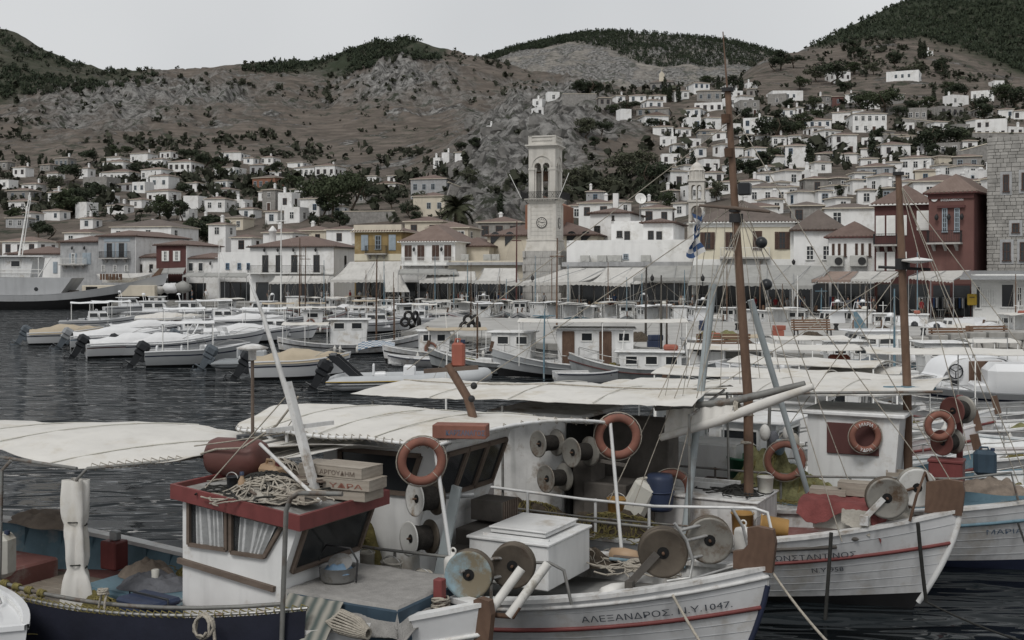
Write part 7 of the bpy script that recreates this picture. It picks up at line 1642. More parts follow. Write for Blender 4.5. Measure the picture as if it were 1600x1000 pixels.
# arched stone culvert at the right end of the mole
p = pz(1560, 575, .1); t = thing('stone_culvert', 'low stone arch over dark water at the right of the mole', 'arch', (p.x, p.y, 0), R(6)); mb = MB(); mb.box((0, 1.0, -.3), (7.5, 1.6, 1.5)); mb.build('masonry', 'dark_gap', t)  # black block: the shade of the arch opening put into its colour
vb = MB(); vb.box((0, 0, 0), (.62, .7, .5), b=.06); VB = vb.data('voussoir', 'stone_a')
for k in range(13): a = R(18 + 12 * k); o = put('voussoir', VB, t, (3.6 * math.cos(a), -.1, -.5 + 1.9 * math.sin(a))); o.rotation_euler = (0, -a + R(90), 0)
for k in range(9): mb = MB(); mb.box((0, 0, 0), (.9, .8, .45), b=.05); o = mb.build('coping_stone', 'stone_b', t, (-4.4 + k * 1.05, .1, 1.55 + .25 * math.sin(k / 8 * 3.14)))
# ------------------------------------------------------------------ the grey coaster on the left
SY = 172.0; t = thing('cargo_ship', 'grey coaster with wheelhouse aft and low cargo deck', 'ship', (P(262, 0, SY).x, SY, 0), R(6))
h = Hull(44, 8, 4.2, 2.1, 5.3, 3.2, 1, -1.6, .55, 3.4, 4, .6, .2, .8)
make_hull(t, h, [(.76, 0), (1, 1)], ['boot_black', 'ship_grey'], lambda q: h.sheer(q) - .7, 'deck_grey', 30, 'ship_grey', .2)
sz = lambda y: CH - (y - HY) / F * SY
MB.SH = 4.6
mb = MB(); mb.prism([(-44, 1.0), (-20, 1.0), (-17.5, 4.6), (-44, 4.8)], -3.5, 3.5); mb.build('poop', 'ship_grey', t)
for x in (-33, -28, -22.5): mb = MB(); mb.lathe([(.28, 0), (.28, .06)], 12, (x, -3.5, 3.0), rotm(R(90))); mb.build('porthole', 'pane_dark', t)
mb = MB(); cab_box(mb, -40, -23.5, 2.9, 4.7, 7.6, .4); mb.build('wheelhouse', 'paint_white', t)
for k in range(5): x = -39 + k * 3.2; pane_quad(t, [(x, -2.9, 5.2 if k % 2 else 6.2), (x + 1.3, -2.9, 5.2 if k % 2 else 6.2), (x + 1.3, -2.9, 7.1), (x, -2.9, 7.1)], 'window' if k % 2 == 0 else 'cabin_door', 'trim_white', 'pane_dark' if k % 2 == 0 else 'wood_stem', .03, .12)
mb = MB(); mb.box((-31, 0, 7.75), (19, 7.2, .2)); mb.build('bridge_roof', 'paint_white', t)
mb = MB()
for x in (-40, -34, -28, -22.2): mb.tube([(x, -3.4, 4.7), (x, -3.4, 7.7)], .08, 5)
for z in (5.3, 5.8): mb.tube([(-41, -3.4, z), (-21.8, -3.4, z)], .05, 5)
mb.tube([(-22.2, -3.4, 4.8), (-20.4, -3.4, 7.6)], .08, 5); mb.build('rail', 'trim_white', t)
mb = MB(); mb.tube([(-26, 0, 7.6), (-24.4, 0, sz(302))], [.16, .08], 7); mb.tube([(-25.4, -.5, 7.6), (-24.2, -.3, sz(310))], .07, 5)
for k in range(8): z = 8 + k; mb.tube([(-26 + .16 * k, 0, z), (-25.5 + .12 * k, -.5, z)], .04, 4)
mb.build('mast', 'trim_white', t); mb = MB(); mb.tube([(-33.5, 0, 7.6), (-34, 0, sz(350))], [.3, .14], 8); mb.tube([(-34.8, 0, sz(362)), (-32.5, 0, sz(358))], .06, 5); mb.lathe([(.05, 0), (.3, .1), (.3, .3)], 8, (-30, -2, 8)); mb.build('radar_mast', 'trim_white', t)
MB.SH = 0
for x, w, hh, m_ in ((-16.3, 1.6, 2.2, 'rust'), (-13.5, 1.2, 1.2, 'deck_dark'), (-14.8, .9, 1.6, 'net_brown')): mb = MB(); mb.box((x, 0, 1.6 + hh / 2), (w, 2, hh), b=.2); mb.lathe([(.5, -.6), (.5, .6)], 10, (x, -.6, 2.2), rotm(R(90))); mb.build('deck_winch', m_, t)
mb = MB(); mb.box((-6.6, 0, 2.7), (10.4, 4.8, 1.6), b=.06); mb.build('hatch_house', 'wall_cream', t); mb = MB(); mb.box((-10.4, -2.42, 2.85), (1.6, .1, .9)); mb.build('opening', 'dark_gap', t)
for k in range(10): mb = MB(); mb.lathe([(.16, 0), (.16, .9)], 6, (-9.5 + k * .32, -.6 + .3 * (k % 3), 4.3)); mb.build('timber_post', 'wood_stem', t)
t2 = thing('skiff', 'white upturned-bow skiff stowed on the ship deck', 'boat', (t.location.x - 2.2, SY + .2, 3.9), R(4)); hh = Hull(7, 2, .9, .7, 1.4, .5, .3, 0, .5); make_hull(t2, hh, [(1, 0)], ['paint_white_old'], None, 'deck_dark', 14); mb = MB(); mb.prism([(-.5, .6), (.9, 2.1), (1.5, 2.1), (.6, .4)], -.12, .12); mb.build('stem', 'wood_stem', t2)
for k in range(3): mb = MB(); mb.ball((0, 0, 0), (1.4, 1.2, .8), 10, 6, .5, k); mb.build('tarp_bundle', ['canvas', 'canvas_cover', 'awning_grey'][k], t, (-.6 + 1.9 * k - 1, .2, 2.9 + .15 * k))
# ------------------------------------------------------------------ the four fishing boats in front
HD = R(-28)
def W2(root, p):
    return Vector(root.location) + rotm(0, 0, root.rotation_euler.z) @ Vector(p)
def on(root, name, label, cat, p, rz=0, group=None): return thing(name, label, cat, W2(root, p), root.rotation_euler.z + rz, group)
def part(par, name, mt, fn, **k):
    mb = MB(); fn(mb); return mb.build(name, mt, par, **k)
def tubes(par, name, mt, *paths, r=.02, n=6):
    if name == 'canopy_post':
        for p in paths: MB().tube(p, r, n).build(name, mt, par)
        return
    mb = MB()
    for p in paths: mb.tube(p, r, n)
    return mb.build(name, mt, par)
def spool(par, c, axis, R_, w, m1, m2=None, line='line_dark', fill=.72, hole='dark_gap', frame=None):
    q = Vector(axis).normalized().to_track_quat('Z', 'Y').to_matrix(); c = Vector(c); hub = R_ * fill
    o = part(par, 'net_reel', line, lambda mb: mb.lathe([(hub * .93, -w / 2), (hub, -w * .3), (hub * .95, 0), (hub * 1.02, w * .25), (hub * .94, w / 2)], 20, c, q))
    for s, m_ in ((-1, m2 or m1), (1, m1)):
        pr_ = [(R_ * .16, s * (w / 2 + .015)), (R_ * .3, s * (w / 2 + .012)), (R_ * .9, s * (w / 2 + .045)), (R_, s * (w / 2 + .05)), (R_ * 1.01, s * (w / 2 + .035)), (R_ * .9, s * (w / 2 + .02)), (.02, s * (w / 2 - .01))]
        mb = MB(); mb.lathe(pr_ if s > 0 else pr_, 28, c, q, cap=False); mb.mi = 1; mb.lathe([(R_ * .25, s * (w / 2 + .018)), (.001, s * (w / 2 + .02))], 12, c, q, cap=False); mb.mi = 2; mb.lathe([(R_ * .06, s * w / 2), (R_ * .06, s * (w / 2 + .07)), (.001, s * (w / 2 + .07))], 8, c, q, cap=False)
        mb.build('flange', [m_, hole, 'rust'], o)
    return o
def stem_board(par, x0, z0, w, hgt, th=.09, mt='wood_stem', notch=True):
    pr_ = [(x0 - w, z0), (x0 + .02, z0), (x0 + .06, z0 + hgt * .7), (x0 + .03, z0 + hgt), (x0 - w * .35, z0 + hgt * 1.04), (x0 - w * .62, z0 + hgt * .98)] + ([(x0 - w * .6, z0 + hgt * .6), (x0 - w * .75, z0 + hgt * .45), (x0 - w, z0 + hgt * .4)] if notch else [(x0 - w * .95, z0 + hgt * .9)])
    return part(par, 'stem_post', mt, lambda mb: mb.prism(pr_, -th / 2, th / 2))
def crate(loc_root, p, d, rz, label, mt='wood_crate', txt=None, tm='wood_frame', lid=True):
    t = on(loc_root, 'wooden_crate', label, 'crate', p, rz, 'wooden fish crates'); L, Wd, H = d
    for s in (-1, 1):
        part(t, 'side_board', mt, lambda mb: mb.box((0, s * (Wd / 2 - .008), H / 2), (L, .016, H - .006), b=.003)); part(t, 'end_board', mt, lambda mb: mb.box((s * (L / 2 - .012), 0, H / 2), (.024, Wd - .036, H), b=.003))
    n = 4
    for k in range(n): part(t, 'lid_board' if lid else 'base_board', mt, lambda mb: mb.box((0, -Wd / 2 + Wd * (k + .5) / n, H + .007 if lid else .012), (L + .01 * (k % 2), Wd / n - .006, .012)))
    if txt:
        vs, fs = text_geo(txt, 1, .01); k = L * .72 / max(v[0] for v in vs)
        mb = MB(); mb.add([(-L * .36 + u * k, -Wd / 2 - .004, H * .22 + v * H * .62) for u, v in vs], fs); mb.build('lettering', tm, t)
    return t
def bucket(root, p, R_, H, mt, label, name='bucket', rot=None, cat='bucket', band=None):
    t = on(root, name, label, cat, p); mb = MB(); mb.lathe([(R_ * .86, 0), (R_ * .9, .02), (R_, H * .93), (R_ * 1.07, H * .94), (R_ * 1.07, H), (R_ * .95, H), (R_ * .82, .05), (.001, .05)], 18, (0, 0, 0), rot, cap=False); mb.lathe([(R_ * .86, 0), (.001, 0)], 18, (0, 0, 0), rot, cap=False); mb.build('body', mt, t)
    mb = MB(); q = [Vector((R_ * 1.05 * math.cos(a), -.02, H * .9 + R_ * .8 * math.sin(a))) for a in [math.pi * k / 10 for k in range(11)]]; mb.tube([rot @ v if rot is not None else v for v in q], .008, 5); mb.build('handle', 'steel', t); return t
def jerrycan(root, p, d, mt, label, rz=0, tilt=(0, 0), cap='plastic_blue'):
    t = on(root, 'jerrycan', label, 'jerrycan', p, rz); t.rotation_euler.x, t.rotation_euler.y = tilt
    part(t, 'body', mt, lambda mb: mb.box((0, 0, d[2] / 2), d, b=min(d) * .22)); part(t, 'handle', mt, lambda mb: mb.tube([(-d[0] * .28, 0, d[2] - .02), (-d[0] * .2, 0, d[2] + .05), (d[0] * .12, 0, d[2] + .05), (d[0] * .18, 0, d[2] - .02)], .018, 6)); part(t, 'cap', cap, lambda mb: mb.lathe([(.035, d[2] - .01), (.035, d[2] + .04)], 10, (d[0] * .34, 0, 0))); return t
def fender_t(root, p, R_, H, label, rot=None, mt='fender'):
    t = on(root, 'fender', label, 'fender', p); part(t, 'body', mt, lambda mb: mb.lathe([(.01, 0), (R_ * .7, .015), (R_, .08), (R_, H * .8), (R_ * .85, H * .88), (R_ * .3, H * .93), (R_ * .26, H), (.01, H)], 16, (0, 0, 0), rot)); part(t, 'eye', mt, lambda mb: mb.tube([(R_ * .3 * math.cos(a), 0, H + .02 + R_ * .3 * math.sin(a)) for a in [k * .628 for k in range(10)]], R_ * .1, 5, closed=True)); return t
def ring_on(root, p, R_, r, label, rz=0, tilt=0, txt=None):
    t = on(root, 'life_ring', label, 'life ring', p, rz); t.rotation_euler.x = tilt; o = put('ring', ring_mesh(R_, r), t)
    if txt:
        for body, a0, up in txt:
            vs, fs = text_geo(body, 1, .012); w = max(v[0] for v in vs); k = 2 * r * .75; out = []
            for u, v in vs:
                ang = a0 - (u - w / 2) * k / R_ * up; rr = R_ + (v - .35) * k * up; out.append((rr * math.cos(ang), -r * 1.06, rr * math.sin(ang)))
            mb = MB(); mb.add(out, fs); mb.build('lettering', 'letter_white', t)
    return t
def lashing(par, pts, r=.012, step=.16, mt='rope'):
    mb = MB(); pts = [Vector(p) for p in pts]
    for a, b in zip(pts, pts[1:]):
        k = max(1, int((b - a).length / step))
        for i in range(k):
            p = a.lerp(b, (i + .5) / k); d = (b - a).normalized(); mb.tube([p + Vector((0, 0, .045)) - d * .02, p + Vector((0, -.045, 0)), p + Vector((0, 0, -.045)) + d * .02, p + Vector((0, .045, 0)) + d * .03], r * .5, 4, closed=True)
    return mb.build('lacing', mt, par)
def grid_canopy(par, fn, nu, nv, mt='canvas', name='canopy'):
    for q in (.26, .5, .74): part(par, 'seam', 'plastic_white', lambda mb: mb.tube([Vector(fn(q, k / 12)) + Vector((0, 0, .018)) for k in range(13)], .009, 4))
    return part(par, name, mt, lambda mb: mb.grid(lambda u, v: Vector(fn(u, v)) + Vector((0, 0, .02 * N3(fn(u, v)[0] * 2.1, fn(u, v)[1] * 2.1, 3) + .02 * N3(fn(u, v)[0] * 5, fn(u, v)[1] * 2, 9) + .016 * abs(N3(fn(u, v)[0] * 2.5 + fn(u, v)[1] * 2, fn(u, v)[1] * 1.2, 5)))), nu, nv, .007))

# ============ A: the near boat with the red-roofed wheelhouse
A = thing('fishing_boat', 'near fishing boat with red-edged wheelhouse roof and blue deck sides', 'boat', (-.28, 12.46, 0), HD)
hA = Hull(9.0, 3.35, 1.55, .93, 1.42, .6, .5, -.5, .46, 2.3, 3.4)
make_hull(A, hA, [(.45, 0), (.86, 1), (1, 2)], ['boot_black', 'hull_white', 'hull_white'], lambda q: .70 if q < .52 else (hA.sheer(q) - .12 if q > .64 else .70 + (hA.sheer(.64) - .82) * (q - .52) / .12), 'deck_red', 30, 'paint_white', .17, .09, 'paint_blue', stripe=[(.84, .03, 'paint_white')])
for k in range(14):      # inner frames along the far bulwark
    x = -8.2 + k * .42; z = hA.sheer(hA.q_of(x))
    for s in (-1, 1):
        y = s * (hA.inner(x, z) - .03); part(A, 'frame_rib', 'paint_blue', lambda mb: mb.beam((x, y - s * .03, .72), (x, y, z - .02), .07, .09))
for k in range(9): part(A, 'deck_board', 'wood_crate', lambda mb: mb.box((-6.4, -.72 + k * .17, .725), (2.6, .15, .03), b=.006))
part(A, 'fish_hold', 'paint_blue', lambda mb: (mb.box((-4.9, .1, .85), (1.7, 1.1, .3), b=.02), mb.box((-4.9, .1, 1.01), (1.62, 1.02, .03))))
part(A, 'stern_locker', 'deck_red', lambda mb: mb.box((-7.7, -.1, .85), (.9, 1.3, .3), b=.03))
cb = part(A, 'cabin', 'paint_white', lambda mb: mb.prism([(-3.66, .7), (-2.2, .7), (-2.2, 1.6), (-1.93, 2.3), (-3.66, 2.46)], -.75, .75))
def roofA(mb):
    z = lambda x: 2.50 - (x + 3.7) * .1
    mb.mi = 0
    for (a, b_, c, d) in ((-3.74, -1.84, -.87, -.83), (-3.74, -1.84, .83, .87), (-3.74, -3.70, -.83, .83), (-1.88, -1.84, -.83, .83)):
        mb.add([(a, c, z(a) - .11), (b_, c, z(b_) - .11), (b_, d, z(b_) - .11), (a, d, z(a) - .11), (a, c, z(a) + .06), (b_, c, z(b_) + .06), (b_, d, z(b_) + .06), (a, d, z(a) + .06)], [(3, 2, 1, 0), (4, 5, 6, 7), (0, 1, 5, 4), (1, 2, 6, 5), (2, 3, 7, 6), (3, 0, 4, 7)])
    mb.mi = 1; a, b_ = -3.7, -1.88; mb.add([(a, -.83, z(a)), (b_, -.83, z(b_)), (b_, .83, z(b_)), (a, .83, z(a)), (a, -.83, z(a) - .06), (b_, -.83, z(b_) - .06), (b_, .83, z(b_) - .06), (a, .83, z(a) - .06)], [(0, 1, 2, 3), (7, 6, 5, 4)])
part(cb, 'roof', ['paint_red', 'deck_grey'], roofA)
def winA(pts, par=cb, curt=True, fr=.042):
    o = pane_quad(par, pts, 'window', 'wood_frame', 'glass_dirty', .022, fr); p = [Vector(q) for q in pts]; n_ = (p[1] - p[0]).cross(p[2] - p[1]).normalized()
    part(o, 'dark_backing', 'dark_gap', lambda mb: mb.add([q + n_ * .003 for q in p], [(0, 1, 2, 3)]))  # black plate on the solid wall paints the unlit cabin behind the glass
    if curt: part(o, 'curtain', 'curtain', lambda mb: mb.grid(lambda u, v: p[0].lerp(p[1], .18 + .72 * u).lerp(p[3].lerp(p[2], .18 + .72 * u), .04 + .88 * v) + n_ * (.011 + .008 * math.sin(u * 30 + 2 * v + 2 * math.sin(u * 9))), 30, 3))
    return o
winA([(-3.54, -.75, 1.86), (-2.97, -.75, 1.86), (-2.97, -.75, 2.31), (-3.54, -.75, 2.37)]); winA([(-2.9, -.75, 1.84), (-2.42, -.75, 1.84), (-2.16, -.75, 2.22), (-2.9, -.75, 2.30)])
fx = lambda z: -2.2 + (z - 1.6) * .386 + .002
winA([(fx(1.68), -.62, 1.68), (fx(1.68), .66, 1.68), (fx(2.2), .66, 2.2), (fx(2.2), -.62, 2.2)], curt=False)
part(cb, 'rubbing_strip', 'wood_frame', lambda mb: mb.beam((-3.7, -.78, 1.66), (-2.27, -.78, 1.5), .05, .06))
# foredeck hatch under carpets
part(A, 'fore_hatch', 'paint_blue_dark', lambda mb: mb.box((-1.42, 0, 1.26), (1.5, 1.42, .42), b=.03))
car = tag(MB().grid(lambda u, v: (-2.18 + 1.58 * u, -.78 + 1.56 * v, 1.487 - (.0 if .04 < v < .96 and u < .965 else .3 + .08 * N3(u * 7, v * 7)) + .012 * N3(u * 9, v * 9)), 34, 34, .012).build('carpet', 'carpet', None, A.location, HD), 'grey carpet laid over the foredeck hatch of the near boat', 'carpet')
tag(MB().grid(lambda u, v: (-2.1 + .75 * u, -.74 - .35 * v, 1.47 - .36 * v + .02 * N3(u * 6, v * 6)), 18, 10, .012).build('striped_carpet', 'carpet_stripe', None, A.location, HD), 'striped green and beige carpet hanging beside the near wheelhouse', 'carpet')
stem_board(A, .03, 1.02, .26, .47, .1)
part(A, 'samson_post', ['paint_red', 'rope'], lambda mb: (mb.box((-.62, .05, 1.42), (.11, .11, .42), b=.01), setattr(mb, 'mi', 1), coil(mb, (-.62, .05, 1.3), .11, 5, .014, .025, 3)))
part(A, 'navy_dodger', 'navy', lambda mb: mb.grid(lambda u, v: hA.pt(.12 + .7 * u, 1, -1) + Vector((0, -.02 - .03 * math.sin(v * 3.1) + .012 * N3(u * 18, v * 4), -.35 + .62 * v)), 50, 6))
rl = [hA.pt(.12 + .7 * k / 14, 1, -1) + Vector((0, .0, .29)) for k in range(15)]
tubes(A, 'rail', 'steel', rl, r=.018); lashing(A, rl, .016, .09, 'rope_yellow')
rl2 = [hA.pt(.3 + .48 * k / 10, 1, -1) + Vector((0, .16, .33)) for k in range(11)]
tubes(A, 'pipe_rail', 'pipe_grey', rl2, [rl2[10], rl2[10] + Vector((.0, .02, -.6))], r=.025)
tubes(A, 'hooked_pipe', 'pipe_grey', [(-1.83, -1.2, .8), (-1.8, -1.2, 1.6), (-1.76, -1.2, 2.5), (-1.7, -1.2, 2.64), (-1.6, -1.19, 2.7), (-1.1, -1.1, 2.72)], r=.027)
yr = on(A, 'rope_hank', 'yellow-green rope hanks wrapped on the near rail', 'rope', rl2[0])
for k in range(6): q = rl2[k // 2].lerp(rl2[k // 2 + 1], (k % 2) * .5 + .2) - rl2[0]; part(yr, 'rope_turn', 'rope_yellow', lambda mb: (coil(mb, q - Vector((.05, 0, 0)), .04, 5, .012, .02, k, .0, rotm(0, R(90), 0)), mb.tube([q, q + Vector((.03, -.05, -.12)), q + Vector((-.02, -.06, -.3 - .03 * k))], .013, 5)))
# canopy with its frame
zA = lambda x, y: 2.72 + .05 * math.sin((x + 9) * 1.1) + .13 * (1 - ((y - .3) / 1.6) ** 2) + .015 * (x + 6)
grid_canopy(A, lambda u, v: (-9.4 + (5.3 + 1.7 * v) * u, -1.1 + 3.0 * v + .8 * (1 - v) * max(0, (u - .8)) / .2 * .9, zA(-9.4 + 5.3 * u, -1.1 + 3 * v) - .05 * math.sin(u * 9.4)), 40, 16)
grid_canopy(A, lambda u, v: (-4.15 + 1.25 * u, -.1 + 2.0 * v + .9 * (1 - v) * u, 2.74 + .05 * v - .06 * math.sin(3.14 * u)), 10, 10, name='canopy_flap')
tubes(A, 'canopy_frame', 'pipe_grey', [(-9.4, -1.12, 2.72), (-7, -1.14, 2.74), (-5, -1.12, 2.68)], [(-5.05, -1.12, .95), (-5.0, -1.12, 2.55), (-4.9, -1.05, 2.68), (-4.1, -.3, 2.74)], [(-6.15, -1.3, 1.0), (-6.1, -1.3, 2.6), (-6.0, -1.25, 2.72)], [(-4.1, -.3, 2.74), (-4.0, 1.6, 2.76)], [(-4.1, 1.4, .9), (-4.05, 1.45, 2.74)], r=.022)
lashing(A, [(-4.9, -1.02, 2.69), (-4.1, -.3, 2.75)], .014, .09)
fc = on(A, 'furled_canvas', 'furled white canvas side curtain tied to a canopy post', 'canvas', (-5.0, -1.12, .95))
def furl(u, v):
    a = 6.283 * u; z = 1.6 * v; r = .125 + .04 * math.cos(a * 4 + v * 3) + .04 * N3(math.cos(a) * 2, math.sin(a) * 2, v * 3) + .28 * max(0, .34 - v) - .025 * math.exp(-((v - .66) / .04) ** 2) - .03 * math.exp(-((v - .34) / .04) ** 2)
    return (r * math.cos(a) * 1.15, r * math.sin(a) * .8, z)
part(fc, 'curtain', 'canvas', lambda mb: mb.grid(furl, 40, 24))
for z in (.55, 1.06): part(fc, 'tie_cord', 'rope_dark', lambda mb: mb.tube([(.135 * math.cos(k * .5), .1 * math.sin(k * .5), z + .004 * k) for k in range(13)], .009, 5))
tubes(A, 'aerial_pole', 'wood_frame', [(-3.72, .55, 2.3), (-3.7, .52, 4.05)], r=.022); part(A, 'lamp_disc', 'paint_white_old', lambda mb: (mb.lathe([(.05, -.14), (.05, -.02), (.19, .0), (.2, .02), (.08, .06), (.001, .07)], 18, (-3.7, .52, 4.06))))
def mastA(mb):
    mb.beam((-2.28, .02, 2.35), (-2.74, .02, 3.72), .1, .075, (1, 0, .3)); mb.beam((-2.8, -.28, 3.17), (-2.35, .42, 3.22), .035, .05); mb.tube([(-2.74, .02, 3.6), (-3.1, .02, 4.5), (-3.32, .02, 4.95)], [.035, .025, .015], 6)
part(A, 'mast', 'paint_white_old', mastA)
tubes(A, 'stay', 'rope', [(-2.7, .02, 3.6), (-3.5, -.6, 2.45)], [(-2.6, .02, 3.35), (-2.85, .1, 3.1), (-3.4, -.2, 3.0), (-4.0, -.2, 2.9)], r=.008, n=4)
tubes(A, 'roof_pole', 'paint_white_old', [(-3.05, -.1, 2.98), (-1.95, -.35, 2.42)], r=.022)
# on the wheelhouse roof
rb_ = on(A, 'plastic_drum', 'dark red plastic drum lying on the wheelhouse roof', 'drum', (-3.58, .1, 2.50))
part(rb_, 'body', 'plastic_red', lambda mb: mb.lathe([(.001, -.37), (.16, -.37), (.215, -.345), (.238, -.28), (.24, -.1), (.24, .12), (.235, .28), (.21, .345), (.16, .37), (.001, .37)], 22, (0, .0, .25), rotm(0, R(90), .15))); part(rb_, 'cap', 'engine_black', lambda mb: mb.lathe([(.1, .46), (.1, .53), (.001, .53)], 14, (.1, .02, 0)))
part(rb_, 'hose', 'rope', lambda mb: mb.tube([(-.36, -.25, .3), (-.1, -.27, .38), (.3, -.25, .42), (.7, -.1, .7), (.95, 0, 1.05)], .014, 6))
jerrycan(A, (-3.0, .1, 2.46), (.36, .2, .26), 'plastic_tan', 'tan plastic jerrycan on the wheelhouse roof', -.2, (.15, 0), 'paint_red')
bucket(A, (-3.18, -.42, 2.47), .08, .16, 'engine_black', 'small black bucket on the wheelhouse roof')
bt = on(A, 'bottle', 'small bottle with blue cap on the wheelhouse roof', 'bottle', (-2.98, -.5, 2.47)); part(bt, 'body', 'plastic_tan', lambda mb: mb.lathe([(.04, 0), (.045, .02), (.045, .13), (.02, .18), (.02, .2)], 12)); part(bt, 'cap', 'plastic_blue', lambda mb: mb.lathe([(.025, .2), (.025, .24), (.001, .24)], 10))
rp = on(A, 'rope_pile', 'tangled grey rope and rags heaped on the wheelhouse roof', 'rope', (-2.72, -.3, 2.42)); part(rp, 'heap', 'cloth_beige', lambda mb: heap(mb, (0, 0, 0), .55, .4, .17, 4)); part(rp, 'rope', 'rope', lambda mb: (strands(mb, (0, 0, .02), .55, .42, .18, 50, .011, 6), coil(mb, (.35, -.18, .03), .13, 4, .012, .012, 2), coil(mb, (.1, .1, .05), .15, 3, .012, .014, 5))); part(rp, 'dark_rope', 'rope_dark', lambda mb: strands(mb, (-.1, .1, .04), .5, .38, .18, 40, .012, 8))
for k in range(5): tag(MB().tube([(0, 0, 0), (.55, -.1 + .06 * k, .04)], .016, 6).build('stick', 'wood_crate' if k % 2 else 'wood_frame', None, W2(A, (-2.95 + .08 * k, -.45 + .09 * k, 2.50 + .02 * k)), HD + .3 * k - .5), 'short wooden stick on the wheelhouse roof rope pile', 'stick', 'sticks on the wheelhouse roof', auto=k)
crate(A, (-2.35, -.32, 2.41), (.68, .36, .1), -.12, 'weathered open crate at the roof edge of the near wheelhouse')
crate(A, (-2.0, .32, 2.36), (.62, .4, .11), .02, 'lowest wooden crate of the roof stack'); crate(A, (-1.95, .3, 2.485), (.64, .4, .12), .06, 'middle wooden crate of the roof stack, red lettering', txt='ΥΔΡΑ', tm='ring_orange'); crate(A, (-2.08, .34, 2.62), (.72, .42, .12), -.03, 'topmost wooden crate of the roof stack, dark lettering', txt='ΑΡΓΟΥΔΗΜ')
crate(A, (-2.55, .55, 2.43), (.55, .4, .26), .05, 'grey wooden crate behind the white mast foot')
for k in range(6): tag(MB().box((0, 0, 0), (.5 + .06 * k, .07, .02), b=.004).build('plank', ['wood_crate', 'wood_frame', 'wood_crate'][k % 3], None, W2(A, (-2.55 + .07 * k, .02 + .1 * k, 2.55 + .018 * k)), HD + [.4, -.3, .9, .1, -.7, .5][k]), 'loose weathered plank on the near wheelhouse roof', 'plank', 'planks on the wheelhouse roof', auto=k)
t = on(A, 'fishing_net', 'dark net and rag heap against the red roof drum', 'net', (-3.2, .45, 2.46)); part(t, 'heap', 'net_brown', lambda mb: heap(mb, (0, 0, 0), .4, .3, .2, 3)); part(t, 'strand', 'rope', lambda mb: strands(mb, (0, 0, .02), .36, .28, .2, 30, .01, 4))
# foredeck and well gear
pot = on(A, 'cooking_pot', 'dented metal pot with blue cloth inside and wire handle', 'pot', (-1.88, -.12, 1.5)); part(pot, 'body', 'bucket_metal', lambda mb: mb.lathe([(.001, 0), (.19, 0), (.2, .02), (.215, .16), (.225, .165), (.21, .16), (.19, .03), (.001, .03)], 24)); part(pot, 'cloth', 'trim_blue', lambda mb: heap(mb, (0, 0, .1), .2, .2, .1, 7)); part(pot, 'lid', 'bucket_metal', lambda mb: mb.lathe([(.001, .015), (.13, 0), (.14, .01)], 16, (.03, 0, .2), rotm(.5, .3, 0))); part(pot, 'handle', 'iron', lambda mb: mb.tube([(-.25, 0, 0), (-.27, 0, .25), (-.17, 0, .38), (.17, 0, .38), (.27, 0, .25), (.25, 0, 0)], .012, 5))
rp = on(A, 'rope_bundle', 'pale rope bundle tied in the middle on the foredeck', 'rope', (-1.2, -.92, 1.2)); part(rp, 'strand', 'rope', lambda mb: [mb.tube([(math.cos(a) * .02 - .22, math.sin(a) * .02, .1), (-.05 + .02 * math.cos(a * 3), math.cos(a) * .13, .12 + math.sin(a) * .12), (.15, math.cos(a) * .12, .09 + math.sin(a) * .1), (.3, math.cos(a) * .05, .04 + math.sin(a) * .05)], .013, 5) for a in [k * .26 for k in range(24)]]); part(rp, 'tie', 'rope', lambda mb: coil(mb, (-.16, 0, .1), .06, 4, .014, .02, 1, .01, rotm(0, R(90), 0)))
bx = on(A, 'cool_box', 'dark blue plastic cool box in the near boat well', 'box', (-3.95, -1.0, .85), -.1); part(bx, 'body', 'plastic_blue', lambda mb: mb.box((0, 0, .16), (.62, .4, .32), b=.035)); part(bx, 'lid', 'plastic_blue', lambda mb: mb.box((0, 0, .36), (.66, .44, .08), b=.03)); part(bx, 'handle', 'engine_black', lambda mb: mb.tube([(-.33, 0, .25), (-.34, 0, .42), (.34, 0, .42), (.33, 0, .25)], .012, 5))
nt = on(A, 'clothes_heap', 'heap of grey-blue wet clothes in the near boat well', 'clothes', (-4.9, .05, 1.03)); part(nt, 'cloth', 'cloth_grey', lambda mb: heap(mb, (0, 0, 0), .5, .4, .13, 3, 24, .55, 4)); part(nt, 'sack', 'cloth_brown', lambda mb: heap(mb, (-.4, .3, 0), .4, .3, .18, 5, 16, .5)); part(nt, 'cup', 'plastic_white', lambda mb: mb.lathe([(.045, .08), (.05, .22), (.04, .225)], 12, (.1, -.1, 0)))
def net_heap(root, p, rx, ry, h, mt, strand, label, n=60, seed=0):
    t = on(root, 'fishing_net', label, 'net', p); part(t, 'heap', mt, lambda mb: heap(mb, (0, 0, 0), rx, ry, h, seed, 16, .6, 4)); part(t, 'strand', strand, lambda mb: strands(mb, (0, 0, .02), rx * .9, ry * .9, h, n, .007, seed, 12, .07)); return t
net_heap(A, (-4.75, .75, .9), .5, .4, .26, 'net_yellow', 'rope_yellow', 'olive fishing net heap beside the grey clothes', 40, 2); net_heap(A, (-4.7, -1.05, .82), .6, .25, .32, 'net_yellow', 'rope_yellow', 'yellow-brown net heaped along the near boat rail', 60, 3)
t = on(A, 'tarpaulin', 'grey-brown tarpaulin bunched on the stern bulwark', 'tarpaulin', (-7.9, .9, 1.38)); part(t, 'cloth', 'cloth_brown', lambda mb: heap(mb, (0, 0, 0), .75, .45, .14, 9, 22, .5, 4))
jerrycan(A, (-6.45, -1.1, 1.2), (.42, .32, .55), 'plastic_white', 'big white plastic jerrycan hanging by the near boat stern', .3)
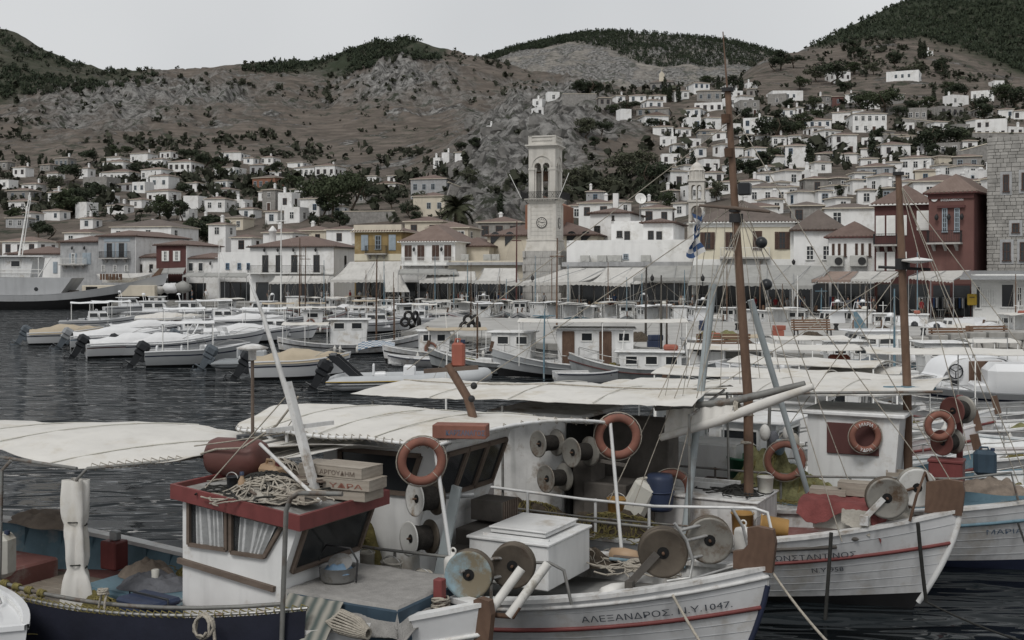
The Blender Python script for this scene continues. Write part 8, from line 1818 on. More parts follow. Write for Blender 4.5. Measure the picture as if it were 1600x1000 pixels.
rbx = on(A, 'red_box', 'small red box on the near boat stern deck', 'box', (-6.6, .95, .83)); part(rbx, 'body', 'paint_red', lambda mb: mb.box((0, 0, .2), (.3, .26, .4), b=.02)); part(rbx, 'lamp', 'metal_grey', lambda mb: mb.box((.02, 0, .47), (.14, .12, .14), b=.02))
t = on(A, 'anchor_stock', 'weathered wooden block and anchor stock at the stern', 'anchor', (-8.6, -.2, 1.5)); part(t, 'stock', 'wood_frame', lambda mb: (mb.beam((-.3, 0, .3), (.35, 0, .62), .12, .12), mb.beam((0, -.15, 0), (.05, .1, .7), .12, .12))); part(t, 'rope', 'rope', lambda mb: coil(mb, (0, 0, .35), .13, 4, .015, .02, 4))
fender_t(A, (-1.0, .98, 1.2), .115, .48, 'white plastic float standing at the near boat bow')
for k, (x, y) in enumerate(((-1.95, 1.05), (-1.5, 1.1))): bucket(A, (x, y, 1.12), .12 - .01 * k, .34 - .1 * k, 'cloth_beige', ['tall', 'short'][k] + ' weathered canvas bucket beside the carpeted hatch', rot=rotm(.15 * k, .1, 0))
# bow reels of A and its roller arms
spool(A, (-.45, .42, 1.62), (.35, -1, .05), .27, .1, 'spool_blue', 'spool_brown'); spool(A, (-.2, 1.0, 1.62), (.35, -1, .05), .26, .1, 'spool_brown', 'spool_brown')
tubes(A, 'reel_frame', 'steel', [(-.5, .3, 1.66), (-.35, .8, 1.72), (-.22, 1.1, 1.68)], [(-.5, .35, 1.5), (-.3, .9, 1.5)], [(-.45, .42, 1.62), (-.5, .3, 1.1)], r=.022)
for (a, b_) in (((-.02, .1, 1.32), (.25, .35, 1.78)), ((.2, .15, 1.3), (.55, .4, 1.86))):
    part(A, 'roller_arm', 'fender', lambda mb: (mb.tube([a, b_], .05, 10)))
tubes(A, 'roller_bracket', 'rust', [(-.1, .1, 1.25), (.05, .12, 1.3), (.25, .16, 1.3), (.3, .2, 1.4)], r=.03)
# ============ B: ALEXANDROS
B_ = thing('fishing_boat', 'white fishing boat with cream canopy, red stripe and blue lettering ΑΛΕΞΑΝΔΡΟΣ', 'boat', (3.1, 13.9, 0), HD)
hB = Hull(9.0, 3.15, 1.35, .92, 1.45, .75, .5, -.5, .48, 2.4, 3.2)
make_hull(B_, hB, [(.4, 0), (1, 1)], ['boot_blue', 'hull_white'], lambda q: hB.sheer(q) - .28 if q > .5 else hB.sheer(q) - .4, 'deck_grey', 32, 'paint_white_old', .17, .09, 'paint_white_old', stripe=[(.76, .03, 'paint_red'), (.955, .028, 'paint_white_old')] + [(q, .0035, 'rib_light') for q in (.47, .54, .61, .68, .9)])
hull_text(B_, hB, 'ΑΛΕΞΑΝΔΡΟΣ. Ν.Υ.1047.', -2.0, .80, .115, 'letter_dark', .75, width=1.62)
part(B_, 'cutwater', 'boot_blue', lambda mb: mb.tube([hB.pt(1, t / 10, -1) + Vector((.01, 0, 0)) for t in range(4, 10)], .035, 6)); stem_board(B_, .03, 1.42, .46, .52, .1)
def canB(u, v):
    x = -7.5 + (3.75 + 1.05 * v) * u; y = 1.48 * (min(1, math.sqrt(max(0, 1 - ((.2 - u) / .2) ** 2)) + .05) if u < .2 else 1)
    k = 1 - (2 * v - 1) ** 2; return (x, y * (2 * v - 1), 2.92 + .14 * k - .03 * abs(math.sin(u * 9)))
grid_canopy(B_, canB, 48, 14)
ed_ = [Vector(canB(u / 30, 0)) - Vector((0, 0, .02)) for u in range(31)]; ef = [Vector(canB(u / 30, 1)) - Vector((0, 0, .02)) for u in range(31)]
e3 = [Vector(canB(1, v / 10)) - Vector((0, 0, .02)) for v in range(11)]; tubes(B_, 'canopy_edge', 'paint_white', ed_, ef, e3, r=.024)
for q in (ed_[3:], ef[3:], e3): lashing(B_, q, .014, .17)
tubes(B_, 'canopy_post', 'paint_white', [(-3.5, -1.5, 1.05), (-3.85, -1.45, 2.95)], [(-2.45, 1.3, 1.05), (-2.68, 1.42, 2.9)], [(-6.2, -1.4, 1.0), (-6.2, -1.42, 2.92)], [(-6.0, 1.4, 1.0), (-6.0, 1.42, 2.92)], [(-6.2, -1.4, 2.6), (-5.7, -1.42, 2.92)], [(-6.2, -1.4, 2.6), (-6.7, -1.42, 2.92)], r=.026)
cbB = part(B_, 'cabin', 'paint_white', lambda mb: mb.prism([(-6.0, .6), (-4.42, .6), (-4.42, 1.7), (-4.0, 2.78), (-6.0, 2.82)], -.88, .88)); part(cbB, 'roof', 'paint_white', lambda mb: mb.box((-5.0, 0, 2.84), (2.2, 1.96, .07), b=.02))
def winB(pts): return pane_quad(cbB, pts, 'window', 'wood_frame', 'pane_dark', .02, .06)
winB([(-5.7, -.88, 2.1), (-4.6, -.88, 2.1), (-4.4, -.88, 2.62), (-5.7, -.88, 2.62)])
fB = lambda z: -4.42 + (z - 1.7) * .389 + .003
for k in range(3): a = -.82 + k * .55; winB([(fB(2.05), a, 2.05), (fB(2.05), a + .52, 2.05), (fB(2.66), a + .52, 2.66), (fB(2.66), a, 2.66)])
part(B_, 'fore_hatch', 'paint_white', lambda mb: (mb.box((-3.18, -.1, 1.3), (1.15, 1.28, .56), b=.015), mb.box((-3.18, -.1, 1.6), (1.2, 1.34, .035), b=.008))); part(B_, 'hatch_lid', 'paint_white', lambda mb: (mb.box((-3.15, -.05, 1.66), (.8, .95, .05), b=.008), mb.box((-3.15, -.05, 1.705), (.84, .99, .022), b=.006), mb.beam((-3.6, -.62, 1.63), (-2.65, -.62, 1.63), .04, .03)))
tubes(B_, 'rail', 'pipe_grey', [(-6.2, -1.45, 1.5), (-4.6, -1.52, 1.5), (-3.0, -1.5, 1.52), (-2.25, -1.42, 1.58), (-2.08, -1.38, 1.5), (-2.0, -1.34, 1.1)], [(-6.0, -1.5, 1.25), (-4.4, -1.52, 1.24), (-2.9, -1.5, 1.28)], *[[(x, -1.5, .95), (x, -1.5, 1.5)] for x in (-5.4, -4.4, -3.0)], r=.02); tubes(B_, 'far_rail', 'pipe_grey', [(-5.0, 1.5, 1.45), (-3.2, 1.5, 1.45), (-1.9, 1.3, 1.5), (-1.75, 1.25, 1.1)], r=.02)
part(B_, 'plank_post', 'paint_greyblue', lambda mb: (mb.beam((-4.05, -1.08, .9), (-3.75, -1.05, 2.3), .05, .13)))
spool(B_, (-4.18, -1.12, 2.12), (-.5, -1, .06), .225, .24, 'spool_white', 'spool_brown'); spool(B_, (-4.27, -1.12, 1.6), (-.5, -1, .06), .225, .24, 'spool_white', 'spool_brown'); tubes(B_, 'reel_axle', 'metal_grey', [(-4.1, -.95, 2.12), (-3.7, -.7, 2.14)], r=.04)
rx_ = on(B_, 'name_box', 'orange-red lettered box tied to the canopy edge', 'box', (-3.6, -1.2, 2.95), .35); part(rx_, 'body', 'ring_orange', lambda mb: mb.box((0, 0, .09), (.68, .3, .17), b=.008)); vs, fs = text_geo('ΚΑΡΣΑΝΑΓΟΣ', 1, .01); k = .5 / max(v[0] for v in vs)
mb = MB(); mb.add([(-.17 + u * k, -.154, .05 + v * .09) for u, v in vs], fs); mb.build('lettering', 'letter_blue', rx_)
ring_on(B_, (-3.92, -1.62, 2.69), .25, .055, 'faded orange life ring hanging below the cream canopy', .75, .05)
for k, (x, y, z, w, d, h_) in enumerate(((-3.98, .35, 1.75, .5, .45, .28), (-3.95, .2, 1.45, .6, .9, .22), (-4.0, -.3, 1.2, .5, .5, .3))):
    t = on(B_, 'gear_box', ['dark slatted box against the white cabin front', 'long brown board stack before the cabin front', 'low dark box behind the white hatch'][k], 'box', (x, y, z)); part(t, 'body', 'deck_dark', lambda mb: mb.box((0, 0, 0), (w, d, h_), b=.01)); part(t, 'slat', 'wood_frame', lambda mb: [mb.box((w / 2 + .008, -d / 2 + d * (q + .5) / 7, 0), (.016, d / 7 - .03, h_)) for q in range(7)])
net_heap(B_, (-5.3, -1.15, 1.0), .55, .32, .62, 'net_yellow', 'rope_yellow', 'big olive-yellow net heap beside the cream-canopied cabin', 90, 6)
stb = [(-4.9, -1.4, .36), (-4.55, -1.42, .28)]
for k, (x, y, h_) in enumerate(stb): bucket(B_, (x, y, 1.05), .1, h_, 'cloth_beige', ['taller', 'shorter'][k] + ' weathered tub at the cream-canopied boat rail')
for k, (x, y, m_, nm) in enumerate(((-2.3, 1.0, 'plastic_tan', 'tan'), (-3.3, 1.05, 'plastic_ochre', 'ochre'), (-3.9, 1.0, 'cloth_beige', 'beige'), (-1.7, -.75, 'fender', 'white'))):
    t = on(B_, 'float', nm + ' float lying on the deck beside the white hatch', 'float', (x, y, 1.12)); part(t, 'body', m_, lambda mb: mb.lathe([(.01, -.22), (.09, -.18), (.11, 0), (.09, .18), (.01, .22)], 12, (0, 0, .02), rotm(0, R(90), .4 * k)))
net_heap(B_, (-3.2, .95, .98), .8, .3, .22, 'net_brown', 'rope', 'brown net with pale rope along the far side of the hatch', 50, 21)
# bow reel of B
spool(B_, (-1.2, -.42, 1.62), (.45, -1, .0), .3, .12, 'spool_brown', 'spool_brown', 'metal_grey', .2); spool(B_, (-.82, .22, 1.68), (.45, -1, .0), .29, .1, 'spool_metal', 'spool_brown', 'metal_grey', .2)
tubes(B_, 'reel_frame', 'steel', [(-1.02, -.5, 2.0), (-.9, -.42, 1.8), (-.82, -.4, 1.55), (-.85, -.42, 1.34), (-1.1, -.55, 1.3)], [(-.55, .3, 2.08), (-.42, .34, 1.85), (-.36, .35, 1.6), (-.4, .3, 1.4), (-.85, -.42, 1.32)], [(-1.2, -.42, 1.82), (-.85, .2, 1.88)], [(-1.2, -.42, 1.45), (-.82, .22, 1.5)], [(-1.1, -.3, 1.7), (-.75, .3, 1.75)], r=.022)
part(B_, 'crank_arm', 'deck_dark', lambda mb: (mb.beam((-1.22, -.56, 1.62), (-1.5, -.72, 1.27), .03, .09), mb.box((-1.5, -.74, 1.24), (.1, .1, .12))))
fender_t(B_, (-.5, .62, 1.42), .12, .4, 'white plastic float with brown marks by the bow board'); fender_t(B_, (-1.9, 1.15, 1.1), .09, .3, 'small white float hanging near the steel rail')
for k in range(2): tag(MB().tube([(0, 0, 0), (1.1, -.05, .03)], .025, 6).build('oar', 'paint_blue' if k == 0 else 'wood_frame', None, W2(B_, (-2.4, .75 + .14 * k, 1.14)), HD), ['light blue pole lying on the foredeck', 'brown pole lying on the foredeck'][k], 'pole')
rp = on(B_, 'rope_coil', 'dark chain and rope coil on the foredeck', 'rope', (-1.9, .55, 1.08)); part(rp, 'coil', 'rope', lambda mb: (coil(mb, (0, 0, .02), .2, 6, .016, .014, 2), strands(mb, (.1, .05, .02), .4, .25, .08, 20, .012, 3)))
tubes(B_, 'derrick', 'wood_stem', [(-4.1, .1, 2.8), (-4.25, .08, 3.3), (-4.55, .05, 3.75)], r=.06); part(B_, 'derrick_arm', 'wood_frame', lambda mb: mb.beam((-4.85, -.1, 3.66), (-4.15, .2, 3.72), .06, .06)); jerrycan(B_, (-4.42, .12, 3.72), (.18, .13, .34), 'orange', 'orange-red fuel can lashed above the cream canopy', .3)
for z in (3.3, 3.48): part(B_, 'block', 'iron', lambda mb: mb.ball((-4.8 + z / 5, .0, z), .05))
# ============ C: KONSTANTINOS
C3 = thing('fishing_boat', 'white fishing boat with tall wooden mast and black lettering ΚΩΝΣΤΑΝΤΙΝΟΣ', 'boat', (6.6, 17.0, 0), HD)
hC = Hull(10.0, 3.2, 1.4, .86, 1.5, 1.0, .5, -.5, .48, 2.3, 3.2)
make_hull(C3, hC, [(.38, 0), (1, 1)], ['boot_black', 'hull_white'], lambda q: hC.sheer(q) - .22 if q > .5 else hC.sheer(q) - .3, 'deck_red', 34, 'paint_white_old', .18, .09, 'paint_white_old', stripe=[(.77, .03, 'paint_red')] + [(q, .0035, 'rib_light') for q in (.45, .53, .61, .69, .92)])
hull_text(C3, hC, 'ΚΩΝΣΤΑΝΤΙΝΟΣ', -2.55, .725, .12, 'letter_dark', .6, width=1.2); hull_text(C3, hC, 'Ν.Υ 958', -1.98, .55, .1, 'letter_dark', .6, width=.44)
part(C3, 'cutwater', 'paint_white', lambda mb: mb.tube([hC.pt(1, t / 10, -1) + Vector((.01, 0, 0)) for t in range(3, 11)], .045, 6)); stem_board(C3, .02, 1.46, .5, .5, .12, notch=False)
cbC = part(C3, 'cabin', 'paint_white_old', lambda mb: cab_box(mb, -7.4, -6.15, .8, .55, 2.62, .1)); part(cbC, 'roof', 'paint_white_old', lambda mb: mb.box((-6.6, 0, 2.66), (1.8, 1.8, .07), b=.02)); part(cbC, 'dark_void_panel', 'dark_gap', lambda mb: mb.box((-6.02, -.1, 1.7), (.06, 1.3, 1.8)))  # black panel: the shaded void by the cabin put into its colour
part(C3, 'dark_gear_backing', 'deck_dark', lambda mb: (mb.box((-5.35, -.45, 1.25), (.75, .7, .7), b=.02), mb.box((-5.3, .45, 1.6), (1.4, .5, 1.9), b=.02), mb.box((-5.75, -.5, 1.5), (.4, .5, 1.1), b=.05), mb.beam((-5.9, -.95, 2.05), (-4.9, -.95, 1.95), .05, .05)))  # gear rack enlarged with dark boxes to paint in the shade under the canopy
for (x, z, R_) in ((-6.22, 2.24, .22), (-5.62, 2.14, .24), (-6.08, 1.68, .23)): spool(C3, (x, -1.12, z), (-.5, -1, .03), R_, .3, 'spool_metal', 'spool_metal', fill=.6)
zc = lambda x, y: 2.86 + .02 * (x + 9) + .16 * (1 - (y / 1.7) ** 2)
grid_canopy(C3, lambda u, v: (-9.9 + 6.3 * u - .5 * v * u, -1.5 + 3.7 * v, zc(-9.9 + 6.3 * u, (-1.5 + 3.3 * v) * .9) - .06 * abs(math.sin(u * 6.28)) * (.3 + v)), 44, 18)
tubes(C3, 'canopy_edge', 'rope', [(-9.9 + 6.3 * k / 12, .2, zc(-9.9 + 6.3 * k / 12, .2) + .02 - .04 * abs(math.sin(k / 12 * 6.28))) for k in range(13)], r=.014); tubes(C3, 'canopy_post', 'pipe_grey', [(-9.5, -1.3, 1), (-9.5, -1.4, 2.8)], [(-6.9, -1.4, .9), (-6.9, -1.42, 2.85)], [(-3.75, -1.2, 1.0), (-3.7, -1.35, 2.88)], [(-3.9, 1.3, 1.0), (-4.0, 1.5, 2.95)], [(-7, 1.4, 1), (-7, 1.5, 2.95)], [(-3.65, -1.4, 2.88), (-4.15, 1.8, 2.95)], r=.022)
tubes(C3, 'rail', 'paint_white', [(-7.2, -1.45, 1.5), (-5.4, -1.5, 1.46), (-4.2, -1.5, 1.46), (-2.7, -1.36, 1.55), (-2.5, -1.33, 1.5), (-2.42, -1.3, 1.12)], *[[(x, -1.48, .85), (x, -1.48, 1.48)] for x in (-6.4, -5.2, -4.3)], r=.024); tubes(C3, 'lower_rail', 'pipe_grey', [(-7.2, -1.45, 1.2), (-5.4, -1.5, 1.18), (-3.2, -1.42, 1.2)], r=.016)
def mastC(mb): mb.tube([(-3.17, 0, .7), (-3.18, 0, 3), (-3.36, 0, 5.5), (-3.52, 0, 8.0)], [.08, .078, .068, .05], 12); mb.tube([(-3.52, 0, 7.9), (-3.6, 0, 8.95)], [.018, .01], 5)
ms_ = part(C3, 'mast', 'wood_mast', mastC)
part(ms_, 'mast_cap', 'iron', lambda mb: (mb.lathe([(.1, 0), (.1, .06)], 10, (-3.52, 0, 7.97)), mb.lathe([(.1, 0), (.1, .07)], 10, (-3.4, 0, 6.02)), mb.lathe([(.115, 0), (.115, .14)], 10, (-3.38, 0, 5.85)))); part(ms_, 'yard', 'wood_frame', lambda mb: mb.tube([(-3.98, -.05, 6.14), (-3.39, -.08, 6.08), (-2.8, -.1, 6.0)], [.025, .035, .025], 6))
part(ms_, 'mast_lamp', 'engine_black', lambda mb: mb.box((-3.22, -.06, 6.38), (.2, .14, .2), b=.02)); [part(ms_, 'mast_collar', 'rust', lambda mb: mb.lathe([(.07, 0), (.08, .14)], 8, q)) for q in ((-3.47, -.1, 6.9), (-3.52, -.1, 7.45))]; part(ms_, 'mast_band', 'rope', lambda mb: [coil(mb, (-3.2, 0, z), .1, 3, .012, .012, 2, 0) for z in (2.3, 2.75)])  # small rust-coloured collars on the mast, not lamps
part(C3, 'mast_leg', 'paint_greyblue', lambda mb: mb.tube([(-3.95, -.9, .8), (-3.86, .28, 4.84)], [.055, .068], 10)); part(C3, 'mast_leg', 'paint_greyblue', lambda mb: mb.tube([(-2.3, 1.05, .8), (-3.2, .2, 4.6)], [.04, .055], 10))
mb = MB()
for e in ((-.1, 0, 1.6), (-1.5, -.95, 1.1), (-1.6, 1.0, 1.1), (-4.6, -1.4, 1.4), (-5.0, -1.4, 1.45), (-4.0, -1.45, 1.45), (-5.2, 1.4, 1.4), (-8.5, .2, 2.9)): mb.tube([(-3.27, 0, 5.9 + .3 * (e[1] > 0)), e], .008, 4, False)
for k in range(7): mb.tube([(-3.9 + .12 * k, -.06, 6.1), (-4.35 + .3 * k, -.75 + .05 * k, 2.9 + .1 * k)], .006, 3, False)
mb.tube([(-3.3, 0, 7.6), (-9.9, .3, 3.2)], .008, 4, False); mb.tube([(-3.3, 0, 7.4), (.0, 0, 1.75)], .008, 4, False); mb.build('rigging', 'rope', C3)
for (x, y, z, r) in ((-2.95, -.05, 5.52, .095), (-2.87, -.05, 4.85, .095)): part(C3, 'black_ball', 'engine_black', lambda mb: mb.ball((x, y, z), r, 14, 10))
bo = part(C3, 'boom', 'pipe_grey', lambda mb: mb.tube([(-4.5, -.7, 2.86), (-3.3, -.72, 3.02), (-2.1, -.7, 3.36)], [.04, .06, .05], 8)); part(bo, 'rolled_sail', 'canvas', lambda mb: mb.tube([(-4.35, -.85, 2.42), (-3.4, -.86, 2.74), (-2.6, -.84, 3.08), (-1.95, -.8, 3.34)], [.06, .075, .08, .05], 10)); part(bo, 'sail_cloth', 'canvas', lambda mb: mb.grid(lambda u, v: Vector((-4.3, -.72, 2.87)).lerp(Vector((-3.2, -.74, 3.02)), u).lerp(Vector((-4.3, -.84, 2.44)).lerp(Vector((-3.2, -.85, 2.82)), u), v) + Vector((0, .015 * math.sin(u * 40), 0)), 30, 4)); part(bo, 'lashing', 'rope', lambda mb: coil(mb, (-3.15, -.78, 2.92), .13, 3, .014, .02, 3, .01, rotm(0, R(80), 0)))
fl = on(C3, 'flag', 'blue and white striped flag hanging limp from the halyard', 'flag', (-3.92, -.35, 5.92)); me = MB()
def flg(u, v): return (.1 * math.sin(v * 4 + u * 3) + (u - .5) * (.17 + .05 * math.sin(v * 9)), .06 * math.sin(u * 9 + v * 3), -.66 * v + .2 * abs(u - .4))
me.grid(flg, 9, 18); fo = me.build('cloth', ['flag_blue', 'flag_white'], fl); 
for i, p in enumerate(fo.data.polygons): p.material_index = ((i % 18) // 2 + (i // 18) // 5) % 2
part(fl, 'halyard', 'rope', lambda mb: mb.tube([(0, 0, -1.5), (0, 0, .3)], .008, 4))
part(C3, 'deck_locker', 'paint_white_old', lambda mb: (mb.box((-3.75, .1, 1.12), (1.7, 1.2, .62), b=.02), mb.box((-3.75, .1, 1.45), (1.76, 1.26, .035), b=.01), mb.box((-4.0, .25, 1.52), (1.0, .08, .1)), mb.box((-4.0, .62, 1.52), (1.0, .08, .1)))); tag(on(C3, 'rope_heap', 'dark rope heap on the grey deck locker', 'rope', (-3.35, .1, 1.47))); part(bpy.data.objects['rope_heap'], 'rope', 'rope_dark', lambda mb: (heap(mb, (0, 0, 0), .3, .2, .09, 3), strands(mb, (0, 0, .01), .3, .2, .09, 20, .012, 5)))
jerrycan(C3, (-4.85, -.85, 1.15), (.4, .3, .62), 'plastic_white', 'large white plastic jerrycan leaning on the rail of the masted boat', .2, (.1, .5)); dr = on(C3, 'plastic_drum', 'dark blue plastic drum tied behind the rail', 'drum', (-4.4, -.75, 1.25)); part(dr, 'body', 'plastic_blue', lambda mb: mb.lathe([(.001, 0), (.19, 0), (.215, .05), (.215, .5), (.19, .57), (.001, .58)], 20)); part(dr, 'rim', 'plastic_blue', lambda mb: mb.tube([(.222 * math.cos(k * .314), .222 * math.sin(k * .314), .3) for k in range(20)], .014, 5, closed=True))
ring_on(C3, (-4.35, -.4, 1.5), .3, .06, 'worn orange life ring behind the blue drum', .6, .1); ring_on(B_, (-2.6, 1.5, 2.7), .27, .06, 'faded orange life ring at the end of the cream canopy', .55, .05)
bucket(C3, (-3.05, -.75, 1.0), .17, .34, 'plastic_ochre', 'upright ochre plastic bucket below the mast'); bucket(C3, (-2.35, -.7, 1.15), .16, .42, 'plastic_ochre', 'ochre plastic bucket lying on its side', rot=rotm(0, R(-85), .25)); bucket(C3, (-3.0, .35, 1.47), .13, .26, 'plastic_white', 'white bucket on the deck locker beside the mast')
net_heap(C3, (-4.9, -1.2, .9), 1.1, .3, .28, 'net_brown', 'rope_yellow', 'long brown net heaped along the rail of the masted boat', 90, 8); net_heap(C3, (-6.4, -1.25, .9), .9, .28, .34, 'net_brown', 'rope_yellow', 'dark net heaped below the three cabin reels', 70, 9); bucket(C3, (-5.05, -.95, 1.0), .16, .42, 'plastic_ochre', 'rust-brown tub under the cream canopy end')
t = on(C3, 'fish_box', 'white plastic fish box on the foredeck of the masted boat', 'box', (-1.62, -.15, 1.14)); part(t, 'body', 'plastic_white', lambda mb: mb.box((0, 0, .17), (.85, .62, .34), b=.03))
t = on(C3, 'red_cloth', 'red cloth draped over the white fish box', 'cloth', (-1.62, -.1, 1.50)); part(t, 'cloth', 'cloth_red', lambda mb: mb.grid(lambda u, v: (-.64 + 1.25 * u, -.5 + .98 * v, .07 + .04 * N3(u * 4, v * 4, 2) - .26 * max(0, .16 - v) / .16 * (.7 + .5 * math.sin(u * 7)) - .25 * max(0, u - .85) / .15 + .03 * N3(u * 12, v * 12)), 34, 24, .008)); part(t, 'beige_rag', 'cloth_beige', lambda mb: mb.grid(lambda u, v: (.05 + .42 * u, -.53 - .05 * v - .02 * math.sin(u * 9), .02 - .3 * v * (.6 + .6 * u) + .02 * N3(u * 9, v * 9)), 14, 10, .008))
crate(C3, (-1.95, .2, 1.56), (.55, .32, .09), .1, 'flat wooden crate lying left on the red cloth'); crate(C3, (-1.35, .25, 1.58), (.75, .34, .1), -.05, 'flat wooden crate lying right on the red cloth'); crate(C3, (-1.5, .27, 1.69), (.6, .3, .08), .04, 'thin wooden crate on top of the right one'); t = on(C3, 'rag_heap', 'beige rags and rope beside the bow reel', 'rags', (-.95, .25, 1.3)); part(t, 'cloth', 'cloth_beige', lambda mb: heap(mb, (0, 0, 0), .32, .3, .2, 6, 16, .8, 5))
spool(C3, (-.95, -.5, 1.72), (.35, -1, 0), .3, .1, 'spool_metal', 'spool_brown', 'metal_grey', .25); spool(C3, (-.62, .12, 1.8), (.35, -1, 0), .29, .1, 'spool_white', 'spool_metal', 'metal_grey', .3); tubes(C3, 'reel_frame', 'rust', [(-.62, -.5, 1.4), (-.55, -.35, 1.75), (-.48, .0, 2.05), (-.4, .15, 1.7), (-.42, .2, 1.45)], [(-.95, -.5, 1.72), (-.62, .12, 1.8)], r=.022); part(C3, 'crank_arm', 'paint_white_old', lambda mb: (mb.beam((-.97, -.62, 1.72), (-1.2, -.72, 1.45), .03, .08), mb.box((-1.22, -.74, 1.4), (.12, .1, .14)))); part(C3, 'name_band', 'deck_dark', lambda mb: mb.tube([hC.at(-3.2 + .16 * k, .86 + .013 * k) for k in range(11)], .028, 5)); part(C3, 'plaque', 'deck_dark', lambda mb: mb.ball(hC.at(-1.35, 1.12) + Vector((0, -.01, 0)), (.06, .015, .03), 10, 6))
# ============ D: MARIA
D4 = thing('fishing_boat', 'white and blue fishing boat with rusty mast and lettering ΜΑΡΙΑ', 'boat', (10.1, 19.1, 0), HD)
hD = Hull(10.0, 3.2, 1.35, .9, 1.5, .8, .5, -.5, .48, 2.3, 3.2); make_hull(D4, hD, [(.4, 0), (.86, 1), (1, 1)], ['boot_blue', 'hull_white'], lambda q: hD.sheer(q) - .22, 'paint_blue', 32, 'paint_white', .17, .09, 'paint_blue', stripe=[(.83, .03, 'paint_blue')] + [(q, .0035, 'rib_light') for q in (.47, .56, .65, .74, .92)])
hull_text(D4, hD, 'ΜΑΡΙΑ Ν.Υ', -2.0, .66, .12, 'letter_blue', .5, width=.9)
part(D4, 'mast', 'wood_mast', lambda mb: mb.tube([(-3.37, 0, .7), (-3.4, 0, 3), (-3.5, 0, 5.5), (-3.55, 0, 6.8)], [.078, .076, .068, .055], 12)); part(D4, 'mast_cap', 'iron', lambda mb: (mb.lathe([(.1, 0), (.1, .06)], 10, (-3.55, 0, 6.8)), mb.tube([(-3.9, 0, 5.15), (-3.0, 0, 5.1)], .03, 6), mb.lathe([(.13, 0), (.13, .2)], 10, (-3.48, 0, 5.1)))); part(D4, 'mast_disc', 'paint_white', lambda mb: mb.lathe([(.06, -.04), (.28, .0), (.26, .03), (.001, .07)], 18, (-3.2, -.15, 5.25))); part(D4, 'blue_band', 'paint_blue', lambda mb: (mb.lathe([(.125, 0), (.125, .08)], 10, (-3.38, 0, 2.93)), mb.beam((-3.8, -.05, 2.97), (-2.9, -.05, 2.99), .06, .05)))
mb = MB()
for e in ((0, 0, 1.6), (-1.2, -.8, 1.2), (-2.2, -1.2, 1.95), (-6.0, -1.3, 1.2), (-8.5, 0, 1.8), (-1.6, .9, 1.2)): mb.tube([(-3.5, 0, 5.1 if e[0] < -3 else 6.6), e], .008, 4, False)
mb.build('rigging', 'rope', D4)
cbD = part(D4, 'cabin', 'paint_white', lambda mb: cab_box(mb, -5.0, -3.55, .75, .7, 2.5, .15)); part(cbD, 'red_panel', 'wall_red', lambda mb: mb.box((-4.2, -.77, 2.1), (.9, .05, .55), b=.01)); part(cbD, 'roof', 'paint_white', lambda mb: mb.box((-4.2, 0, 2.54), (1.8, 1.7, .08), b=.02))
grid_canopy(D4, lambda u, v: (-8.9 + 6.0 * u, -1.3 + 3.7 * v + .6 * u * (1 - v), 2.72 + .25 * u + .12 * (1 - (2 * v - 1) ** 2) - .05 * abs(math.sin(u * 6))), 40, 16); tubes(D4, 'canopy_boom', 'pipe_grey', [(-8.9, -1.3, 2.7), (-2.7, -.7, 3.0)], [(-8.6, -1.2, 1), (-8.6, -1.25, 2.7)], [(-5.6, -1.3, 1), (-5.6, -1.05, 2.85)], r=.03)
tubes(D4, 'rail', 'pipe_grey', [(-7.5, -1.5, 1.5), (-4.8, -1.5, 1.5), (-2.4, -1.25, 1.62), (-1.6, -1.0, 1.75), (-1.5, -.95, 1.3)], *[[(x, -1.45, .9), (x, -1.45, 1.52)] for x in (-6.5, -5.3, -4.1)], r=.022)
ring_on(D4, (-3.95, -.95, 2.18), .23, .055, 'orange-red life ring with white lettering ΜΑΡΙΑ ΥΔΡΑ', .5, .05, [('ΜΑΡΙΑ', math.pi / 2, 1), ('ΥΔΡΑ', -math.pi / 2, -1)]); ring_on(D4, (-2.75, -.75, 2.42), .2, .06, 'red life ring lashed beside the red reels', .5, .05)
spool(D4, (-2.5, -.35, 2.66), (-.5, -1, 0), .24, .26, 'spool_red', 'spool_metal'); spool(D4, (-2.65, -.5, 2.12), (-.5, -1, 0), .22, .26, 'spool_red', 'spool_metal'); part(D4, 'reel_post', 'paint_red', lambda mb: mb.beam((-2.5, -.1, 1.1), (-2.5, -.1, 2.9), .1, .1))
t = on(D4, 'red_box', 'dark red box beside the rusty mast', 'box', (-2.65, -.6, 1.3)); part(t, 'body', 'paint_red', lambda mb: mb.box((0, 0, .25), (.55, .4, .5), b=.02)); part(t, 'lid', 'paint_red', lambda mb: mb.box((0, 0, .52), (.58, .43, .05), b=.01)); jerrycan(D4, (-2.05, -.5, 1.6), (.36, .26, .42), 'paint_blue_dark', 'dark blue canister right of the red box', .2); crate(D4, (-3.25, -.75, 1.3), (.75, .4, .3), .15, 'slatted grey fish crate at the rusty mast foot', lid=False)
net_heap(D4, (-5.6, -1.1, 1.0), .8, .4, .75, 'net_green', 'rope_yellow', 'pale yellow-green net draped left of the red-panelled cabin', 90, 12); net_heap(D4, (-4.9, -1.2, 1.0), .7, .25, .4, 'net_green', 'rope_yellow', 'low green net heap under the lettered life ring', 60, 13)
t = on(D4, 'tarpaulin', 'brown tarpaulin bunched on the bow behind the board', 'tarpaulin', (-1.9, -.6, 1.35)); part(t, 'cloth', 'cloth_brown', lambda mb: heap(mb, (0, 0, 0), .6, .35, .2, 4, 22, .45, 4)); part(D4, 'white_locker', 'paint_white', lambda mb: mb.box((-7.0, -.2, 1.35), (1.3, 1.0, .95), b=.03)); bucket(D4, (-6.15, -.55, 1.0), .38, .62, 'plastic_green', 'big dark green tub behind the tall mast', 'tub', cat='tub')
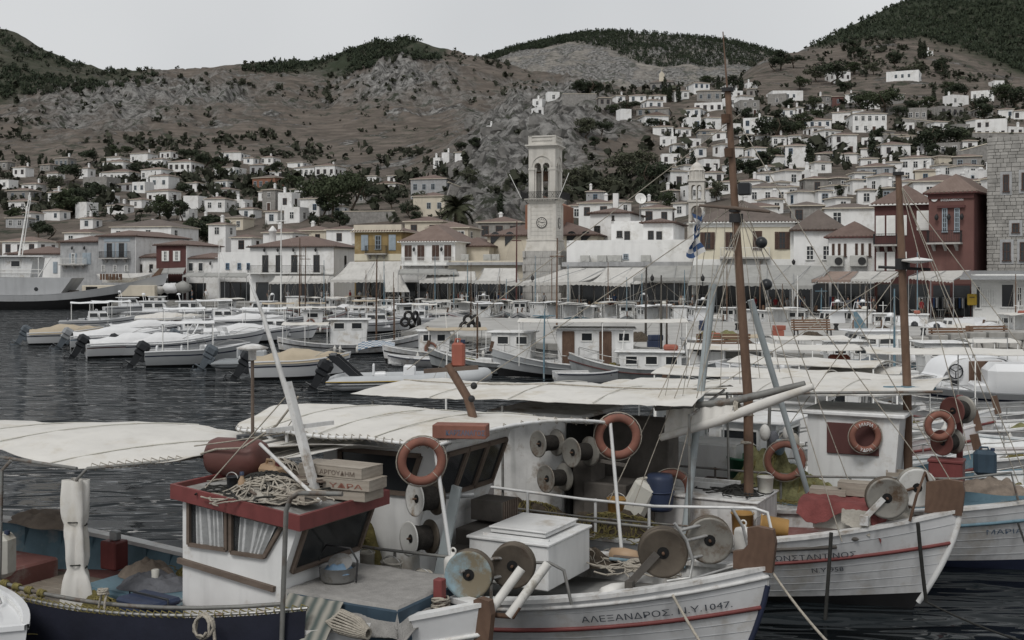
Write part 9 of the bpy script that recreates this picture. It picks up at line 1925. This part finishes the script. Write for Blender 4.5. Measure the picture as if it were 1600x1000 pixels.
for k in range(3): crate(D4, (-7.2 + .65 * k, -1.0, 1.0 + .04 * k), (.6, .38, .2), .2 * k - .2, ['left', 'middle', 'right'][k] + ' dark wooden crate of the three behind the mast', 'wood_frame', lid=False)
ring_on(D4, (-5.2, -1.55, 1.75), .3, .06, 'brown-orange life ring with white disc right of the mast', .4, .1); t = on(D4, 'fender_cluster', 'grey buoys and ropes hanging right of the tall mast', 'buoys', (-5.35, -1.4, 1.95)); 
for k in range(5): part(t, 'buoy', ['fender', 'cloth_grey', 'paint_blue', 'fender', 'cloth_beige'][k], lambda mb: mb.ball((.13 * k - .25, .1 * (k % 2), .25 - .12 * (k % 3)), (.1, .1, .15), 10, 8))
stem_board(D4, .02, 1.46, .5, .5, .12, notch=False)
# ============ F: glass-fibre boat at the lower left corner
F5 = boat5 = thing('motor_boat', 'white glass-fibre boat bow with steel rail at the lower left corner', 'boat', W2(A, (-3.75, -2.85, 0)), HD + R(-3)); hF = Hull(6.5, 2.5, 1.2, 1.25, 1.4, .9, .2, -.4, .4, 2.6, 2, .85, .5, 1.0); make_hull(F5, hF, [(.4, 0), (1, 0)], ['gel_white'], lambda q: hF.sheer(q) - .03, 'gel_white', 26, 'gel_white', .06)
part(F5, 'deck_moulding', 'gel_white', lambda mb: mb.grid(lambda u, v: (-5.5 + 5.0 * u, (-1 + 2 * v) * max(.05, hF.inner(-5.5 + 5.0 * u, 1.3, .25)), 1.22 + (.3 * math.sin(math.pi * v) ** .6) * (1 - u) ** .7 + .1 * u), 30, 20)); tubes(F5, 'bow_rail', 'steel', [(-5.2, .95, 1.3), (-5.0, .95, 1.62), (-3.0, .92, 1.68), (-1.6, .68, 1.62), (-1.25, .58, 1.34)], [(-2.3, .82, 1.3), (-2.3, .82, 1.66)], [(-3.9, .95, 1.3), (-3.9, .95, 1.66)], r=.02); tubes(F5, 'wooden_pole', 'wood_crate', [(-5.0, .4, 1.78), (-2.1, .42, 1.60)], r=.04)
jerrycan(F5, (-4.2, 1.05, 1.25), (.3, .25, .34), 'plastic_white', 'white container behind the steel bow rail', .3)
# mooring lines from the bows, and a fender line
for (p0, p1, mt, r, lab) in ((W2(B_, (-.95, -.75, 1.2)), P(1150, 1080, 12.6), 'rope', .018, 'pale mooring rope hanging from the lettered bow reel'), (W2(B_, (.05, .02, 1.4)), P(1330, 1040, 12.0), 'rope', .016, 'pale mooring rope running down from the brown bow board'), (W2(C3, (-1.62, -1.1, 1.25)), W2(C3, (-1.7, -1.25, -.3)), 'rope_dark', .028, 'thick black rope hanging straight down the masted boat hull'), (W2(C3, (-.5, -.55, 1.4)), W2(C3, (-.42, -.3, .2)), 'rope_dark', .028, 'thick black rope slanting down the masted boat bow'), (W2(C3, (-.42, -.3, .2)), P(1660, 1020, 14.0), 'rope_dark', .014, 'thin dark line from the masted bow into the water'), (W2(D4, (-1.5, -.9, .9)), P(1640, 940, 17.0), 'rope_dark', .018, 'black rope from the blue-striped hull at right')):
    mb = MB(); c = Vector(p0); mb.tube([q - c for q in sagline(p0, p1, .06)], r, 6); tag(mb.build('mooring_rope', mt, None, c), lab, 'rope')
rp = on(A, 'rail_knot', 'white rope knotted over the near rail with hanging ends', 'rope', (-4.1, -1.58, 1.4)); part(rp, 'rope', 'rope', lambda mb: (mb.tube([(-.03, -.02, -.8), (-.01, -.03, -.2), (.03, 0, .05), (.08, .02, .06), (.1, -.03, -.1), (.08, -.04, -.8)], .014, 6), coil(mb, (.04, 0, 0), .06, 3, .014, .02, 1)))
rp = on(A, 'rail_knot', 'white rope loops at the front end of the near rail', 'rope', (-2.5, -1.62, 1.38)); part(rp, 'rope', 'rope', lambda mb: (coil(mb, (0, 0, -.1), .13, 3, .016, .02, 4, .02, rotm(R(80), 0, 0)), mb.tube([(.1, 0, 0), (.16, -.02, -.3), (.15, -.03, -.8)], .018, 6)))
# ------------------------------------------------------------------ labels that single each thing out
ORD = ['', 'second', 'third', 'fourth', 'fifth', 'sixth', 'seventh', 'eighth', 'ninth', 'tenth', 'eleventh', 'twelfth', 'thirteenth', 'fourteenth', 'fifteenth', 'sixteenth', 'seventeenth', 'eighteenth', 'nineteenth', 'twentieth', 'twenty-first', 'twenty-second', 'twenty-third', 'twenty-fourth']
by = {}
for o, lab, x in AUTO: by.setdefault(lab, []).append((x, o))
for lab, L in by.items():
    if len(L) == 1: continue
    L.sort(key=lambda q: q[0])
    for k, (x, o) in enumerate(L):
        o['label'] = lab + (', leftmost of these' if k == 0 else ', rightmost of these' if k == len(L) - 1 else f', {ORD[k]} from the left')
